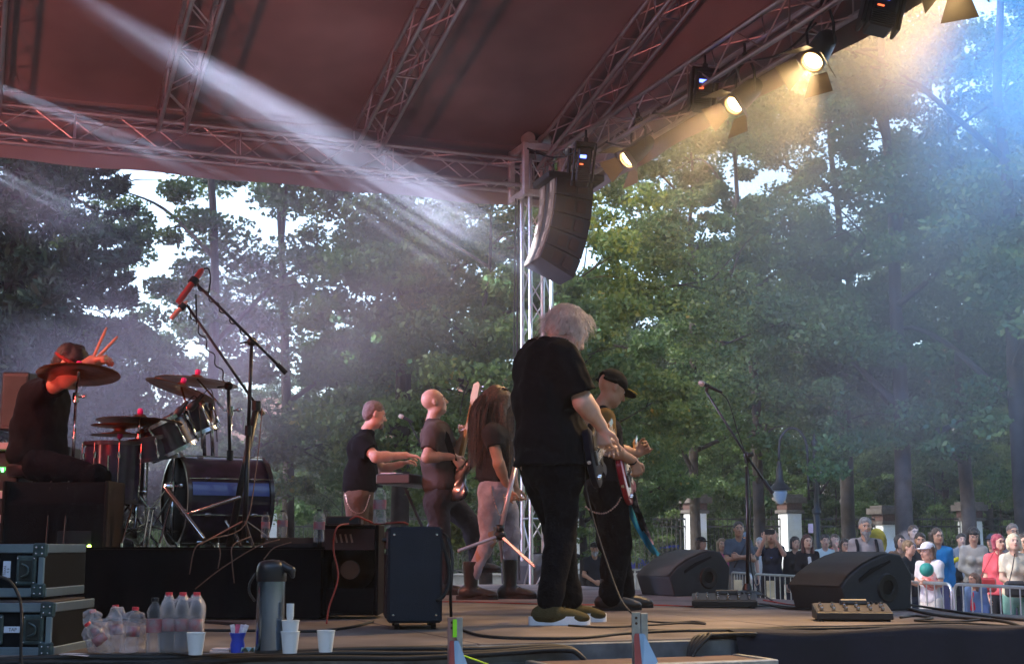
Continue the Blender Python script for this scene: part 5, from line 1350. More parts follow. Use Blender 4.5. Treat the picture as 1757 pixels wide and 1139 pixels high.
floor_cable('second black cable curving behind the right pedalboard', [(1555, 1038), (1620, 1048), (1700, 1060), (1757, 1066)], .008, M_cbl)
floor_cable('black cable loop beside the right pedalboard', [(1545, 1061), (1570, 1058), (1600, 1062), (1570, 1066), (1640, 1068), (1700, 1063)], .007, M_cbl)
floor_cable('orange cable from the left pedalboard towards the right monitor', [(1310, 1030), (1350, 1037), (1390, 1040), (1420, 1036)], .005, M_cred)
floor_cable('black cable from the left pedalboard to the right monitor', [(1300, 1036), (1340, 1041), (1375, 1043), (1400, 1035, .02), (1420, 1034)], .006, M_cbl)
floor_cable('thick black cable under the microphone stand', [(1285, 1042), (1320, 1040), (1350, 1045), (1400, 1046)], .007, M_cbl)
floor_cable('black cable from the guitar amplifier to the deck edge', [(640, 1068), (600, 1078), (540, 1085), (470, 1084), (350, 1083)], .007, M_cbl)
floor_cable('dark cable winding behind the water bottles', [(110, 1062), (150, 1068), (210, 1064), (260, 1072), (330, 1068), (420, 1074)], .008, M_cbl)
for i in range(3):
    c = [S(-.05 - .018 * i, v, -.012 - .012 * i + .008 * math.sin(v * 5 + i)) for v in np.linspace(-3.2, 1.15, 14)] + [S(-.11, 1.24, -.05), S(-.12, 1.3, -.16), S(-.12, 1.32, -.4)]
    tag(MB().tube(cat_curve(c, 4), .012, 6).build('edge_cable', M_cbl, None, True), ['topmost', 'middle', 'lowest'][i] + ' thick black cable of the bundle lying along the near deck edge', 'cable')
# ------------------------------------------------------------------ drum riser
R0 = G(92, 1052); R1 = G(556, 1052)
rz = thing('drum_riser', 'black skirted drum riser under the drum kit', 'riser', V(-2.2, 8.4, 0))
ry0 = 8.02
def Rp(x, y, z): return V(x, ry0 + y, z)
rx0, rx1 = -3.6, (556 - CX) / F * ry0
MB().box(V((rx0 + rx1) / 2, ry0 + 1.35, .375), (rx1 - rx0 - .02, 2.66, .05), None, .004).build('platform', mat('riser_top', (.02, .018, .018), .7), rz)
sk = MB()
sk.grid(lambda s_, t: V(rx0 + (rx1 - rx0) * s_, ry0 - .012 + .012 * math.sin(s_ * 70) * (1 - t) + .008 * math.sin(s_ * 31), .01 + .385 * t), 160, 4)
sk.grid(lambda s_, t: V(rx1 + .012 + .012 * math.sin(s_ * 50) * (1 - t), ry0 + 2.7 * s_, .01 + .385 * t), 80, 4)
sk.build('skirt', M_black, rz, True, fix=False)
MB().box(V((rx0 + rx1) / 2, ry0 - .005, .404), (rx1 - rx0 + .03, .045, .012), None, .003).build('edge_strip', M_black, rz)
RT = .402
M_shell = mat('drum_shell', (.014, .008, .022), .28, var=.5, nscale=14, coat=.5, col2=(.03, .014, .045)); M_hoop = mat('drum_hoop', (.03, .022, .03), .3, coat=.5)
M_head = mat('drum_head', (.5, .48, .46), .5); M_cym = mat('cymbal_bronze', (.28, .13, .05), .33, .9, var=.25, nscale=20, bump=.3, bscale=30); M_pink = mat('pink_felt', (.75, .05, .28), .7)
def drum(name, label, c, ax, r_, dp, lugs, group='drums of the kit on the riser', headm=None, mic_=False):
    c = Vector(c); ax = Vector(ax).normalized(); t = thing(name, label, 'drum', c, group=group)
    MB().lathe([(r_ * .985, -dp / 2), (r_ * .985, dp / 2)], c, ax, 40, caps=False).build('shell', M_shell, t, 40)
    for s_ in (-1, 1):
        h = MB(); h.lathe([(r_ * .97, dp / 2 - .012), (r_ + .012, dp / 2 - .012), (r_ + .014, dp / 2 + .012), (r_ * .985, dp / 2 + .014)], c, ax * s_, 40, caps=False); h.build('hoop', M_hoop if r_ > .16 else M_chrome, t, 40)
        MB().lathe([(.0, dp / 2 + .004), (r_ * .98, dp / 2 + .002)], c, ax * s_, 40).build('drum_head', headm or mat('drum_skin', (.10, .09, .09), .8, spec=.15), t, True)
    o1 = ax.orthogonal().normalized(); o2 = ax.cross(o1)
    for k in range(lugs):
        a_ = 2 * math.pi * (k + .5) / lugs; d_ = o1 * math.cos(a_) + o2 * math.sin(a_)
        l = MB(); l.tube([c + d_ * (r_ + .012) - ax * dp * .5, c + d_ * (r_ + .012) + ax * dp * .5], .004, 6)
        for s_ in (-1, 1): l.lathe([(.0, 0), (.010, .004), (.012, .02), (.010, .04), (.0, .045)], c + d_ * (r_ + .006) + ax * (s_ * dp * .28 - .02), ax, 8)
        l.build('lug', M_chrome, t, 40)
    return t
# bass drum: head turned towards the downstage side
c_ = P(372, 860, 9.0)
bdx = V(.86, .51, 0).normalized()
bd = drum('bass_drum', 'large dark purple bass drum with a blue stripe, lying on its side on the riser', c_ + V(0, 0, .0), bdx, .285, .54, 8, headm=mat('head_black', (.012, .012, .015), .85, spec=.1))
mat('stripe_blue', (.05, .08, .30), .3, coat=.5)
for s_ in (-1, 1): MB().tube([c_ + bdx * .1 + V(0, s_ * .26, -.1), c_ + bdx * .26 + V(0, s_ * .42, -c_.z + RT + .01)], .011, 8).build('spur', M_chrome, bd)
stp = MB(); stp.grid(lambda s_, t: c_ + (V(bdx.y, -bdx.x, 0) * math.cos(.10 + t * .3) + UPV * math.sin(.10 + t * .3)) * .2875 + bdx * ((s_ - .5) * .50), 8, 6)
stp.build('blue_band', mat('stripe_blue', (1, 1, 1)), bd, True, fix=False)
drum('floor_tom', 'purple floor tom with vertical lugs beside the drummer', P(196, 812, 8.65), (0, 0, 1), .185, .36, 8)
MBl = thing('floor_tom_leg_set', 'set of chrome legs carrying the floor tom', 'drum legs', P(196, 880, 8.65))
for k in range(3):
    a_ = 2.1 * k + .6; c2 = P(196, 812, 8.65); d_ = V(math.cos(a_), math.sin(a_), 0) * .21
    MB().tube([c2 + d_ + UPV * .1, c2 + d_ - UPV * .15, V(c2.x + d_.x * 1.05, c2.y + d_.y * 1.05, RT)], .007, 8).build('leg', M_chrome, MBl)
drum('rack_tom', 'tilted dark tom mounted over the bass drum, nearer the drummer', P(288, 748, 8.75), (-.42, -.22, .85), .15, .2, 6)
drum('rack_tom', 'tilted dark tom mounted over the bass drum, nearer the microphone stands', P(335, 722, 8.95), (-.38, -.1, .88), .125, .18, 6)
drum('snare_drum', 'snare drum with chrome hoops between the floor tom and the rack toms', P(262, 770, 8.75), (-.15, -.1, .97), .17, .13, 8)
def cymbal(label, c, n, r_, base, tip='pink', legs=True, pole_top=None, name='cymbal'):
    c = Vector(c); n = Vector(n).normalized(); t = thing(name, label, 'cymbal', c, group='cymbals over the drum kit')
    MB().lathe([(.006, .026), (r_ * .12, .024), (r_ * .2, .008), (r_ * .25, .0), (r_ * .6, -.008), (r_, -.02), (r_, -.0215), (r_ * .6, -.0095), (r_ * .25, -.0015), (.006, .02)], c, n, 48).build('disc', M_cym, t, True)
    tp = MB().lathe([(.0, .024), (.016, .028), (.019, .042), (.016, .06), (.0, .066)], c, n, 14).build('felt_cap', M_pink, t, True)
    return t
def stand(label, top, base, joint=None, legs=True, name='cymbal_stand'):
    top, base = Vector(top), Vector(base); t = thing(name, label, 'cymbal stand', base, group='chrome cymbal stands of the drum kit')
    jt = Vector(joint) if joint else V(base.x, base.y, top.z - .12)
    MB().tube([V(base.x, base.y, base.z + .06), V(base.x, base.y, (base.z + jt.z) / 2)], .0135, 10).build('lower_tube', M_chrome, t, True)
    MB().tube([V(base.x, base.y, (base.z + jt.z) / 2), V(base.x, base.y, jt.z)], .0095, 10).build('upper_tube', M_chrome, t, True)
    MB().tube([V(base.x, base.y, jt.z), jt, top], .007, 8).build('boom_arm', M_chrome, t, True)
    for z_ in ((base.z + jt.z) / 2, jt.z):
        k = MB(); k.lathe([(.0, -.03), (.019, -.03), (.022, 0), (.019, .03), (.0, .03)], V(base.x, base.y, z_), UPV, 12); k.tube([V(base.x, base.y, z_), V(base.x + .05, base.y - .02, z_ + .005)], .006, 6); k.ell(V(base.x + .055, base.y - .022, z_ + .005), (.016, .006, .014)); k.build('wing_nut', M_chrome, t, 40)
    if legs:
        for k in range(3):
            a_ = k * 2.094 + .5; d_ = V(math.cos(a_), math.sin(a_), 0)
            l = MB(); l.tube([V(base.x, base.y, base.z + .32) + d_ * .015, V(base.x, base.y, base.z + .012) + d_ * .27], .0075, 8); l.tube([V(base.x, base.y, base.z + .1) + d_ * .012, V(base.x, base.y, base.z + .13) + d_ * .15], .005, 6)
            l.lathe([(.0, 0), (.013, 0), (.012, .03), (.0, .03)], V(base.x, base.y, base.z) + d_ * .27, UPV, 8); l.build('leg', M_chrome, t)
    return t
def onr(px, D): return V((px - CX) / F * D, D, RT)
c1 = P(135, 637, 8.18); cymbal('large bronze cymbal in front of the head of the drummer', c1, (-.03, .17, .98), .243, None); stand('chrome stand of the large cymbal in front of the drummer', c1, onr(127, 8.52))
c1 = P(311, 664, 8.7); cymbal('bronze cymbal tilted down to the right above the rack toms', c1, (.27, .12, .95), .225, None); stand('chrome stand of the tilted cymbal above the rack toms', c1, onr(300, 8.75), P(330, 730, 8.75))
c1 = P(338, 650, 9.0); cymbal('bright thin cymbal seen edge on, topmost behind the tilted one', c1, (.09, .03, .99), .27, None); stand('chrome stand with long boom of the topmost thin cymbal', c1, onr(395, 9.0), P(386, 705, 9.0))
c1 = P(240, 718, 8.55); cymbal('bronze cymbal seen from just below, above the snare drum', c1, (.02, .045, 1), .262, None); stand('chrome stand of the low wide cymbal above the snare drum', c1, onr(238, 8.6))
c1 = P(205, 741, 8.7); cymbal('lower hi-hat cymbal seen edge on between the drummer and the snare', c1, (.0, -.01, 1), .18, None); cymbal('upper hi-hat cymbal under the low wide cymbal', P(206, 735, 8.7), (.02, .0, -1), .18, None); stand('hi-hat stand beside the floor tom', c1, onr(206, 8.7))
# double pedal, hi-hat pedal
pd = thing('drum_pedal', 'chrome bass drum pedal with red lit frame between the drums', 'drum pedal', onr(262, 8.5))
b0 = onr(256, 8.5)
for s_ in (-1, 1): MB().tube([b0 + V(.0, .05 * s_, .0), b0 + V(.03, .05 * s_, .24)], .008, 8).build('post', M_chrome, pd)
k = MB(); k.tube([b0 + V(.03, -.06, .24), b0 + V(.03, .06, .24)], .009, 8); k.tube([b0 + V(.03, 0, .24), b0 + V(.12, 0, .36)], .005, 6); k.ell(b0 + V(.125, 0, .37), (.03, .025, .028)); k.build('beater', M_chrome, pd)
MB().add([b0 + V(-.28, -.035, .012), b0 + V(-.28, .035, .012), b0 + V(.02, .03, .16), b0 + V(.02, -.03, .16), b0 + V(-.28, -.035, .004), b0 + V(-.28, .035, .004), b0 + V(.02, .03, .152), b0 + V(.02, -.03, .152)], [(0, 1, 2, 3), (7, 6, 5, 4), (0, 4, 5, 1), (2, 6, 7, 3), (0, 3, 7, 4), (1, 5, 6, 2)]).build('footboard', M_chrome, pd)
# silver stand tubes lying crossed in front of the bass drum
def bar(label, a, b, r_): 
    m = MB().tube([a, a.lerp(b, .04), a.lerp(b, .96), b], [r_ * .8, r_, r_, r_ * .8], 12).tube([a.lerp(b, .46), a.lerp(b, .5)], r_ * 1.35, 12); tag(m.build('stand_leg_tube', M_chrome, None, 40), label, 'metal tube')
bar('thick silver tube sloping down to the right in front of the bass drum, lit red', P(283, 836, 8.35), P(350, 924, 8.2), .014)
bar('silver tube rising to the right in front of the bass drum', P(322, 882, 8.35), P(413, 852, 8.3), .012)
# drummer's seat and clutter
ds = thing('drum_throne', 'round padded black drum throne under the drummer', 'stool', onr(62, 8.65)); c_ = onr(62, 8.65)
MB().lathe([(.0, 0), (.17, 0), (.185, .02), (.185, .06), (.16, .085), (.0, .09)], P(62, 818, 8.65), UPV, 28).build('seat', mat('vinyl_black', (.02, .016, .016), .35), ds, 40)
MB().tube([c_ + UPV * .02, P(62, 820, 8.65)], .018, 10).build('post', M_chrome, ds)
for k in range(3): MB().tube([c_ + UPV * .2, c_ + V(math.cos(k * 2.094) * .25, math.sin(k * 2.094) * .25, .01)], .01, 8).build('leg', M_chrome, ds)
# mixer rack behind the drummer
mr_ = thing('equipment_rack', 'black equipment rack with mixer and green indicator lights behind the drummer', 'equipment rack', onr(-10, 8.9))
c_ = onr(-8, 8.9)
MB().box(c_ + UPV * .30, (.46, .4, .60), None, .01).build('case', M_blk, mr_)
MB().box(c_ + V(0, -.03, .63), (.5, .42, .05), None, .008).build('mixer_panel', mat('mixer_panel', (.35, .3, .3), .5, .3), mr_)
for i in range(7):
    for j in range(2): MB().lathe([(.0, 0), (.011, 0), (.009, .02), (.0, .022)], c_ + V(-.2 + i * .065, -.16 + j * .12, .655), UPV, 8).build('knob', M_chrome, mr_)
for z_ in (.18, .33): MB().box(c_ + V(0, -.206, z_), (.42, .012, .05), None, .003).build('rack_panel', mat('rack_panel', (.5, .45, .45), .4, .5), mr_)
for i in range(4): MB().box(c_ + V(.09 + i * .022, -.206, .485 + .006 * (i % 2)), (.012, .01, .028 - .01 * (i % 2))).build('green_light', mat('led_green', (.05, .9, .1), .4, emit=(.1, 1, .15, 2.5)), mr_)
gs = thing('guitar_speaker', 'small black speaker with grille behind the shoulder of the drummer', 'loudspeaker', onr(26, 9.6)); c_ = onr(30, 9.6)
MB().box(V(c_.x, c_.y, P(0, 690, 9.6).z), (.19, .2, .40), None, .01).build('cabinet', M_blk, gs); MB().box(V(c_.x, c_.y - .103, P(0, 690, 9.6).z), (.15, .01, .34)).build('grille', mat('mesh_grille', (.07, .07, .07), .5, .5, bump=1, bscale=260), gs)
MB().tube([V(c_.x, c_.y, RT), V(c_.x, c_.y, P(0, 738, 9.6).z)], .018, 8).build('pole', M_std, gs)
rk = thing('red_lit_panel', 'upright dark rack panel behind the large cymbal stand', 'rack panel', onr(118, 8.95)); c_ = onr(112, 8.95)
MB().box(c_ + UPV * .33, (.14, .25, .62), None, .008).build('case', M_blk, rk)
for i in range(8): MB().box(c_ + V(.062, -.128, .10 + i * .065), (.008, .006, .02)).build('rack_screw', M_chrome, rk)
# big wedge on the riser, turned to the drummer
wc = G(112, 941, RT); w_ = thing('drum_monitor', 'large dark loudspeaker cabinet on the riser edge before the drummer', 'loudspeaker', V(wc.x, 7.98 + .25, RT))
x0, x1 = (12 - CX) / F * 8.1, (190 - CX) / F * 8.1
pr = [V(x0, 8.09, RT), V(x0, 8.09, RT + .26), V(x0, 8.17, RT + .385), V(x0, 8.42, RT + .385), V(x0, 8.42, RT)]
o = MB().prism(pr, V(x1 - x0, 0, 0)).build('cabinet', mat('speaker_brown', (.008, .0065, .007), .85, spec=.12, bump=.25, bscale=180), w_); bv = o.modifiers.new('bevel', 'BEVEL'); bv.width = .012; bv.segments = 2
for x_ in (x0 + .006, x1 - .006): MB().box(V(x_, 8.26, RT + .19), (.022, .36, .40), None, .006).build('side_panel', mat('wood_edge', (.022, .014, .011), .7, spec=.15), w_)
MB().box(V(x1 - .18, 8.086, RT + .055), (.2, .012, .09), None, .004).build('connector_panel', M_blk, w_)
MB().ell(V(x0 + .52 , 8.07, RT + .012), (.012, .01, .010)).build('power_light', mat('led_lime', (.6, .9, .1), .4, emit=(.55, 1, .1, 3.0)), w_, True)
for x_ in (88, 118):
    b_ = MB(); b_.tube(cat_curve([P(x_, 826, 8.24), P(x_ - 2, 838, 8.15), P(x_ - 6, 900, 8.075), P(x_ - 10, 945, 7.98), P(x_ - 14, 1000, 7.97), P(x_ - 12, 1052, 7.95)], 5), .006, 5)
    tag(b_.build('cable', M_cbl), ('left' if x_ < 100 else 'right') + ' black cable hanging over the drum monitor and riser', 'cable')
# ------------------------------------------------------------------ overhead microphones on tall boom stands
def boom_stand(label, basept, pole_top, b0_, b1_, D, legs=True):
    t = thing('microphone_stand', label, 'microphone stand', basept, group='black microphone stands')
    bp = Vector(basept)
    MB().tube([bp + UPV * .03, bp.lerp(pole_top, .55)], .016, 10).build('pole', M_std, t, True); MB().tube([bp.lerp(pole_top, .55), pole_top], .0115, 10).build('upper_pole', M_std, t, True)
    k = MB(); k.ell(pole_top, (.03, .025, .03)); k.tube([pole_top, pole_top + V(-.07, -.01, -.01)], .006, 6); k.build('boom_clamp', M_std, t, True); MB().lathe([(.0, 0), (.022, 0), (.022, .06), (.0, .06)], bp.lerp(pole_top, .54), UPV, 10).build('pole_clamp', M_std, t, 40)
    MB().tube([b0_, b0_.lerp(b1_, .1)], .016, 8).build('counterweight', M_std, t); MB().tube([b0_, b1_], .009, 8).build('boom', M_std, t, True)
    wr_ = MB(); n_ = 60; ax = (b1_ - b0_).normalized(); o1 = ax.orthogonal().normalized(); o2 = ax.cross(o1)
    wr_.tube([pole_top.lerp(b1_, i / n_) + (o1 * math.cos(i * .55) + o2 * math.sin(i * .55)) * .0135 for i in range(n_ + 1)], .0045, 5); wr_.build('wound_cable', M_cbl, t)
    if legs:
        for k in range(3):
            a_ = k * 2.094 + .9; d_ = V(math.cos(a_), math.sin(a_), 0); MB().tube([bp + UPV * .16 + d_ * .01, bp + d_ * .3 + UPV * .008], .009, 8).build('leg', M_std, t)
    return t
boom_stand('tall black boom stand in front of the bass drum, reaching up to the red microphone', onr(424, 8.5), P(432, 586, 8.5), P(491, 640, 8.5), P(338, 488, 8.3), 8.5)
boom_stand('shorter boom stand beside the bass drum, reaching up to the paler microphone', onr(403, 8.95), P(392, 662, 8.95), P(452, 712, 8.95), P(318, 520, 8.8), 8.95)
st2 = thing('microphone_stand', 'thick dark stand pole rising at the right end of the bass drum', 'microphone stand', onr(446, 8.7), group='black microphone stands')
MB().tube([onr(398, 8.7), P(440, 700, 8.7)], .022, 10).build('pole', M_std, st2, True); k = MB(); k.lathe([(.0, -.03), (.03, -.03), (.03, .03), (.0, .03)], P(440, 696, 8.7), UPV, 12); k.build('clamp', M_std, st2)
def pencil(label, a, b, m, r_=.0125):
    t = thing('overhead_microphone', label, 'microphone', a, group='overhead microphones above the drum kit'); d = (b - a).normalized()
    MB().lathe([(.0, 0), (r_ * .9, .002), (r_, .03), (r_ * .96, .034), (r_, .038), (r_, (b - a).length - .03), (r_ * .6, (b - a).length - .01), (.0, (b - a).length)], a, d, 16).build('mic_body', m, t, 40)
    MB().lathe([(.0, 0), (r_ * 1.5, 0), (r_ * 1.5, .04), (.0, .04)], a + d * ((b - a).length * .55), d, 12).build('mic_clip', M_std, t)
pencil('red overhead microphone pointing down left at the top of the tall boom', P(305, 520, 8.25), P(349, 460, 8.35), mat('mic_red', (.42, .05, .04), .4), .019)
pencil('pale pink overhead microphone just below the red one', P(293, 547, 8.75), P(322, 516, 8.8), mat('mic_pink', (.5, .25, .2), .4), .0155)
b_ = MB(); b_.tube(cat_curve([P(350, 461, 8.35), P(358, 462, 8.35), P(361, 480, 8.35), P(358, 502, 8.33)], 6), .005, 6)
tag(b_.build('cable', M_cbl, None, True), 'small cable loop behind the red overhead microphone', 'cable')
b_ = MB(); b_.tube(cat_curve([P(336, 505, 8.3), P(337, 540, 8.3), P(337, 556, 8.35)], 4), .005, 6); tag(b_.build('cable', M_cbl, None, True), 'short straight cable hanging from the tall boom', 'cable')
for i, (a_, b__) in enumerate((((300, 714), (322, 688)), ((323, 704), (348, 676)))):
    t = thing('drum_microphone', ['left', 'right'][i] + ' of the two stubby dark microphones aimed at the rack toms', 'microphone', P(*a_, 8.7), group='small microphones clipped over the toms')
    A_, B_ = P(*a_, 8.65), P(*b__, 8.65); d = (B_ - A_).normalized(); MB().lathe([(.0, -.0), (.022, .005), (.026, .03), (.024, .06), (.015, .075), (.013, (B_ - A_).length), (.0, (B_ - A_).length)], A_, d, 14).build('mic_body', mat('mic_black', (1, 1, 1)), t, 40)
    MB().tube(cat_curve([B_, B_ + V(.05, 0, .03), B_ + V(.08, 0, -.1), B_ + V(.1, 0, -.3)], 4), .004, 5).build('mic_cable', M_cbl, t)
for i, px in enumerate((348, 362)):
    t = thing('chrome_post', ['left', 'right'][i] + ' of the two shining tom posts standing on the bass drum', 'drum post', P(px, 800, 8.9), group='chrome tom posts')
    MB().tube([P(px + 3, 782, 8.9), P(px, 690 + 6 * i, 8.9)], .0125, 12).build('tube', M_chrome, t, True); MB().tube([P(px, 694 + 6 * i, 8.9), P(px, 684 + 6 * i, 8.9)], .017, 10).build('cap', M_blk, t)
b_ = MB()
for pts in ([(450, 700, 8.5), (440, 800, 8.4), (420, 900, 8.3), (360, 925, 8.1), (335, 940, 7.99), (325, 985, 7.97)], [(430, 920, 8.1), (400, 935, 7.99), (398, 960, 7.97), (402, 1000, 7.97)], [(480, 925, 8.05), (440, 938, 7.99), (380, 975, 7.97), (335, 1010, 7.97)], [(375, 933, 7.99), (378, 950, 7.97), (374, 975, 7.97)], [(500, 930, 8.0), (470, 940, 7.98), (452, 960, 7.97)]):
    b_.tube(cat_curve([P(*p) for p in pts], 6), .0035, 5)
tag(b_.build('thin_cables', mat('cable_tan', (.16, .09, .06), .6), None, True), 'thin tan cables trailing from the kit over the riser edge', 'cable')
# ------------------------------------------------------------------ keyboard and stands at the far side
kb = thing('keyboard', 'dark stage keyboard on a stand between the keyboard player and the bassist', 'keyboard', P(712, 826, 12.5)); c_ = P(716, 826, 12.4)
kx, ky = V(.32, .95, 0), V(-.95, .32, 0)
MB().box(c_, (1.1, .32, .09), (kx, ky, UPV), .012).build('case', mat('keyboard_case', (.03, .028, .03), .4), kb)
MB().box(c_ + V(0, 0, .05) + ky * .06, (1.0, .15, .012), (kx, ky, UPV)).build('keys', mat('keys_white', (.6, .58, .55), .35), kb)
for s_ in (-1, 1): MB().tube([V(c_.x, c_.y, 0) + kx * .2 + ky * (.25 * s_) + UPV * .01, c_ + kx * .2 - ky * (.2 * s_) - UPV * .05], .014, 8).build('stand_leg', M_std, kb)
ks = thing('microphone_stand', 'boom stand at the far side holding the microphone of the keyboard player', 'microphone stand', G(745, 1006), group='black microphone stands')
g_ = G(735, 1005); MB().tube([g_, V(g_.x, g_.y, 1.3)], .012, 8).build('pole', M_std, ks); MB().tube([V(g_.x, g_.y, 1.3), P(699, 718, g_.y)], .008, 8).build('boom', M_std, ks)
mic('microphone', 'microphone in front of the face of the keyboard player', P(684, 712, g_.y), P(704, 722, g_.y))
# the stand carried by the long haired man
cs = thing('microphone_stand', 'silver tripod microphone stand carried upside down by the long haired man', 'microphone stand', P(858, 917, 10.6), group='stand carried by the singer')
M_sil = mat('stand_silver', (.6, .5, .52), .35, .7); hb = P(858, 918, 10.75)
MB().tube([hb, P(872, 850, 10.8), P(884, 800, 10.85)], .019, 10).build('pole', M_sil, cs, True)
k = MB(); k.ell(hb, (.05, .04, .04)); k.lathe([(.0, -.03), (.03, -.03), (.035, .03), (.0, .03)], hb + V(0, 0, .05), UPV, 12); k.build('tripod_hub', M_std, cs, True)
for (x_, y_, d_) in ((786, 945, 10.6), (918, 972, 10.55), (862, 962, 11.3)): MB().tube([hb, P(x_, y_, d_)], .0135, 8).build('leg', M_sil, cs)
# ------------------------------------------------------------------ amplifiers and cases
def oriented_box(t, name, c0, c1, c2, h, m, bev=.012):
    """box standing on z=c0.z: near corner c0, corner c1 along one face, c2 along the other"""
    a = (c1 - c0); b = (c2 - c0); La, Lb = a.length, b.length; a.normalize(); b = (b - a * b.dot(a)); b.normalize()
    cc = c0 + a * (La / 2) + b * (Lb / 2) + V(0, 0, h / 2)
    MB().box(cc, (La, Lb, h), (a, b, UPV), bev).build(name, m, t); return a, b, La, Lb
M_tolex = mat('amp_tolex_bluelit', (.007, .012, .022), .6, var=.15, bump=.5, bscale=300); M_ared = mat('amp_front_redlit', (.03, .008, .008), .7, bump=.3, bscale=200)  # blue daylight and red stage light are put into these colours
c0 = G(664, 1081); c1 = G(752, 1069); A1 = thing('guitar_amplifier', 'black covered guitar combo amplifier on castors at the middle of the near deck', 'amplifier', c0)
z0 = .035; c0 = V(c0.x, c0.y, z0); c1 = V(c1.x, c1.y, z0); c1 = c0 + V(.9933, .1155, 0).normalized() * .275
H1 = P(664, 903, c0.y).z - z0
nb = V(-.52, .85, 0).normalized() * .46
a, b, La, Lb = oriented_box(A1, 'cabinet', c0, c1, c0 + nb, H1, M_tolex)
lf = -a      # face towards the left, where the controls are
MB().box(c0 + b * (Lb / 2) + lf * .002 + UPV * (H1 * .86), (.012, Lb * .92, H1 * .18), (a, b, UPV)).build('control_panel', mat('control_panel', (.12, .05, .045), .5), A1)  # red stage light is put into the panel colour
for i in range(6): MB().lathe([(.0, 0), (.012, 0), (.010, .016), (.0, .018)], c0 + b * (.05 + i * .062) + lf * .008 + UPV * (H1 * .86), lf, 10).build('knob', M_blk, A1)
MB().box(c0 + b * (Lb / 2) + lf * .003 + UPV * (H1 * .38), (.012, Lb * .9, H1 * .66), (a, b, UPV)).build('grille_cloth', M_ared, A1)
for (q1, q2) in ((.03, .03), (La - .03, .03)):
    for z_ in (.04, H1 - .04): MB().lathe([(.0, 0), (.008, 0), (.006, .005), (.0, .006)], c0 + a * q1 - b * .001 + UPV * z_, -b, 8).build('corner_rivet', M_chrome, A1)
for (q1, q2) in ((.05, .06), (La - .04, .06), (.05, Lb - .06), (La - .04, Lb - .06)): MB().lathe([(.0, -.012), (.021, -.012), (.021, .012), (.0, .012)], c0 + a * q1 + b * q2 - UPV * .012, a, 14).build('castor', M_blk, A1)
MB().tube(cat_curve([c0 + a * (La * .95) + b * .1 + UPV * (H1 - .03), P(768, 922, c0.y + .05), P(776, 960, c0.y), P(773, 1020, c0.y), G(775, 1076)], 6), .008, 6).build('mains_lead', M_cbl, A1, True)
MB().tube(cat_curve([P(758, 925, 7.1), P(772, 985, 7.1), P(762, 1020, 7.05), P(750, 1030, 7.0)], 6), .010, 6).build('coiled_lead', M_cbl, A1, True)
c0 = G(612, 1062); A2 = thing('guitar_amplifier', 'open backed amplifier behind the combo, showing its orange speaker magnet', 'amplifier', c0)
c0 = V(c0.x, c0.y, .02); H2 = P(612, 900, c0.y).z - .02; x0_ = (548 - CX) / F * c0.y
cb = MB(); w_ = c0.x + .12 - x0_
cb.box(V(x0_ + w_ / 2, c0.y + .35, .02 + H2 / 2), (w_, .02, H2)); 
for x_ in (x0_ + .01, x0_ + w_ - .01): cb.box(V(x_, c0.y + .17, .02 + H2 / 2), (.02, .34, H2), None, .004)
for z_ in (.032, .02 + H2 - .012): cb.box(V(x0_ + w_ / 2, c0.y + .17, z_), (w_ - .045, .34, .022), None, .004)
cb.box(V(x0_ + w_ / 2, c0.y + .02, .02 + H2 * .16), (w_ - .045, .018, H2 * .28)); cb.build('cabinet', mat('amp_case_dark', (.008, .005, .005), .8, spec=.12), A2)
MB().box(V(x0_ + w_ / 2, c0.y + .02, .02 + H2 * .84), (w_ - .05, .02, H2 * .24), None, .003).build('back_panel', mat('back_panel_red', (.05, .012, .01), .6), A2)
MB().lathe([(.0, 0), (.055, .0), (.055, .05), (.06, .055), (.13, .16), (.13, .17)], V(x0_ + w_ * .5, c0.y + .12, .02 + H2 * .5), V(0, 1, 0), 24).build('speaker_magnet', mat('magnet_orange', (.12, .035, .01), .4), A2, 40)
for i in range(4): MB().box(V(x0_ + w_ * .3 + i * .03, c0.y + .006, .02 + H2 * .85), (.01, .01, .05), (V(1, 0, .25).normalized(), V(0, 1, 0), V(-.25, 0, 1).normalized())).build('vent_slot', mat('vent_light', (.35, .2, .16), .5), A2)
b_ = MB().tube(cat_curve([P(598, 898, 7.85), P(578, 905, 7.7), P(572, 940, 7.7), P(580, 990, 7.7), P(565, 1040, 7.65), G(560, 1070)], 7), .005, 5); tag(b_.build('cable', M_cred, None, True), 'orange red cable hanging in front of the open backed amplifier', 'cable')
A3 = thing('drape_covered_case', 'black case with rounded top between the riser and the amplifiers', 'equipment case', G(495, 1060)); c0 = G(495, 1060)
z3 = P(495, 922, c0.y).z; MB().box(V(c0.x, c0.y + .25, z3 / 2 + .005), (.335, .5, z3 - .01), None, .035).build('case', mat('case_black', (.011, .010, .011), .75, bump=.3, bscale=120), A3)
MB().box(V(c0.x, c0.y - .004, z3 * .3), (.14, .012, .03), None, .004).build('handle', M_blk, A3)
hb_ = thing('pedal_unit', 'flat black effects unit on top of the open backed amplifier', 'effects unit', P(590, 898, 7.95)); MB().box(P(592, 893, 8.0), (.20, .14, .05), None, .006).build('housing', mat('unit_case', (.04, .02, .02), .5), hb_)
MB().box(P(592, 893, 8.0) + V(0, -.072, 0), (.17, .006, .03)).build('front_plate', M_blk, hb_)
b_ = MB().tube(cat_curve([P(600, 892, 7.85), P(612, 886, 7.85), P(628, 892, 7.85), P(645, 898, 7.75), P(668, 897, 7.3), P(690, 896, 7.2), P(700, 899, 7.15)], 5), .006, 5); tag(b_.build('cable', M_cred, None, True), 'red cable lying over the amplifier tops', 'cable')
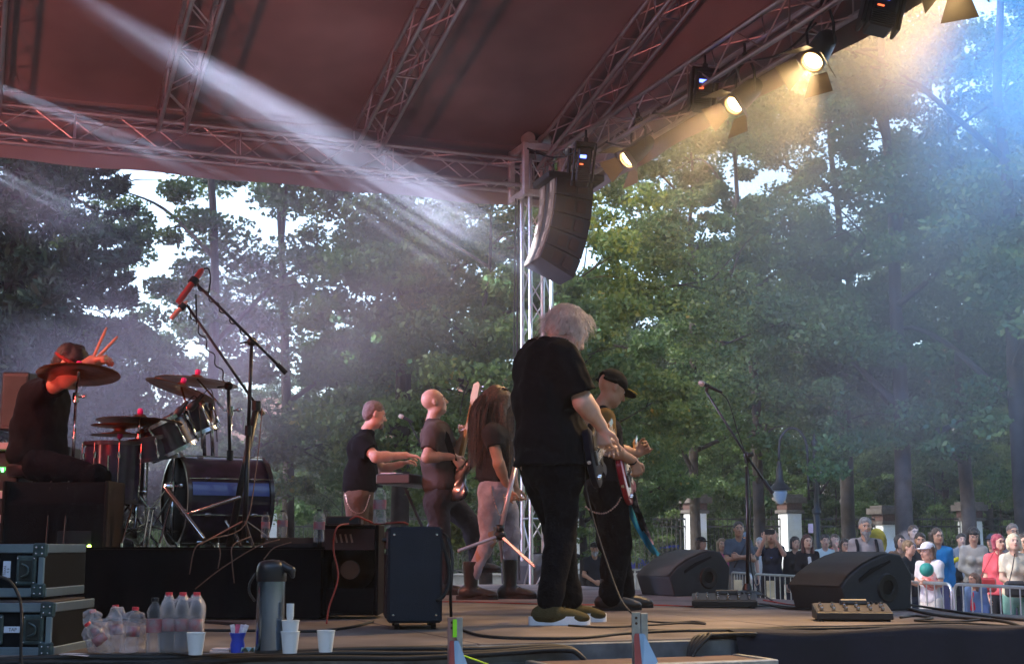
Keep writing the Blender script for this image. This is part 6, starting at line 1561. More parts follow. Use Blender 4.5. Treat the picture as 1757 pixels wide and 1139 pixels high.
# ------------------------------------------------------------------ bottles
def clear_mat(name, c, rough=.08, alpha=.32):
    m = mat(name, c, rough, spec=.8, var=.05); n, l = m.node_tree.nodes, m.node_tree.links
    b = n['Principled BSDF']; lw = n.new('ShaderNodeLayerWeight'); lw.inputs['Blend'].default_value = .45
    mr = n.new('ShaderNodeMapRange'); mr.inputs['To Min'].default_value = alpha; mr.inputs['To Max'].default_value = min(1, alpha + .5); l.new(lw.outputs['Facing'], mr.inputs['Value']); l.new(mr.outputs[0], b.inputs['Alpha']); return m
M_pet = clear_mat('clear_plastic', (.50, .50, .52), .1, .05); M_wrap = clear_mat('shrink_wrap', (.55, .53, .57), .2, .14); M_water = clear_mat('water', (.45, .45, .5), .05, .10)
M_capr = mat('cap_red', (.55, .03, .05), .35); M_capb = mat('cap_black_plastic', (.012, .012, .015), .35); M_lab = mat('label_print', (.42, .40, .42), .5, var=.5, nscale=22, col2=(.35, .05, .07))
def bottle(label, base, H, r_, cap, labm=None, group='water bottles', lean=None, name='water_bottle', fill=.6):
    ax = Vector(lean).normalized() if lean else UPV; base = Vector(base); t = thing(name, label, 'bottle', base, group=group)
    pf = [(.0, 0), (r_ * .8, 0), (r_, H * .03), (r_ * .98, H * .2), (r_ * .9, H * .28), (r_ * .98, H * .34), (r_, H * .6), (r_ * .93, H * .68), (r_, H * .74), (r_ * .8, H * .82), (r_ * .42, H * .9), (r_ * .4, H * .94)]
    MB().lathe(pf, base + ax * .001, ax, 20).build('bottle_body', M_pet, t, True)
    MB().lathe([(.0, 0), (r_ * .48, 0), (r_ * .5, H * .05), (r_ * .46, H * .065), (.0, H * .065)], base + ax * (H * .935), ax, 16).build('bottle_cap', cap, t, 40)
    MB().lathe([(r_ * .96, 0), (r_ * 1.01, 0), (r_ * 1.01, H * .24), (r_ * .96, H * .24)], base + ax * (H * .38), ax, 20).build('bottle_label', labm or M_lab, t, 40)
    if fill: MB().lathe([(.0, 0), (r_ * .9, 0), (r_ * .93, H * fill * .5), (r_ * .9, H * fill), (.0, H * fill)], base + ax * (H * .02), ax, 16).build('water', M_water, t, 40)
    return t
bottle('tall clear bottle with black cap on top of the guitar combo', P(651, 899, 7.15), .20, .034, M_capb)
bottle('clear bottle with black cap standing at the left edge of the open backed amplifier', P(547, 930, 7.6), .18, .031, M_capb)
bottle('smaller clear bottle on the black case beside the bass drum', P(484, 921, 8.1), .155, .030, M_capb)
bottle('faint clear bottle just right of the bass drum', P(455, 923, 8.3), .155, .026, M_capb)
e0 = 5.52
def onedge(px, D=e0): return V((px - CX) / F * D, D, 0)
bottle('single tall bottle with black cap between the two packs of water', onedge(277, 5.56), .215, .030, M_capb)
pk = thing('wrapped_bottle_pack', 'upright shrink wrapped pack of red capped water bottles', 'bottle pack', onedge(322, 5.62))
for j in range(2):
    for i in range(3):
        b0 = onedge(300 + i * 23.5, 5.58 + j * .064); H = .235; r_ = .028
        pf = [(.0, 0), (r_ * .8, 0), (r_, H * .03), (r_ * .92, H * .28), (r_, H * .36), (r_, H * .7), (r_ * .78, H * .82), (r_ * .42, H * .9), (r_ * .4, H * .94)]
        q_ = MB().lathe(pf, b0, UPV, 18).build('bottle', M_pet, pk, True)
        MB().lathe([(.0, 0), (r_ * .5, 0), (r_ * .5, H * .06), (.0, H * .06)], b0 + UPV * (H * .935), UPV, 14).build('bottle_cap', M_capr, q_, 40); MB().lathe([(r_ * 1.01, 0), (r_ * 1.01, H * .2)], b0 + UPV * (H * .36), UPV, 18).build('bottle_label', M_lab, q_, True)
        MB().lathe([(.0, 0), (r_ * .9, 0), (r_ * .9, H * .6), (.0, H * .6)], b0 + UPV * .004, UPV, 14).build('water', M_water, q_, 40)
w_ = Field(.005); a_, b__ = onedge(300, 5.58), onedge(347, 5.645)
for j in range(2):
    for i in range(3): p_ = onedge(300 + i * 23.5, 5.58 + j * .064); w_.cone(p_ + UPV * .03, p_ + UPV * .175, .034, .031, .03); w_.cone(p_ + UPV * .17, p_ + UPV * .215, .03, .018, .02)
w_.noise(.0035, 60, 3); w_.cut(V(0, 0, .004), (0, 0, -1)); fbuild(w_, 'shrink_film', M_wrap, pk)
pk = thing('wrapped_bottle_pack', 'slumped torn plastic wrap with a few leaning water bottles', 'bottle pack', onedge(212, 5.6))
for (px, D, lean, H) in ((192, 5.6, (-.32, .1, 1), .17), (216, 5.66, (-.1, .1, 1), .18), (240, 5.58, (.06, 0, 1), .175), (205, 5.52, (-.5, -.2, .7), .15)):
    b0 = onedge(px, D) + UPV * .002; r_ = .026; ax = Vector(lean).normalized(); pf = [(.0, 0), (r_ * .8, 0), (r_, H * .04), (r_ * .92, H * .28), (r_, H * .7), (r_ * .78, H * .82), (r_ * .42, H * .9), (r_ * .4, H * .95)]
    q_ = MB().lathe(pf, b0, ax, 18).build('bottle', M_pet, pk, True); MB().lathe([(.0, 0), (r_ * .5, 0), (r_ * .5, H * .07), (.0, H * .07)], b0 + ax * (H * .94), ax, 14).build('bottle_cap', M_capr, q_, 40)
    MB().lathe([(r_ * 1.01, 0), (r_ * 1.01, H * .22)], b0 + ax * (H * .36), ax, 18).build('bottle_label', M_lab, q_, True)
w_ = Field(.005)
for (px, D, h_, r_) in ((186, 5.58, .13, .045), (212, 5.6, .15, .045), (236, 5.58, .13, .04), (250, 5.6, .14, .032)): p_ = onedge(px, D); w_.cone(p_ + UPV * .02, p_ + V(-.03 if px < 200 else 0, 0, h_), r_, r_ * .8, .025)
w_.cone(onedge(186, 5.56) + V(-.03, 0, .12), onedge(176, 5.54) + V(-.015, 0, .115), .03, .012, .02)
w_.noise(.008, 55, 6); w_.noise(.004, 120, 9); w_.cut(V(0, 0, .004), (0, 0, -1)); fbuild(w_, 'torn_film', M_wrap, pk)
# ------------------------------------------------------------------ coffee things at the near edge
ap = thing('airpot', 'tall brushed steel airpot with black lid at the near deck edge', 'vacuum flask', onedge(473, 5.6)); c_ = onedge(472, 5.6)
MB().lathe([(.0, 0), (.055, 0), (.057, .006), (.0565, .28), (.0, .28)], c_, UPV, 40).build('steel_body', mat('brushed_steel', (.20, .26, .34), .22, 1.0, var=.06, nscale=3, bump=.02), ap, 40)
MB().lathe([(.0, 0), (.0585, 0), (.0585, .012), (.0, .012)], c_, UPV, 40).build('base_ring', M_blk, ap, 40)
MB().lathe([(.058, .278), (.0595, .283), (.060, .315), (.058, .335), (.05, .352), (.03, .361), (.0, .364)], c_, UPV, 40).build('lid', M_capb, ap, 50)
sp_ = Field(.004); sp_.cone(c_ + V(.04, -.01, .338), c_ + V(.082, -.02, .322), .022, .015, .01); sp_.cone(c_ + V(.082, -.02, .322), c_ + V(.088, -.022, .30), .013, .010, .01); fbuild(sp_, 'spout', M_capb, ap)
MB().tube(cat_curve([c_ + V(-.062, 0, .31), c_ + V(-.085, 0, .27), c_ + V(-.086, 0, .235), c_ + V(-.064, 0, .20)], 5), .005, 8).build('side_handle', M_capb, ap, True)
M_cup = mat('paper_cup', (.60, .66, .70), .6, var=.03)
def cup(label, base, H=.083, r0=.026, r1=.0355, group='white paper cups at the near deck edge'):
    t = thing('paper_cup', label, 'cup', base, group=group); base = Vector(base)
    MB().lathe([(.0, .003), (r0, 0), (r1, H), (r1 - .0015, H), (r0 - .0012, .006), (.0, .006)], base + UPV * .0015, UPV, 28).build('cup_wall', M_cup, t, 30)
    MB().tube([base + UPV * (H + .001) + V(math.cos(k_ * .2618), math.sin(k_ * .2618), 0) * r1 for k_ in range(25)], .0018, 6, caps=False).build('cup_rim', M_cup, t, True)
    return t
cup('white paper cup right of the airpot, standing by itself', onedge(566, 5.62)); cup('white paper cup in front of the upright water pack', onedge(348, 5.48))
cup('bottom cup of the stack right of the airpot', onedge(506, 5.56), .083, .028, .037); cup('middle cup of the stack right of the airpot', onedge(506, 5.56) + UPV * .042, .083, .026, .0345)
st_ = thing('cup_stack', 'narrow stack of small white cups on top of the larger paper cups', 'cups', onedge(504, 5.56) + UPV * .12)
for i in range(8): MB().lathe([(.0, .0), (.011, 0), (.0155, .022), (.0145, .022), (.010, .002)], onedge(505, 5.56) + UPV * (.127 + i * .0062), UPV, 20).build('small_cup', M_cup, st_, 30)
sg = thing('sugar_cup', 'small blue plastic cup holding sugar sachets', 'cup', onedge(418, 5.6)); c_ = onedge(418, 5.6)
MB().lathe([(.0, 0), (.026, 0), (.029, .03), (.024, .05), (.033, .075), (.032, .077), (.022, .052), (.0, .05)], c_ + UPV * .001, UPV, 24).build('cup_body', mat('blue_plastic', (.02, .05, .42), .3), sg, 40)
for i, (dx, tl, cc) in enumerate(((-.015, -.2, (.6, .55, .6)), (-.003, .05, (.6, .1, .2)), (.010, .2, (.55, .5, .6)), (.018, .4, (.6, .58, .62)))):
    MB().box(c_ + V(dx + tl * .02, 0, .085), (.018, .004, .05), (V(math.cos(tl), .2, -math.sin(tl)).normalized(), V(-.2, 1, 0).normalized(), V(math.sin(tl), 0, math.cos(tl)).normalized()), .001).build('sugar_sachet', mat('sachet%d' % i, cc, .5, var=.3, nscale=60), sg)
nk_ = MB(); nk_.box(onedge(388, 5.6) + UPV * .006, (.075, .06, .009), (V(.98, .2, 0), V(-.2, .98, 0), UPV), .002); nk_.box(onedge(392, 5.6) + UPV * .0145, (.07, .05, .007), (V(.99, -.1, 0), V(.1, .99, 0), UPV), .002)
tag(nk_.build('napkin', mat('napkin', (.62, .5, .5), .8, bump=.3)), 'folded pale napkins between the paper cup and the blue cup', 'napkin')
tag(MB().grid(lambda s_, t: onedge(436, 5.57) + V((s_ - .5) * .05, (t - .5) * .04, .004 + .02 * abs(math.sin(s_ * 5 + t * 3))), 10, 8).build('wrapper', mat('wrapper_green', (.25, .42, .42), .35), None, True, fix=False), 'crumpled pale green wrapper beside the blue cup', 'wrapper')
tag(MB().grid(lambda s_, t: G(126, 1124) + V((s_ - .5) * .13, (t - .5) * .09, .003 + .003 * math.sin(s_ * 4)), 8, 6).build('paper_sheet', mat('paper_white', (.72, .70, .74), .7), None, True, fix=False), 'white sheet of paper beside the lower flight case', 'paper')
# ------------------------------------------------------------------ flight cases (left)
M_fly = mat('laminate_dark', (.004, .006, .008), .6, var=.2, spec=.12); M_flal = mat('case_extrusion', (.26, .36, .46), .35, .9, var=.1); M_flhw = mat('case_hardware', (.07, .11, .12), .4, .8, var=.3, nscale=30)  # bluish daylight is tinted into the case colours
def text_obj(s_, p, size, m, par, xd, up_):
    cu = bpy.data.curves.new('marking', 'FONT'); cu.body = s_; cu.size = size; cu.extrude = .0004; cu.align_x = 'CENTER'; cu.align_y = 'CENTER'
    tmp = bpy.data.objects.new('tmp', cu); col.objects.link(tmp); dg = bpy.context.evaluated_depsgraph_get(); me = bpy.data.meshes.new_from_object(tmp.evaluated_get(dg)); bpy.data.objects.remove(tmp)
    me.materials.clear(); me.materials.append(m); o = bpy.data.objects.new('marking', me); col.objects.link(o); o.parent = par
    z = xd.cross(up_); M_ = Matrix((xd, up_, z)).transposed().to_4x4(); M_.translation = Vector(p) - par.matrix_world.translation if False else Vector(p) - Vector(par.location)
    o.matrix_local = M_; return o
def flight_case(label, px1, yt, yb, D, Wd, tilt, tagtxt, horiz):
    x1 = (px1 - CX) / F * D; zt, zb = P(0, yt, D).z, P(0, yb, D).z; H = zt - zb; t = thing('flight_case', label, 'flight case', V(x1 - Wd / 2, D + .25, zb), group='flight cases stacked at the left')
    X, Y = V(math.cos(tilt), math.sin(tilt), 0), V(-math.sin(tilt), math.cos(tilt), 0); c = V(x1, D, zb) - X * (Wd / 2) + Y * .25
    B = lambda x_, y_, z_: c + X * x_ + Y * y_ + UPV * z_
    MB().box(B(0, 0, H / 2), (Wd - .012, .488, H - .012), (X, Y, UPV)).build('panel', M_fly, t)
    for z_ in (.022, H - .022):
        m = MB(); m.box(B(0, -.248, z_), (Wd - .09, .012, .036), (X, Y, UPV), .003); m.box(B(Wd / 2 - .004, 0, z_), (.012, .45, .036), (X, Y, UPV), .003)
        for k_ in (-.01, 0, .01): m.box(B(0, -.2545, z_ + k_), (Wd - .10, .003, .003), (X, Y, UPV))
        m.build('edge_extrusion', M_flal, t)
    MB().box(B(Wd / 2 - .014, -.248, H / 2), (.024, .014, H * .6), (X, Y, UPV), .003).build('corner_extrusion', M_flal, t)
    for z_ in (.03, H - .03):
        MB().box(B(Wd / 2 - .022, -.249, z_), (.06, .02, .06), (X, Y, UPV), .008).build('ball_corner', M_flhw, t)
        for (dx, dz) in ((-.012, -.012), (.012, -.012), (-.012, .012), (.012, .012)): MB().lathe([(.0, 0), (.005, 0), (.003, .004), (.0, .005)], B(Wd / 2 - .022 + dx, -.259, z_ + dz), -Y, 8).build('rivet', M_chrome, t)
    for xo in (-.075, -.235):
        pl = MB(); pl.box(B(Wd / 2 + xo + .0, -.248, H * .5), (.082, .012, H * .54), (X, Y, UPV), .008); q_ = pl.build('latch_plate' if xo > -.1 else 'handle_plate', M_flhw, t)
        MB().box(B(Wd / 2 + xo, -.2555, H * .5), (.054, .006, H * .38), (X, Y, UPV), .006).build('recess', mat('recess_dark', (.03, .04, .04), .5, .5), q_)
        MB().tube(cat_curve([B(Wd / 2 + xo - .015, -.262, H * .62), B(Wd / 2 + xo + .012, -.268, H * .56), B(Wd / 2 + xo + .012, -.268, H * .44), B(Wd / 2 + xo - .015, -.262, H * .38)], 4), .005, 6).build('latch_handle', M_flhw, q_, True)
        for (dx, dz) in ((-.034, -.22), (.034, -.22), (-.034, .22), (.034, .22)): MB().lathe([(.0, 0), (.005, 0), (.003, .004), (.0, .005)], B(Wd / 2 + xo + dx, -.2545, H * (.5 + dz)), -Y, 8).build('rivet', M_chrome, q_)
    tg = MB(); lx = Wd / 2 - (.155 if not horiz else .16)
    if horiz: tg.box(B(lx, -.2465, H * .5), (.062, .006, .024), (X, Y, UPV), .001)
    else: tg.box(B(lx, -.2465, H * .52), (.030, .006, .066), (X, Y, UPV), .001)
    tg.build('paper_label', mat('label_white', (.62, .70, .82) if not horiz else (.45, .48, .42), .6, var=.05), t)
    mk = mat('marker_ink', (.04, .05, .09), .7)
    if horiz: text_obj('TAP', B(lx + .004, -.2502, H * .5), .018, mk, t, X, UPV)
    else:
        text_obj('TEXAS', B(lx - .006, -.2502, H * .5), .013, mk, t, UPV, -X); text_obj('K B', B(lx + .007, -.2502, H * .5), .012, mk, t, UPV, -X)
    return t
flight_case('upper black flight case with an upright white label', 88, 931, 1026, 5.62, .62, R(-2), '', False)
flight_case('lower black flight case with a small horizontal label', 106, 1032, 1128, 5.47, .66, R(-2), '', True)
lid_ = thing('wooden_board', 'thin board lying between the two flight cases', 'board', P(40, 1029, 5.7)); MB().box(P(46, 1029.5, 5.75), (.34, .45, .012), None, .003).build('board', mat('board_brown', (.05, .035, .03), .8), lid_)
b_ = MB().tube(cat_curve([P(-20, 985, 5.33), P(15, 995, 5.33), P(33, 1025, 5.33), P(37, 1060, 5.18), P(36, 1100, 5.17), P(36, 1145, 5.17)], 6), .006, 6); tag(b_.build('cable', M_cbl, None, True), 'black cable hanging over the front of the flight cases', 'cable')
b_ = MB(); b_.tube(cat_curve([P(100, 1060, 6.1), P(118, 1075, 6.0), P(132, 1095, 5.9), G(128, 1103)], 6), .008, 6); b_.tube(cat_curve([P(98, 1070, 6.1), P(110, 1085, 6.0), G(125, 1098)], 6), .008, 6)
tag(b_.build('red_cable', mat('cable_crimson', (.45, .02, .05), .4), None, True), 'crimson cables coiled behind the lower flight case', 'cable')
# ------------------------------------------------------------------ step platform and brackets at the near edge
M_galv = mat('galvanised', (.34, .38, .42), .4, .85, var=.15, nscale=25); M_redp = mat('bracket_red', (.30, .06, .05), .6)
stp_ = thing('access_steps', 'metal framed brown step platform hooked on the near deck edge', 'steps', G(965, 1120, -.1))
sz_ = -.085; sa, sb = G(800, 1117, sz_), G(1158, 1117, sz_)
vx = VX
q0 = S(-.10, (sa - N0).dot(VX) , sz_); q1 = S(-.10, (G(1150, 1112, sz_) - N0).dot(VX), sz_); Ls = (q1 - q0).length
cc = (q0 + q1) / 2 - UX * .16
MB().box(cc, (Ls - .05, .30, .03), AX, .003).build('tread', mat('step_tread', (.13, .075, .06), .7, var=.3, nscale=6), stp_)
m = MB(); m.box(cc - UX * .175 - UPV * .03, (Ls + .03, .04, .10), AX, .005); m.box(cc + VX * (Ls / 2 + .0) - UPV * .03, (.04, .3, .10), AX, .005); m.box(cc - VX * (Ls / 2) - UPV * .03, (.04, .3, .10), AX, .005); m.build('frame', M_galv, stp_)
for i, (px, gx, nm) in enumerate(((780, 1058, 'left'), (1094, 1050, 'right'))):
    D = G(px, 1108).y - .13; b0 = V((px - CX) / F * D, D, -.05)
    t = thing('handrail_socket', ['left galvanised bracket with lime tape at the near deck edge', 'right galvanised bracket with bolt holes at the near deck edge'][i], 'bracket', b0, group='metal brackets of the access steps')
    x0_, x1_ = [((770, 795), (1079, 1107))[i][k_] for k_ in (0, 1)]; top = P(px, gx, D).z; bot = -.16
    xa, xb = (x0_ - CX) / F * D, (x1_ - CX) / F * D; pw = xb - xa
    MB().box(V(xa + pw * .28, D, (top + bot) / 2), (pw * .56, .006, top - bot), AX, .001).build('plate', M_galv if i else mat('galvanised_red', (.32, .20, .20), .5, .6), t)
    MB().box(V(xa + pw * .78, D + .014, (top + bot) / 2 + .012), (pw * .46, .012, (top - bot) * .9), AX, .002).build('channel', M_galv, t)
    for k_ in range(2): MB().lathe([(.0, 0), (.006, 0), (.005, .003), (.0, .003)], V(xa + pw * .3, D - .004, top - .022 - .022 * k_), V(0, -1, 0), 10).build('bolt_hole', mat('hole_dark', (.06, .03, .02), .6), t)
    if i == 0: MB().box(V(xa + pw * .50, D - .006, top - .045), (pw * .28, .004, .072), AX).build('lime_tape', mat('tape_lime', (.30, .85, .03), .5), t)
    gz = top - (.095 if i == 0 else .085)
    MB().prism([V(xa + pw * .45, D - .012, gz), V(xa + pw * .75, D - .012, gz), V(xa + pw * 1.5, D - .05, gz - .11), V(xa + pw * .6, D - .05, gz - .16)], V(0, .006, 0)).build('gusset', M_flal, t)
    MB().prism([V(xa + pw * .15, D - .004, gz), V(xa + pw * .48, D - .010, gz), V(xa + pw * .7, D - .046, gz - .15), V(xa + pw * .15, D - .04, gz - .15)], V(0, .004, 0)).build('red_side', M_redp, t)
b_ = MB(); p0_, p1_ = P(796, 1124, 5.45), P(838, 1139, 5.4); b_.box((p0_ + p1_) / 2, ((p1_ - p0_).length, .018, .004), ((p1_ - p0_).normalized(), V(0, 1, 0), (p1_ - p0_).normalized().cross(V(0, 1, 0)))); tag(b_.build('ratchet_strap', mat('strap_lime', (.55, .80, .02), .5)), 'lime yellow strap hanging over the step platform', 'strap')
for i in range(4):
    v0_, v1_ = (G(1108, 1088) - N0).dot(VX), (G(1230, 1086) - N0).dot(VX)
    pts = [S(-.12, v0_ - .02, -.3), S(-.10 - .01 * i, v0_, -.08), S(-.06 - .015 * i, v0_ + .05 + .02 * i, .0 + .006 * i)] + [S(-.02 - .018 * i + .01 * math.sin(v * 9 + i), v, .012 + .007 * math.sin(v * 7 + i * 2)) for v in np.linspace(v0_ + .12, v1_, 5)] + [S(.06 + .02 * i, v1_ + .12, .012)]
    tag(MB().tube(cat_curve(pts, 4), .009, 6).build('bundled_cable', M_cbl, None, True), ['frontmost', 'second', 'third', 'rearmost'][i] + ' thick black cable curling right of the right bracket', 'cable')
# ------------------------------------------------------------------ barriers
M_bar = mat('barrier_steel', (.50, .52, .55), .38, .9, var=.1)
def barrier(a, b, label):
    a, b = Vector(a), Vector(b); d = (b - a); L = d.length; d.normalize(); t = thing('crowd_barrier', label, 'barrier', (a + b) / 2, group='steel crowd barriers before the stage')
    H = 1.0; r_ = .019; z = GZ
    fr_ = MB(); pts = [a + V(0, 0, z + .16), a + V(0, 0, z + H - .1)] + [a + d * (.1 * (1 - math.cos(k * .314))) + V(0, 0, z + H - .1 + .1 * math.sin(k * .314)) for k in range(1, 6)]
    pts += [b - d * (.1 * (1 - math.cos(k * .314))) + V(0, 0, z + H - .1 + .1 * math.sin(k * .314)) for k in range(5, 0, -1)] + [b + V(0, 0, z + H - .1), b + V(0, 0, z + .16)]
    fr_.tube(pts + [pts[0]], r_, 8); fr_.build('frame', M_bar, t, True)
    br = MB(); n = max(3, round(L / .19))
    for i in range(1, n): p = a + d * (L * i / n); br.tube([p + V(0, 0, z + .16), p + V(0, 0, z + H)], .0075, 6)
    br.build('bars', M_bar, t)
    for q in (.18, .82):
        p = a + d * (L * q); nn = V(-d.y, d.x, 0); MB().tube([p - nn * .3 + V(0, 0, z + .012), p + V(0, 0, z + .17), p + nn * .3 + V(0, 0, z + .012)], .017, 7).build('foot', M_bar, t)
    return t
def bp(px, ytop):       # ground point under a barrier whose top edge shows at this pixel
    D = (CAMZ - (GZ + 1.0)) * F / (ytop - HZ); return V((px - CX) / F * D, D, 0)
L0, L1 = bp(1792, 1008), bp(1288, 983)
dl = (L1 - L0); Lt = dl.length; nb_ = round(Lt / 2.2)
for i in range(nb_):
    o = barrier(L0 + dl * ((i + .015) / nb_), L0 + dl * ((i + .985) / nb_), 'crowd barrier in the row between the right monitor and the picture edge, number %d from the right' % (i + 1))
    o['label'] = ['nearest crowd barrier at the right edge before the blonde woman', 'crowd barrier before the child in the red top', 'crowd barrier behind the right stage monitor', 'crowd barrier before the dark haired woman in the black blazer', 'crowd barrier before the woman filming with a phone'][min(i, 4)]
Lq = bp(1240, 980); barrier(Lq + V(.1, 0, 0), L1 - dl.normalized() * -.12, 'crowd barrier before the man with crossed arms')
L2 = bp(985, 975); L3 = bp(1118, 976)
barrier(L2, (L2 + L3) / 2, 'far crowd barrier seen between the legs of the two guitarists'); barrier((L2 + L3) / 2 + V(.05, 0, 0), L3, 'far crowd barrier seen left of the left stage monitor')
for (px, py) in ((1266, 1000), (1311, 1004)):
    D = (CAMZ - (GZ + 1.0)) * F / (984 - HZ); c_ = V((px - CX) / F * (D + .1), D - .1 + (px - 1311) * -.012, GZ + .78)
    tag(MB().box(c_, (.13, .008, .26), None, .002).build('barrier_sign', mat('sign_cream', (.62, .56, .36), .6)), 'small blank cream plate on the barrier, ' + ('left one' if px < 1300 else 'right one'), 'plate', 'cream plates on the barriers')
# ------------------------------------------------------------------ people
blk, nav, wht = (.016, .016, .018), (.02, .028, .05), (.55, .55, .56)
dk, br_, bl_, gy = (.022, .015, .012), (.09, .05, .03), (.42, .30, .15), (.30, .29, .28)
HB = .0
def per(px, D, H, label, **k):
    return person(label, 'person', V((px - CX) / F * D, D, GZ), H, **k)
def eyeh(py, D): return CAMZ - (py - HZ) * D / F - GZ      # height of a point shown at photo row py
def hgt(top, D): return eyeh(top, D)
c = per(1200, 24.5, 1.60, 'woman in black cap and white top with a dark jacket behind the left monitor', female=True, hair=('bob', br_), cap=(.02, .02, .022), top=nav, jacket=wht, sleeve='long', look=-55, yaw=190)
c = per(1234, 25.5, 1.58, 'person in pink holding up a red phone, half hidden by the man with crossed arms', female=True, hair=('long', (.2, .13, .07)), top=(.5, .10, .22), arms=('phone', 'down'), yaw=175)
ph = MB().box(c['wr'][-1] + V(.03, -.05, .16), (.085, .012, .15), (V(.95, 0, .3).normalized(), V(0, 1, 0), V(-.3, 0, .95).normalized()), .006).build('phone', mat('phone_red', (.7, .03, .03), .4)); tag(ph, 'red phone held up beside the man with crossed arms', 'phone')
c = per(1263, 23.8, 1.85, 'man with crossed arms in a grey blue polo shirt and a shoulder strap', top=(.075, .095, .125), bot=(.16, .15, .14), arms=('crossed', 'crossed'), hair=('short', (.045, .035, .03)), sk=SK_B, yaw=176, look=6, tilt=4, fat=1.08)
b_ = MB().tube(cat_curve([c['J'](-.13, .07, 1.45), c['J'](-.02, .155, 1.28), c['J'](.12, .14, 1.02)], 5), .014, 6); tag(b_.build('shoulder_strap', mat('strap_dark', (.03, .035, .045), .8), None, True), 'dark strap across the chest of the man with crossed arms', 'strap')
per(1276, 26.5, 1.70, 'person in a grey blue cap behind the man with crossed arms', top=(.1, .1, .1), cap=(.18, .24, .30), yaw=180)
per(1299, 27, 1.60, 'person in a white shirt behind the woman who films', top=wht, hair=('short', gy), arms=('hold', 'down'), yaw=195, sk=SK_C)
c = per(1319, 23.0, 1.72, 'woman with wavy blonde hair in a dark blue t-shirt filming with both hands raised', female=True, hair=('long', (.30, .22, .14)), top=(.018, .022, .036), bot=(.015, .017, .024), arms=('phonehigh', 'phonehigh'), yaw=196, tilt=6, fat=1.08)
ph = MB().box((c['wr'][1] + c['wr'][-1]) / 2 + V(0, -.03, .12), (.17, .012, .085), None, .006).build('phone', mat('phone_black', (.02, .02, .022), .3)); tag(ph, 'dark phone held sideways by the blonde woman in dark blue', 'phone')
lg_ = MB(); ck = c['J'](.0, .142, 1.27)
for k_ in range(5): lg_.tube([ck + c['rt'] * (.012 * k_ - .025) + UPV * -.014, ck + c['rt'] * (.016 * k_ - .03) + UPV * .012], .004, 5)
lg_.tube([ck - c['rt'] * .05, ck + c['rt'] * .05], .0035, 5); lg_.build('shirt_print', mat('print_blue', (.10, .25, .75), .5), c['body'])
c = per(1358, 23.6, 1.60, 'woman in black half hidden behind the woman in the blazer, lifting a phone', female=True, hair=('bob', dk), top=blk, arms=('phone', 'down'), yaw=170, sleeve='long')
ph = MB().box(c['wr'][-1] + V(.05, -.05, .16), (.08, .012, .15), None, .006).build('phone', mat('phone_black', (1, 1, 1))); tag(ph, 'dark phone lifted beside the woman in the blazer', 'phone')
per(1379, 22.3, 1.62, 'woman with long dark red hair, black blazer and white blouse', female=True, hair=('long', (.055, .014, .012)), top=(.014, .014, .017), jacket=wht, sleeve='long', bot=nav, arms=('clasp', 'clasp'), yaw=176, tilt=3, sk=SK_C)
c = per(1409, 24.2, 1.64, 'person in a pale printed top behind the lamp post, holding a phone high', female=True, hair=('tied', dk), top=(.42, .50, .50), arms=('phonehigh', 'down'), yaw=178)
ph = MB().box(P(1391, 906, 24.0), (.085, .012, .16), None, .006).build('phone', mat('phone_pink', (.62, .45, .50), .4)); tag(ph, 'pale pink phone raised left of the lamp post', 'phone')
per(1443, 23.0, 1.56, 'woman with glasses and dark hair touching her chin', female=True, hair=('long', dk), top=(.20, .16, .13), arms=('chin', 'down'), yaw=184, glasses=True, sleeve='long')
c = per(1478, 19.8, 1.84, 'bearded man with grey hair, a backpack and a camera', hair=('short', (.16, .15, .145)), beard=.10, top=(.27, .24, .23), bot=(.04, .04, .045), arms=('hold', 'down'), yaw=182, fat=1.12, sk=SK_B)
for s_ in (-1, 1): MB().tube(cat_curve([c['J'](.13 * s_, .03, 1.45), c['J'](.13 * s_, .13, 1.33), c['J'](.15 * s_, .12, 1.1)], 5), .022, 6).build('backpack_strap', cloth('bp_strap', (.014, .014, .016)), c['body'], True)
cmr = thing('camera', 'black camera held at the chest of the bearded man', 'camera', c['J'](-.10, .25, 1.18)); k_ = c['J'](-.10, .25, 1.20); MB().box(k_, (.13, .06, .09), None, .01).build('camera_body', M_blk, cmr); MB().lathe([(.0, 0), (.034, 0), (.036, .07), (.0, .07)], k_ + V(0, -.03, 0), V(0, -1, 0), 16).build('camera_lens', M_blk, cmr, 40)
tag(MB().ell(c['J'](-.19, -.14, 1.42), (.14, .11, .2)).build('backpack', cloth('bp_yellow', (.35, .28, .05), var=.5), None, True), 'yellow and grey backpack behind the bearded man', 'backpack')
per(1492, 21.5, 1.62, 'grey haired person almost hidden behind the bearded man', hair=('short', gy), top=(.35, .35, .36), yaw=170)
per(1559, 24.5, 1.80, 'tall young man at the back in front of the big trunk', hair=('short', br_), top=(.12, .12, .14), yaw=170, sk=SK_C)
c = per(1549, 19.2, 1.52, 'boy in dark clothes and a red shirt leaning on the man beside him', hair=('short', (.16, .10, .05)), top=(.022, .024, .028), bot=(.03, .04, .07), arms=('hold', 'reach'), yaw=140, look=-10, sleeve='long')
per(1569, 20.2, 1.63, 'dark bearded man between the boy and the child in the white cap', hair=('short', dk), beard=.02, top=(.028, .03, .035), yaw=160, look=30, sk=SK_B)
per(1601, 20.5, 1.70, 'woman with glasses and long brown hair in a bright blue long sleeved top', female=True, hair=('long', (.045, .03, .022)), top=(.02, .17, .42), bot=(.10, .10, .20), sleeve='long', arms=('down', 'hold'), yaw=205, look=-35, skirt=True, glasses=True)
c = per(1585, 17.4, 1.5, 'child in white cap and red flowered shirt holding a green ball', child=True, hair=('bob', (.10, .055, .035)), cap=(.6, .6, .64), top=(.55, .53, .55), bot=(.50, .47, .43), arms=('hold', 'hold'), yaw=235, look=10)
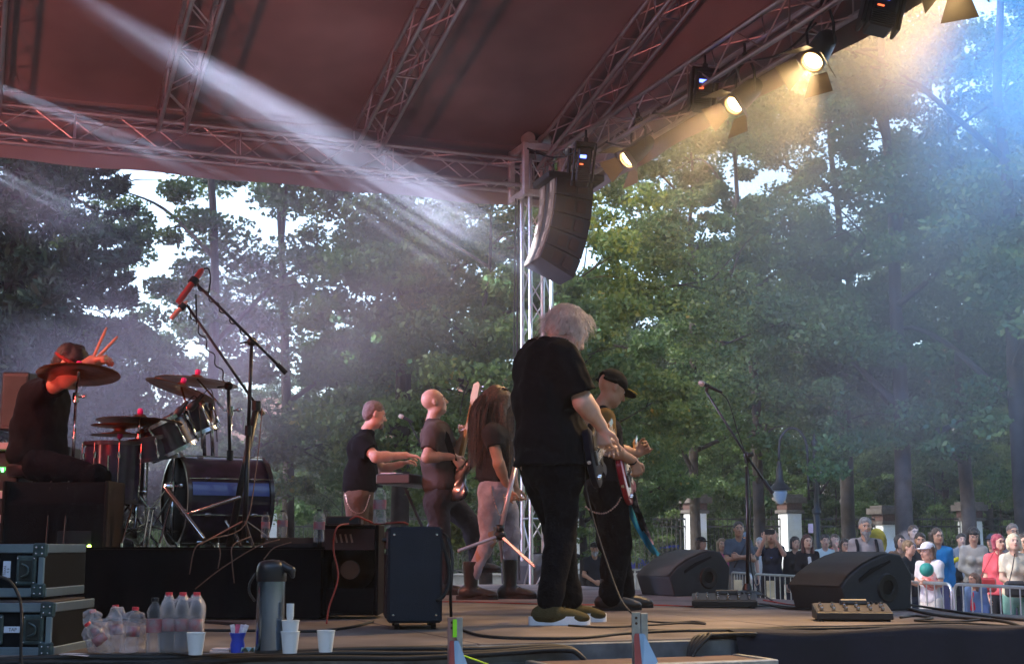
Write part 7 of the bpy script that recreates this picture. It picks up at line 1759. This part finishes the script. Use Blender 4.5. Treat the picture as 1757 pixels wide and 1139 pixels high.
c2 = Field(.012); c2.ell(c['J'](-.07, .06, 1.2), (.11, .10, .14), None, .02); c2.noise(.004, 30, 2); fbuild(c2, 'flowered_front', mat('flower_red', (.55, .03, .02), .8, var=.1, nscale=26, col2=(.7, .45, .42)), c['body'])
bl2 = MB().ell(P(1590, 977, 17.1), (.085, .085, .085), n=20, m=14).build('ball', mat('ball_green', (.02, .24, .20), .6, bump=.5, bscale=60), None, True); tag(bl2, 'dark green ball under the arm of the child in the white cap', 'ball')
per(1622, 22.5, 1.30, 'dark skinned person crouching in black and yellow behind the woman in blue', hair=('short', dk), top=(.03, .03, .03), sk=skin('deep', (.12, .07, .045)), arms=('hold', 'hold'), yaw=170)
yw = MB().tube(cat_curve([P(1626, 948, 22.0), P(1632, 962, 22.0), P(1645, 958, 22.0)], 4), .035, 8).build('yellow_scarf', cloth('yellow_cloth', (.6, .5, .03)), None, True); tag(yw, 'yellow scarf of the crouching person in black', 'scarf')
c = per(1661, 21.0, 1.72, 'woman with black fringe and straight hair in a beige blouse looking at her phone', female=True, hair=('fringe', (.012, .010, .010)), top=(.36, .33, .30), bot=(.06, .06, .07), arms=('hold', 'clasp'), yaw=186, tilt=-25, sleeve='long')
ph = MB().box(c['wr'][-1] + V(.02, -.07, .05), (.08, .012, .15), (V(1, 0, 0), V(0, .5, -.86), V(0, .86, .5)), .006).build('phone', mat('phone_black', (1, 1, 1))); tag(ph, 'dark phone in the hands of the woman in the beige blouse', 'phone')
c = per(1660, 17.6, 1.12, 'small girl with brown hair, denim jacket, red top and blue jeans', child=True, hair=('long', (.11, .06, .04)), top=(.10, .16, .30), jacket=(.55, .03, .06), bot=(.06, .13, .32), sleeve='long', yaw=225, look=20)
c = per(1702, 18.6, 1.60, 'woman in a coral pink t-shirt with reddish hair and a red bag', female=True, hair=('bob', (.22, .03, .05)), top=(.62, .10, .12), bot=(.02, .02, .024), yaw=172, look=-12, tilt=4, fat=1.22, glasses=True, arms=('down', 'down'))
bg_ = thing('handbag', 'dark red shoulder bag of the woman in coral pink', 'bag', P(1693, 1003, 18.3)); MB().box(P(1693, 1003, 18.25), (.25, .07, .19), None, .03).build('bag_body', mat('leather_red', (.35, .03, .035), .45), bg_)
MB().tube(cat_curve([P(1682, 992, 18.25), P(1690, 975, 18.3), P(1712, 940, 18.35), P(1710, 990, 18.3)], 5), .007, 5).build('bag_strap', mat('leather_red', (1, 1, 1)), bg_)
c = per(1728, 17.8, 1.60, 'smiling blonde woman in a cream t-shirt and mint green trousers at the right', female=True, hair=('bob', (.50, .42, .28)), top=(.58, .53, .42), bot=(.20, .40, .36), arms=('clasp', 'clasp'), yaw=172, look=14, tilt=12, fat=1.08, sk=SK_C)
bg_ = thing('handbag', 'black shoulder bag before the blonde woman in cream', 'bag', P(1740, 1012, 17.4)); MB().box(P(1742, 1010, 17.45), (.26, .07, .2), None, .03).build('bag_body', mat('leather_black', (.02, .018, .018), .5), bg_); MB().tube(cat_curve([P(1732, 998, 17.45), P(1738, 970, 17.6), P(1741, 950, 17.75)], 5), .007, 5).build('bag_strap', mat('leather_black', (1, 1, 1)), bg_)
per(1693, 22.0, 1.63, 'man in dark blue behind the woman in coral pink', hair=('short', dk), cap=(.03, .04, .06), top=(.02, .03, .05), yaw=200, look=30)
per(1728, 21.5, 1.78, 'tall man with glasses at the back right', hair=('short', (.10, .08, .07)), top=(.10, .10, .12), glasses=True, yaw=180, sk=SK_B)
per(1746, 18.9, 1.60, 'woman with short dark curly hair and a white top at the right edge', female=True, hair=('bob', (.03, .022, .02)), top=(.50, .54, .55), yaw=200, look=-20)
per(1775, 17.5, 1.62, 'person in white at the very edge of the picture', female=True, hair=('bob', br_), top=(.55, .55, .55), yaw=190)
for (px, D, H, lb, kw) in ((1426, 26.5, 1.66, 'person in faded red at the back right of the lamp post', dict(top=(.28, .09, .08), hair=('bob', br_), female=True)),
        
        (1536, 22.5, 1.62, 'woman in brown behind the boy in dark clothes', dict(top=(.15, .09, .06), hair=('bob', dk), female=True)), (1640, 24.5, 1.66, 'man in grey at the back between the woman in blue and the fringed woman', dict(top=(.2, .2, .21), hair=('short', dk))),
        (1711, 25.0, 1.58, 'woman in lilac at the back above the blonde woman', dict(top=(.32, .26, .38), hair=('bob', dk), female=True)), (1757, 22.0, 1.72, 'man in a dark coat at the back right edge', dict(top=(.03, .03, .035), hair=('short', gy)))):
    per(px, D, H, lb, yaw=170 + (px % 5) * 6, look=(px % 3 - 1) * 14, **kw)
c = per(1018, 23.0, 1.50, 'grey bearded man in a dark shirt leaning on the far barrier', hair=('short', (.34, .34, .35)), beard=.03, top=(.02, .022, .028), bot=(.02, .03, .05), arms=('clasp', 'clasp'), yaw=165, look=20, cap=(.02, .02, .025), sk=SK_B)
per(1028, 24.0, 1.55, 'person with a child behind the far barrier between the guitarists', female=True, hair=('bob', br_), top=(.02, .04, .2), yaw=170)
# ------------------------------------------------------------------ park fence, pillars and low wall
M_pil = mat('pillar_render', (.56, .60, .64), .85, var=.08, nscale=4, bump=.2, bscale=30); M_cpd = mat('pillar_cap', (.07, .062, .06), .8, var=.3, nscale=8); M_brk = mat('brick_band', (.055, .028, .026), .85, var=.3, nscale=20)
M_iron = mat('wrought_iron', (.018, .02, .022), .5, .3); M_wall = mat('low_wall', (.13, .14, .15), .9, var=.2, nscale=3, bump=.3, bscale=20)
FD = 41.5
def pillar(px, D, label, wpx=28, top=853):
    x = (px - CX) / F * D; t = thing('fence_pillar', label, 'pillar', V(x, D, GZ), group='white pillars of the park fence'); w_ = .5; Ht = CAMZ - (top - HZ) * D / F - GZ
    ax = (V(math.cos(.38), math.sin(.38), 0), V(-math.sin(.38), math.cos(.38), 0), UPV)
    B = lambda z0, z1, ww: ((V(x, D, GZ + (z0 + z1) / 2)), (ww, ww, z1 - z0), ax, .01)
    MB().box(*B(0, .62, w_ + .12)).build('plinth', M_wall, t); MB().box(*B(.62, Ht - .5, w_)).build('shaft', M_pil, t)
    MB().box(*B(Ht - .5, Ht - .4, w_ + .14)).build('moulding', M_cpd, t); MB().box(*B(Ht - .4, Ht - .2, w_ + .04)).build('brick_band', M_brk, t)
    MB().box(*B(Ht - .2, Ht - .02, w_ + .26)).box(*B(Ht - .02, Ht + .06, w_ + .1)).build('cap', M_cpd, t)
    return x
xs = [pillar(462, FD, 'white fence pillar just right of the bass drum', top=848), pillar(985, FD, 'white fence pillar seen between the two guitarists', top=862), pillar(1190, FD, 'white fence pillar above the left stage monitor'), pillar(1351, FD, 'white fence pillar under the street lamp'), pillar(1512, FD, 'white fence pillar left of the big trunk behind the bearded man', top=872), pillar(1657, FD, 'grey white fence pillar behind the dark haired woman', top=866), pillar(1830, FD, 'white fence pillar outside the right edge')]
lw = thing('low_wall', 'low grey stone wall carrying the iron park fence', 'wall', V(2, FD, GZ)); MB().box(V(4, FD + .02, GZ + .29), (60, .34, .58), None, .01).build('wall_block', M_wall, lw); MB().box(V(4, FD + .02, GZ + .60), (60, .42, .05), None, .008).build('wall_coping', mat('coping', (.2, .21, .22), .8), lw)
fx_ = [-14] + xs + [22]
nm_ = ['left of the bass drum', 'behind the musicians', 'right of the capped guitarist', 'behind the man with crossed arms', 'behind the woman in the blazer', 'behind the woman in blue', 'behind the woman in coral pink', 'at the right edge']
for i in range(len(fx_) - 1):
    a_, e_ = fx_[i] + .3, fx_[i + 1] - .3; t = thing('iron_fence', 'black iron fence panel ' + nm_[i], 'fence', V((a_ + e_) / 2, FD, GZ + .6), group='black iron fence panels on the low wall')
    top = CAMZ + (HZ - 891) * FD / F
    b_ = MB(); n_ = max(2, int((e_ - a_) / .13))
    for k_ in range(n_ + 1): x = a_ + (e_ - a_) * k_ / n_; b_.tube([V(x, FD, GZ + .62), V(x, FD, top + .06), V(x, FD, top + .1)], [.010, .010, .002], 4)
    b_.build('bars', M_iron, t); r2 = MB()
    for z_ in (GZ + .72, top - .22, top): MB().box(V((a_ + e_) / 2, FD, z_), (e_ - a_, .03, .045)).build('rail', M_iron, t)
# ------------------------------------------------------------------ street lamps
def street_lamp(label, px, D, y_top, side, s_=1.0):
    x = (px - CX) / F * D; b = V(x, D, GZ); t = thing('street_lamp', label, 'street lamp', b, group='old style street lamps with swan neck arms'); m = mat('lamp_post_iron', (.035, .036, .038), .6, .3, var=.15)
    Ht = CAMZ - (y_top - HZ) * D / F - GZ
    MB().lathe([(.0, 0), (.16 * s_, 0), (.17 * s_, .1), (.11 * s_, .3), (.10 * s_, 1.0), (.13 * s_, 1.05), (.075 * s_, 1.15), (.065 * s_, Ht * .55), (.10 * s_, Ht * .55 + .04), (.10 * s_, Ht * .55 + .1), (.055 * s_, Ht * .55 + .16), (.045 * s_, Ht - .25), (.065 * s_, Ht - .2), (.07 * s_, Ht - .14), (.03 * s_, Ht - .08), (.035 * s_, Ht - .04), (.0, Ht + .06)], b, UPV, 16).build('post', m, t, 40)
    ar = MB(); W = .62 * s_ * side; z0 = Ht - 1.3
    pts = [b + V(.16 * side * s_, 0, z0 - .1), b + V(.16 * side * s_, 0, Ht - .5)] + [b + V(.16 * side * s_ + W * .5 * (1 - math.cos(k * math.pi / 8)), 0, Ht - .35 + .5 * s_ * math.sin(k * math.pi / 8)) for k in range(1, 8)] + [b + V(.16 * side * s_ + W, 0, Ht - .55)]
    pts = [pts[0], pts[1]] + pts[2:]
    ar.tube(cat_curve(pts, 3), .028 * s_, 8)
    for z_ in (Ht - 1.2, Ht - .55): ar.tube([b + V(0, 0, z_), b + V(.16 * side * s_, 0, z_)], .022 * s_, 6)
    ar.build('swan_neck_arm', m, t, True)
    lx = b + V(.16 * side * s_ + W, 0, Ht - .62)
    MB().lathe([(.0, .06), (.04 * s_, .05), (.06 * s_, 0), (.045 * s_, -.06), (.07 * s_, -.12), (.085 * s_, -.34), (.11 * s_, -.42), (.2 * s_, -.5), (.27 * s_, -.56), (.26 * s_, -.575), (.14 * s_, -.55)], lx, UPV, 24).build('shade', m, t, 40)
    MB().lathe([(.165 * s_, -.565), (.16 * s_, -.64), (.12 * s_, -.78), (.06 * s_, -.86), (.0, -.88)], lx, UPV, 20).build('globe', mat('globe_glass', (.28, .33, .38), .2, var=.05, spec=.7), t, True)
    return t
street_lamp('near street lamp with a swan neck arm curving left, right of the microphone stand', 1397, 30.0, 748, -1)
street_lamp('far street lamp half hidden in the leaves right of the near one', 1441, 43.0, 744, -1, .85)
# ------------------------------------------------------------------ cars and a house beyond the fence
def car(label, px, D, c_, rotz, group='cars parked beyond the fence'):
    t = thing('parked_car', label, 'car', V((px - CX) / F * D, D, GZ), rotz, group)
    m = mat('car_paint_%.2f' % c_[2], c_, .25, .3, coat=.8, var=.03)
    sec = [(-2.1, .35, .62, .62), (-2.05, .25, .8, .8), (-1.3, .2, .92, .92), (-.75, .2, .95, 1.38), (.2, .2, .95, 1.46), (.9, .2, .95, 1.36), (1.5, .22, .93, .95), (2.0, .3, .75, .76), (2.1, .4, .6, .6)]
    vs = []
    for (x, z0, z1, z2) in sec:
        for (y, z) in ((-.82, z0), (-.86, z1 * .7), (-.84, z1), (-.62, z2), (.62, z2), (.84, z1), (.86, z1 * .7), (.82, z0)): vs.append(V(x, y, z))
    n_ = len(sec); fs = [(i * 8 + k, i * 8 + (k + 1) % 8, (i + 1) * 8 + (k + 1) % 8, (i + 1) * 8 + k) for i in range(n_ - 1) for k in range(8)] + [tuple(range(8)), tuple(range((n_ - 1) * 8, n_ * 8))]
    MB().add(vs, fs).build('body', m, t, 35, local=True)
    for s_ in (-1, 1):
        MB().prism([V(-.70, .0, 1.0), V(-.38, -.0, 1.33), V(.15, 0, 1.38), (.15, 0, 1.0)], V(0, .012, 0)).build('side_window', mat('car_glass', (.03, .04, .05), .1, spec=.8), t, local=True).location = (0, .80 * s_ - .006, 0)
        for x in (-1.3, 1.3):
            w_ = MB().lathe([(.0, -.1), (.2, -.1), (.31, -.1), (.33, -.06), (.33, .06), (.31, .1), (.0, .1)], V(x, .78 * s_, .33), V(0, 1, 0), 20).build('wheel', mat('tyre', (.015, .015, .015), .8), t, 40, local=True)
            MB().lathe([(.0, 0), (.2, 0), (.2, .012), (.0, .02)], V(x, .78 * s_ + .1 * s_, .33), V(0, s_, 0), 16).build('rim', M_chrome, w_, 40, local=True)
        MB().box(V(-2.06, .6 * s_, .68), (.06, .3, .12), None, .02).build('headlight', mat('headlight', (.7, .7, .7), .2), t, local=True); MB().box(V(2.06, .62 * s_, .72), (.05, .24, .14), None, .02).build('tail_light', mat('taillight', (.4, .02, .02), .3), t, local=True)
    return t
car('bright blue car parked beyond the fence left of the left monitor', 1142, 47.5, (.015, .05, .55), R(4)); car('pale grey car behind the low trees near the capped guitarist', 1035, 50, (.35, .38, .42), R(-3)); car('silver car behind the fence near the woman in blue', 1615, 48, (.30, .34, .38), R(3)); car('dark car beyond the fence at the far left', 560, 48, (.08, .09, .1), R(0))
def house(label, px, D, W, Hh, c_, nwin, floors, rc):
    x = (px - CX) / F * D; t = thing('house', label, 'building', V(x, D, GZ), group='houses glimpsed through the trees')
    m = mat('house_wall_%.2f' % c_[0], c_, .85, var=.06, nscale=1, bump=.1); MB().box(V(x, D + 4, GZ + Hh / 2), (W, 8, Hh)).build('wall', m, t)
    MB().prism([V(x - W / 2 - .4, D - .5, GZ + Hh + .002), V(x - W / 2 - .4, D + 8.5, GZ + Hh + .002), V(x - W / 2 - .4, D + 4, GZ + Hh + 2.6)], V(W + .8, 0, 0)).build('roof', mat('roof_tile_%.2f' % rc[0], rc, .8, var=.3, nscale=3, bump=.5, bscale=6), t)
    for f_ in range(floors):
        for i in range(nwin):
            c = V(x - W / 2 + W * (i + .5) / nwin, D - .01, GZ + 1.7 + f_ * 3.0); fr_ = MB().box(c, (1.3, .08, 1.6), None, .01).build('window', mat('window_frame', (.5, .5, .48), .6), t); MB().box(c - V(0, .045, 0), (1.1, .02, 1.4)).build('pane', mat('window_pane', (.05, .06, .08), .12, spec=.7), fr_)
    return t
house('pale house with red roof glimpsed through the trees at the right', 1700, 62, 13, 8.2, (.52, .48, .42), 5, 2, (.35, .10, .06)); house('white house behind the leaves right of the tower', 1010, 66, 12, 7.5, (.55, .53, .5), 4, 2, (.25, .09, .06)); house('cream building behind the far trees at the left', 560, 68, 14, 6.5, (.5, .47, .4), 5, 2, (.2, .1, .08))
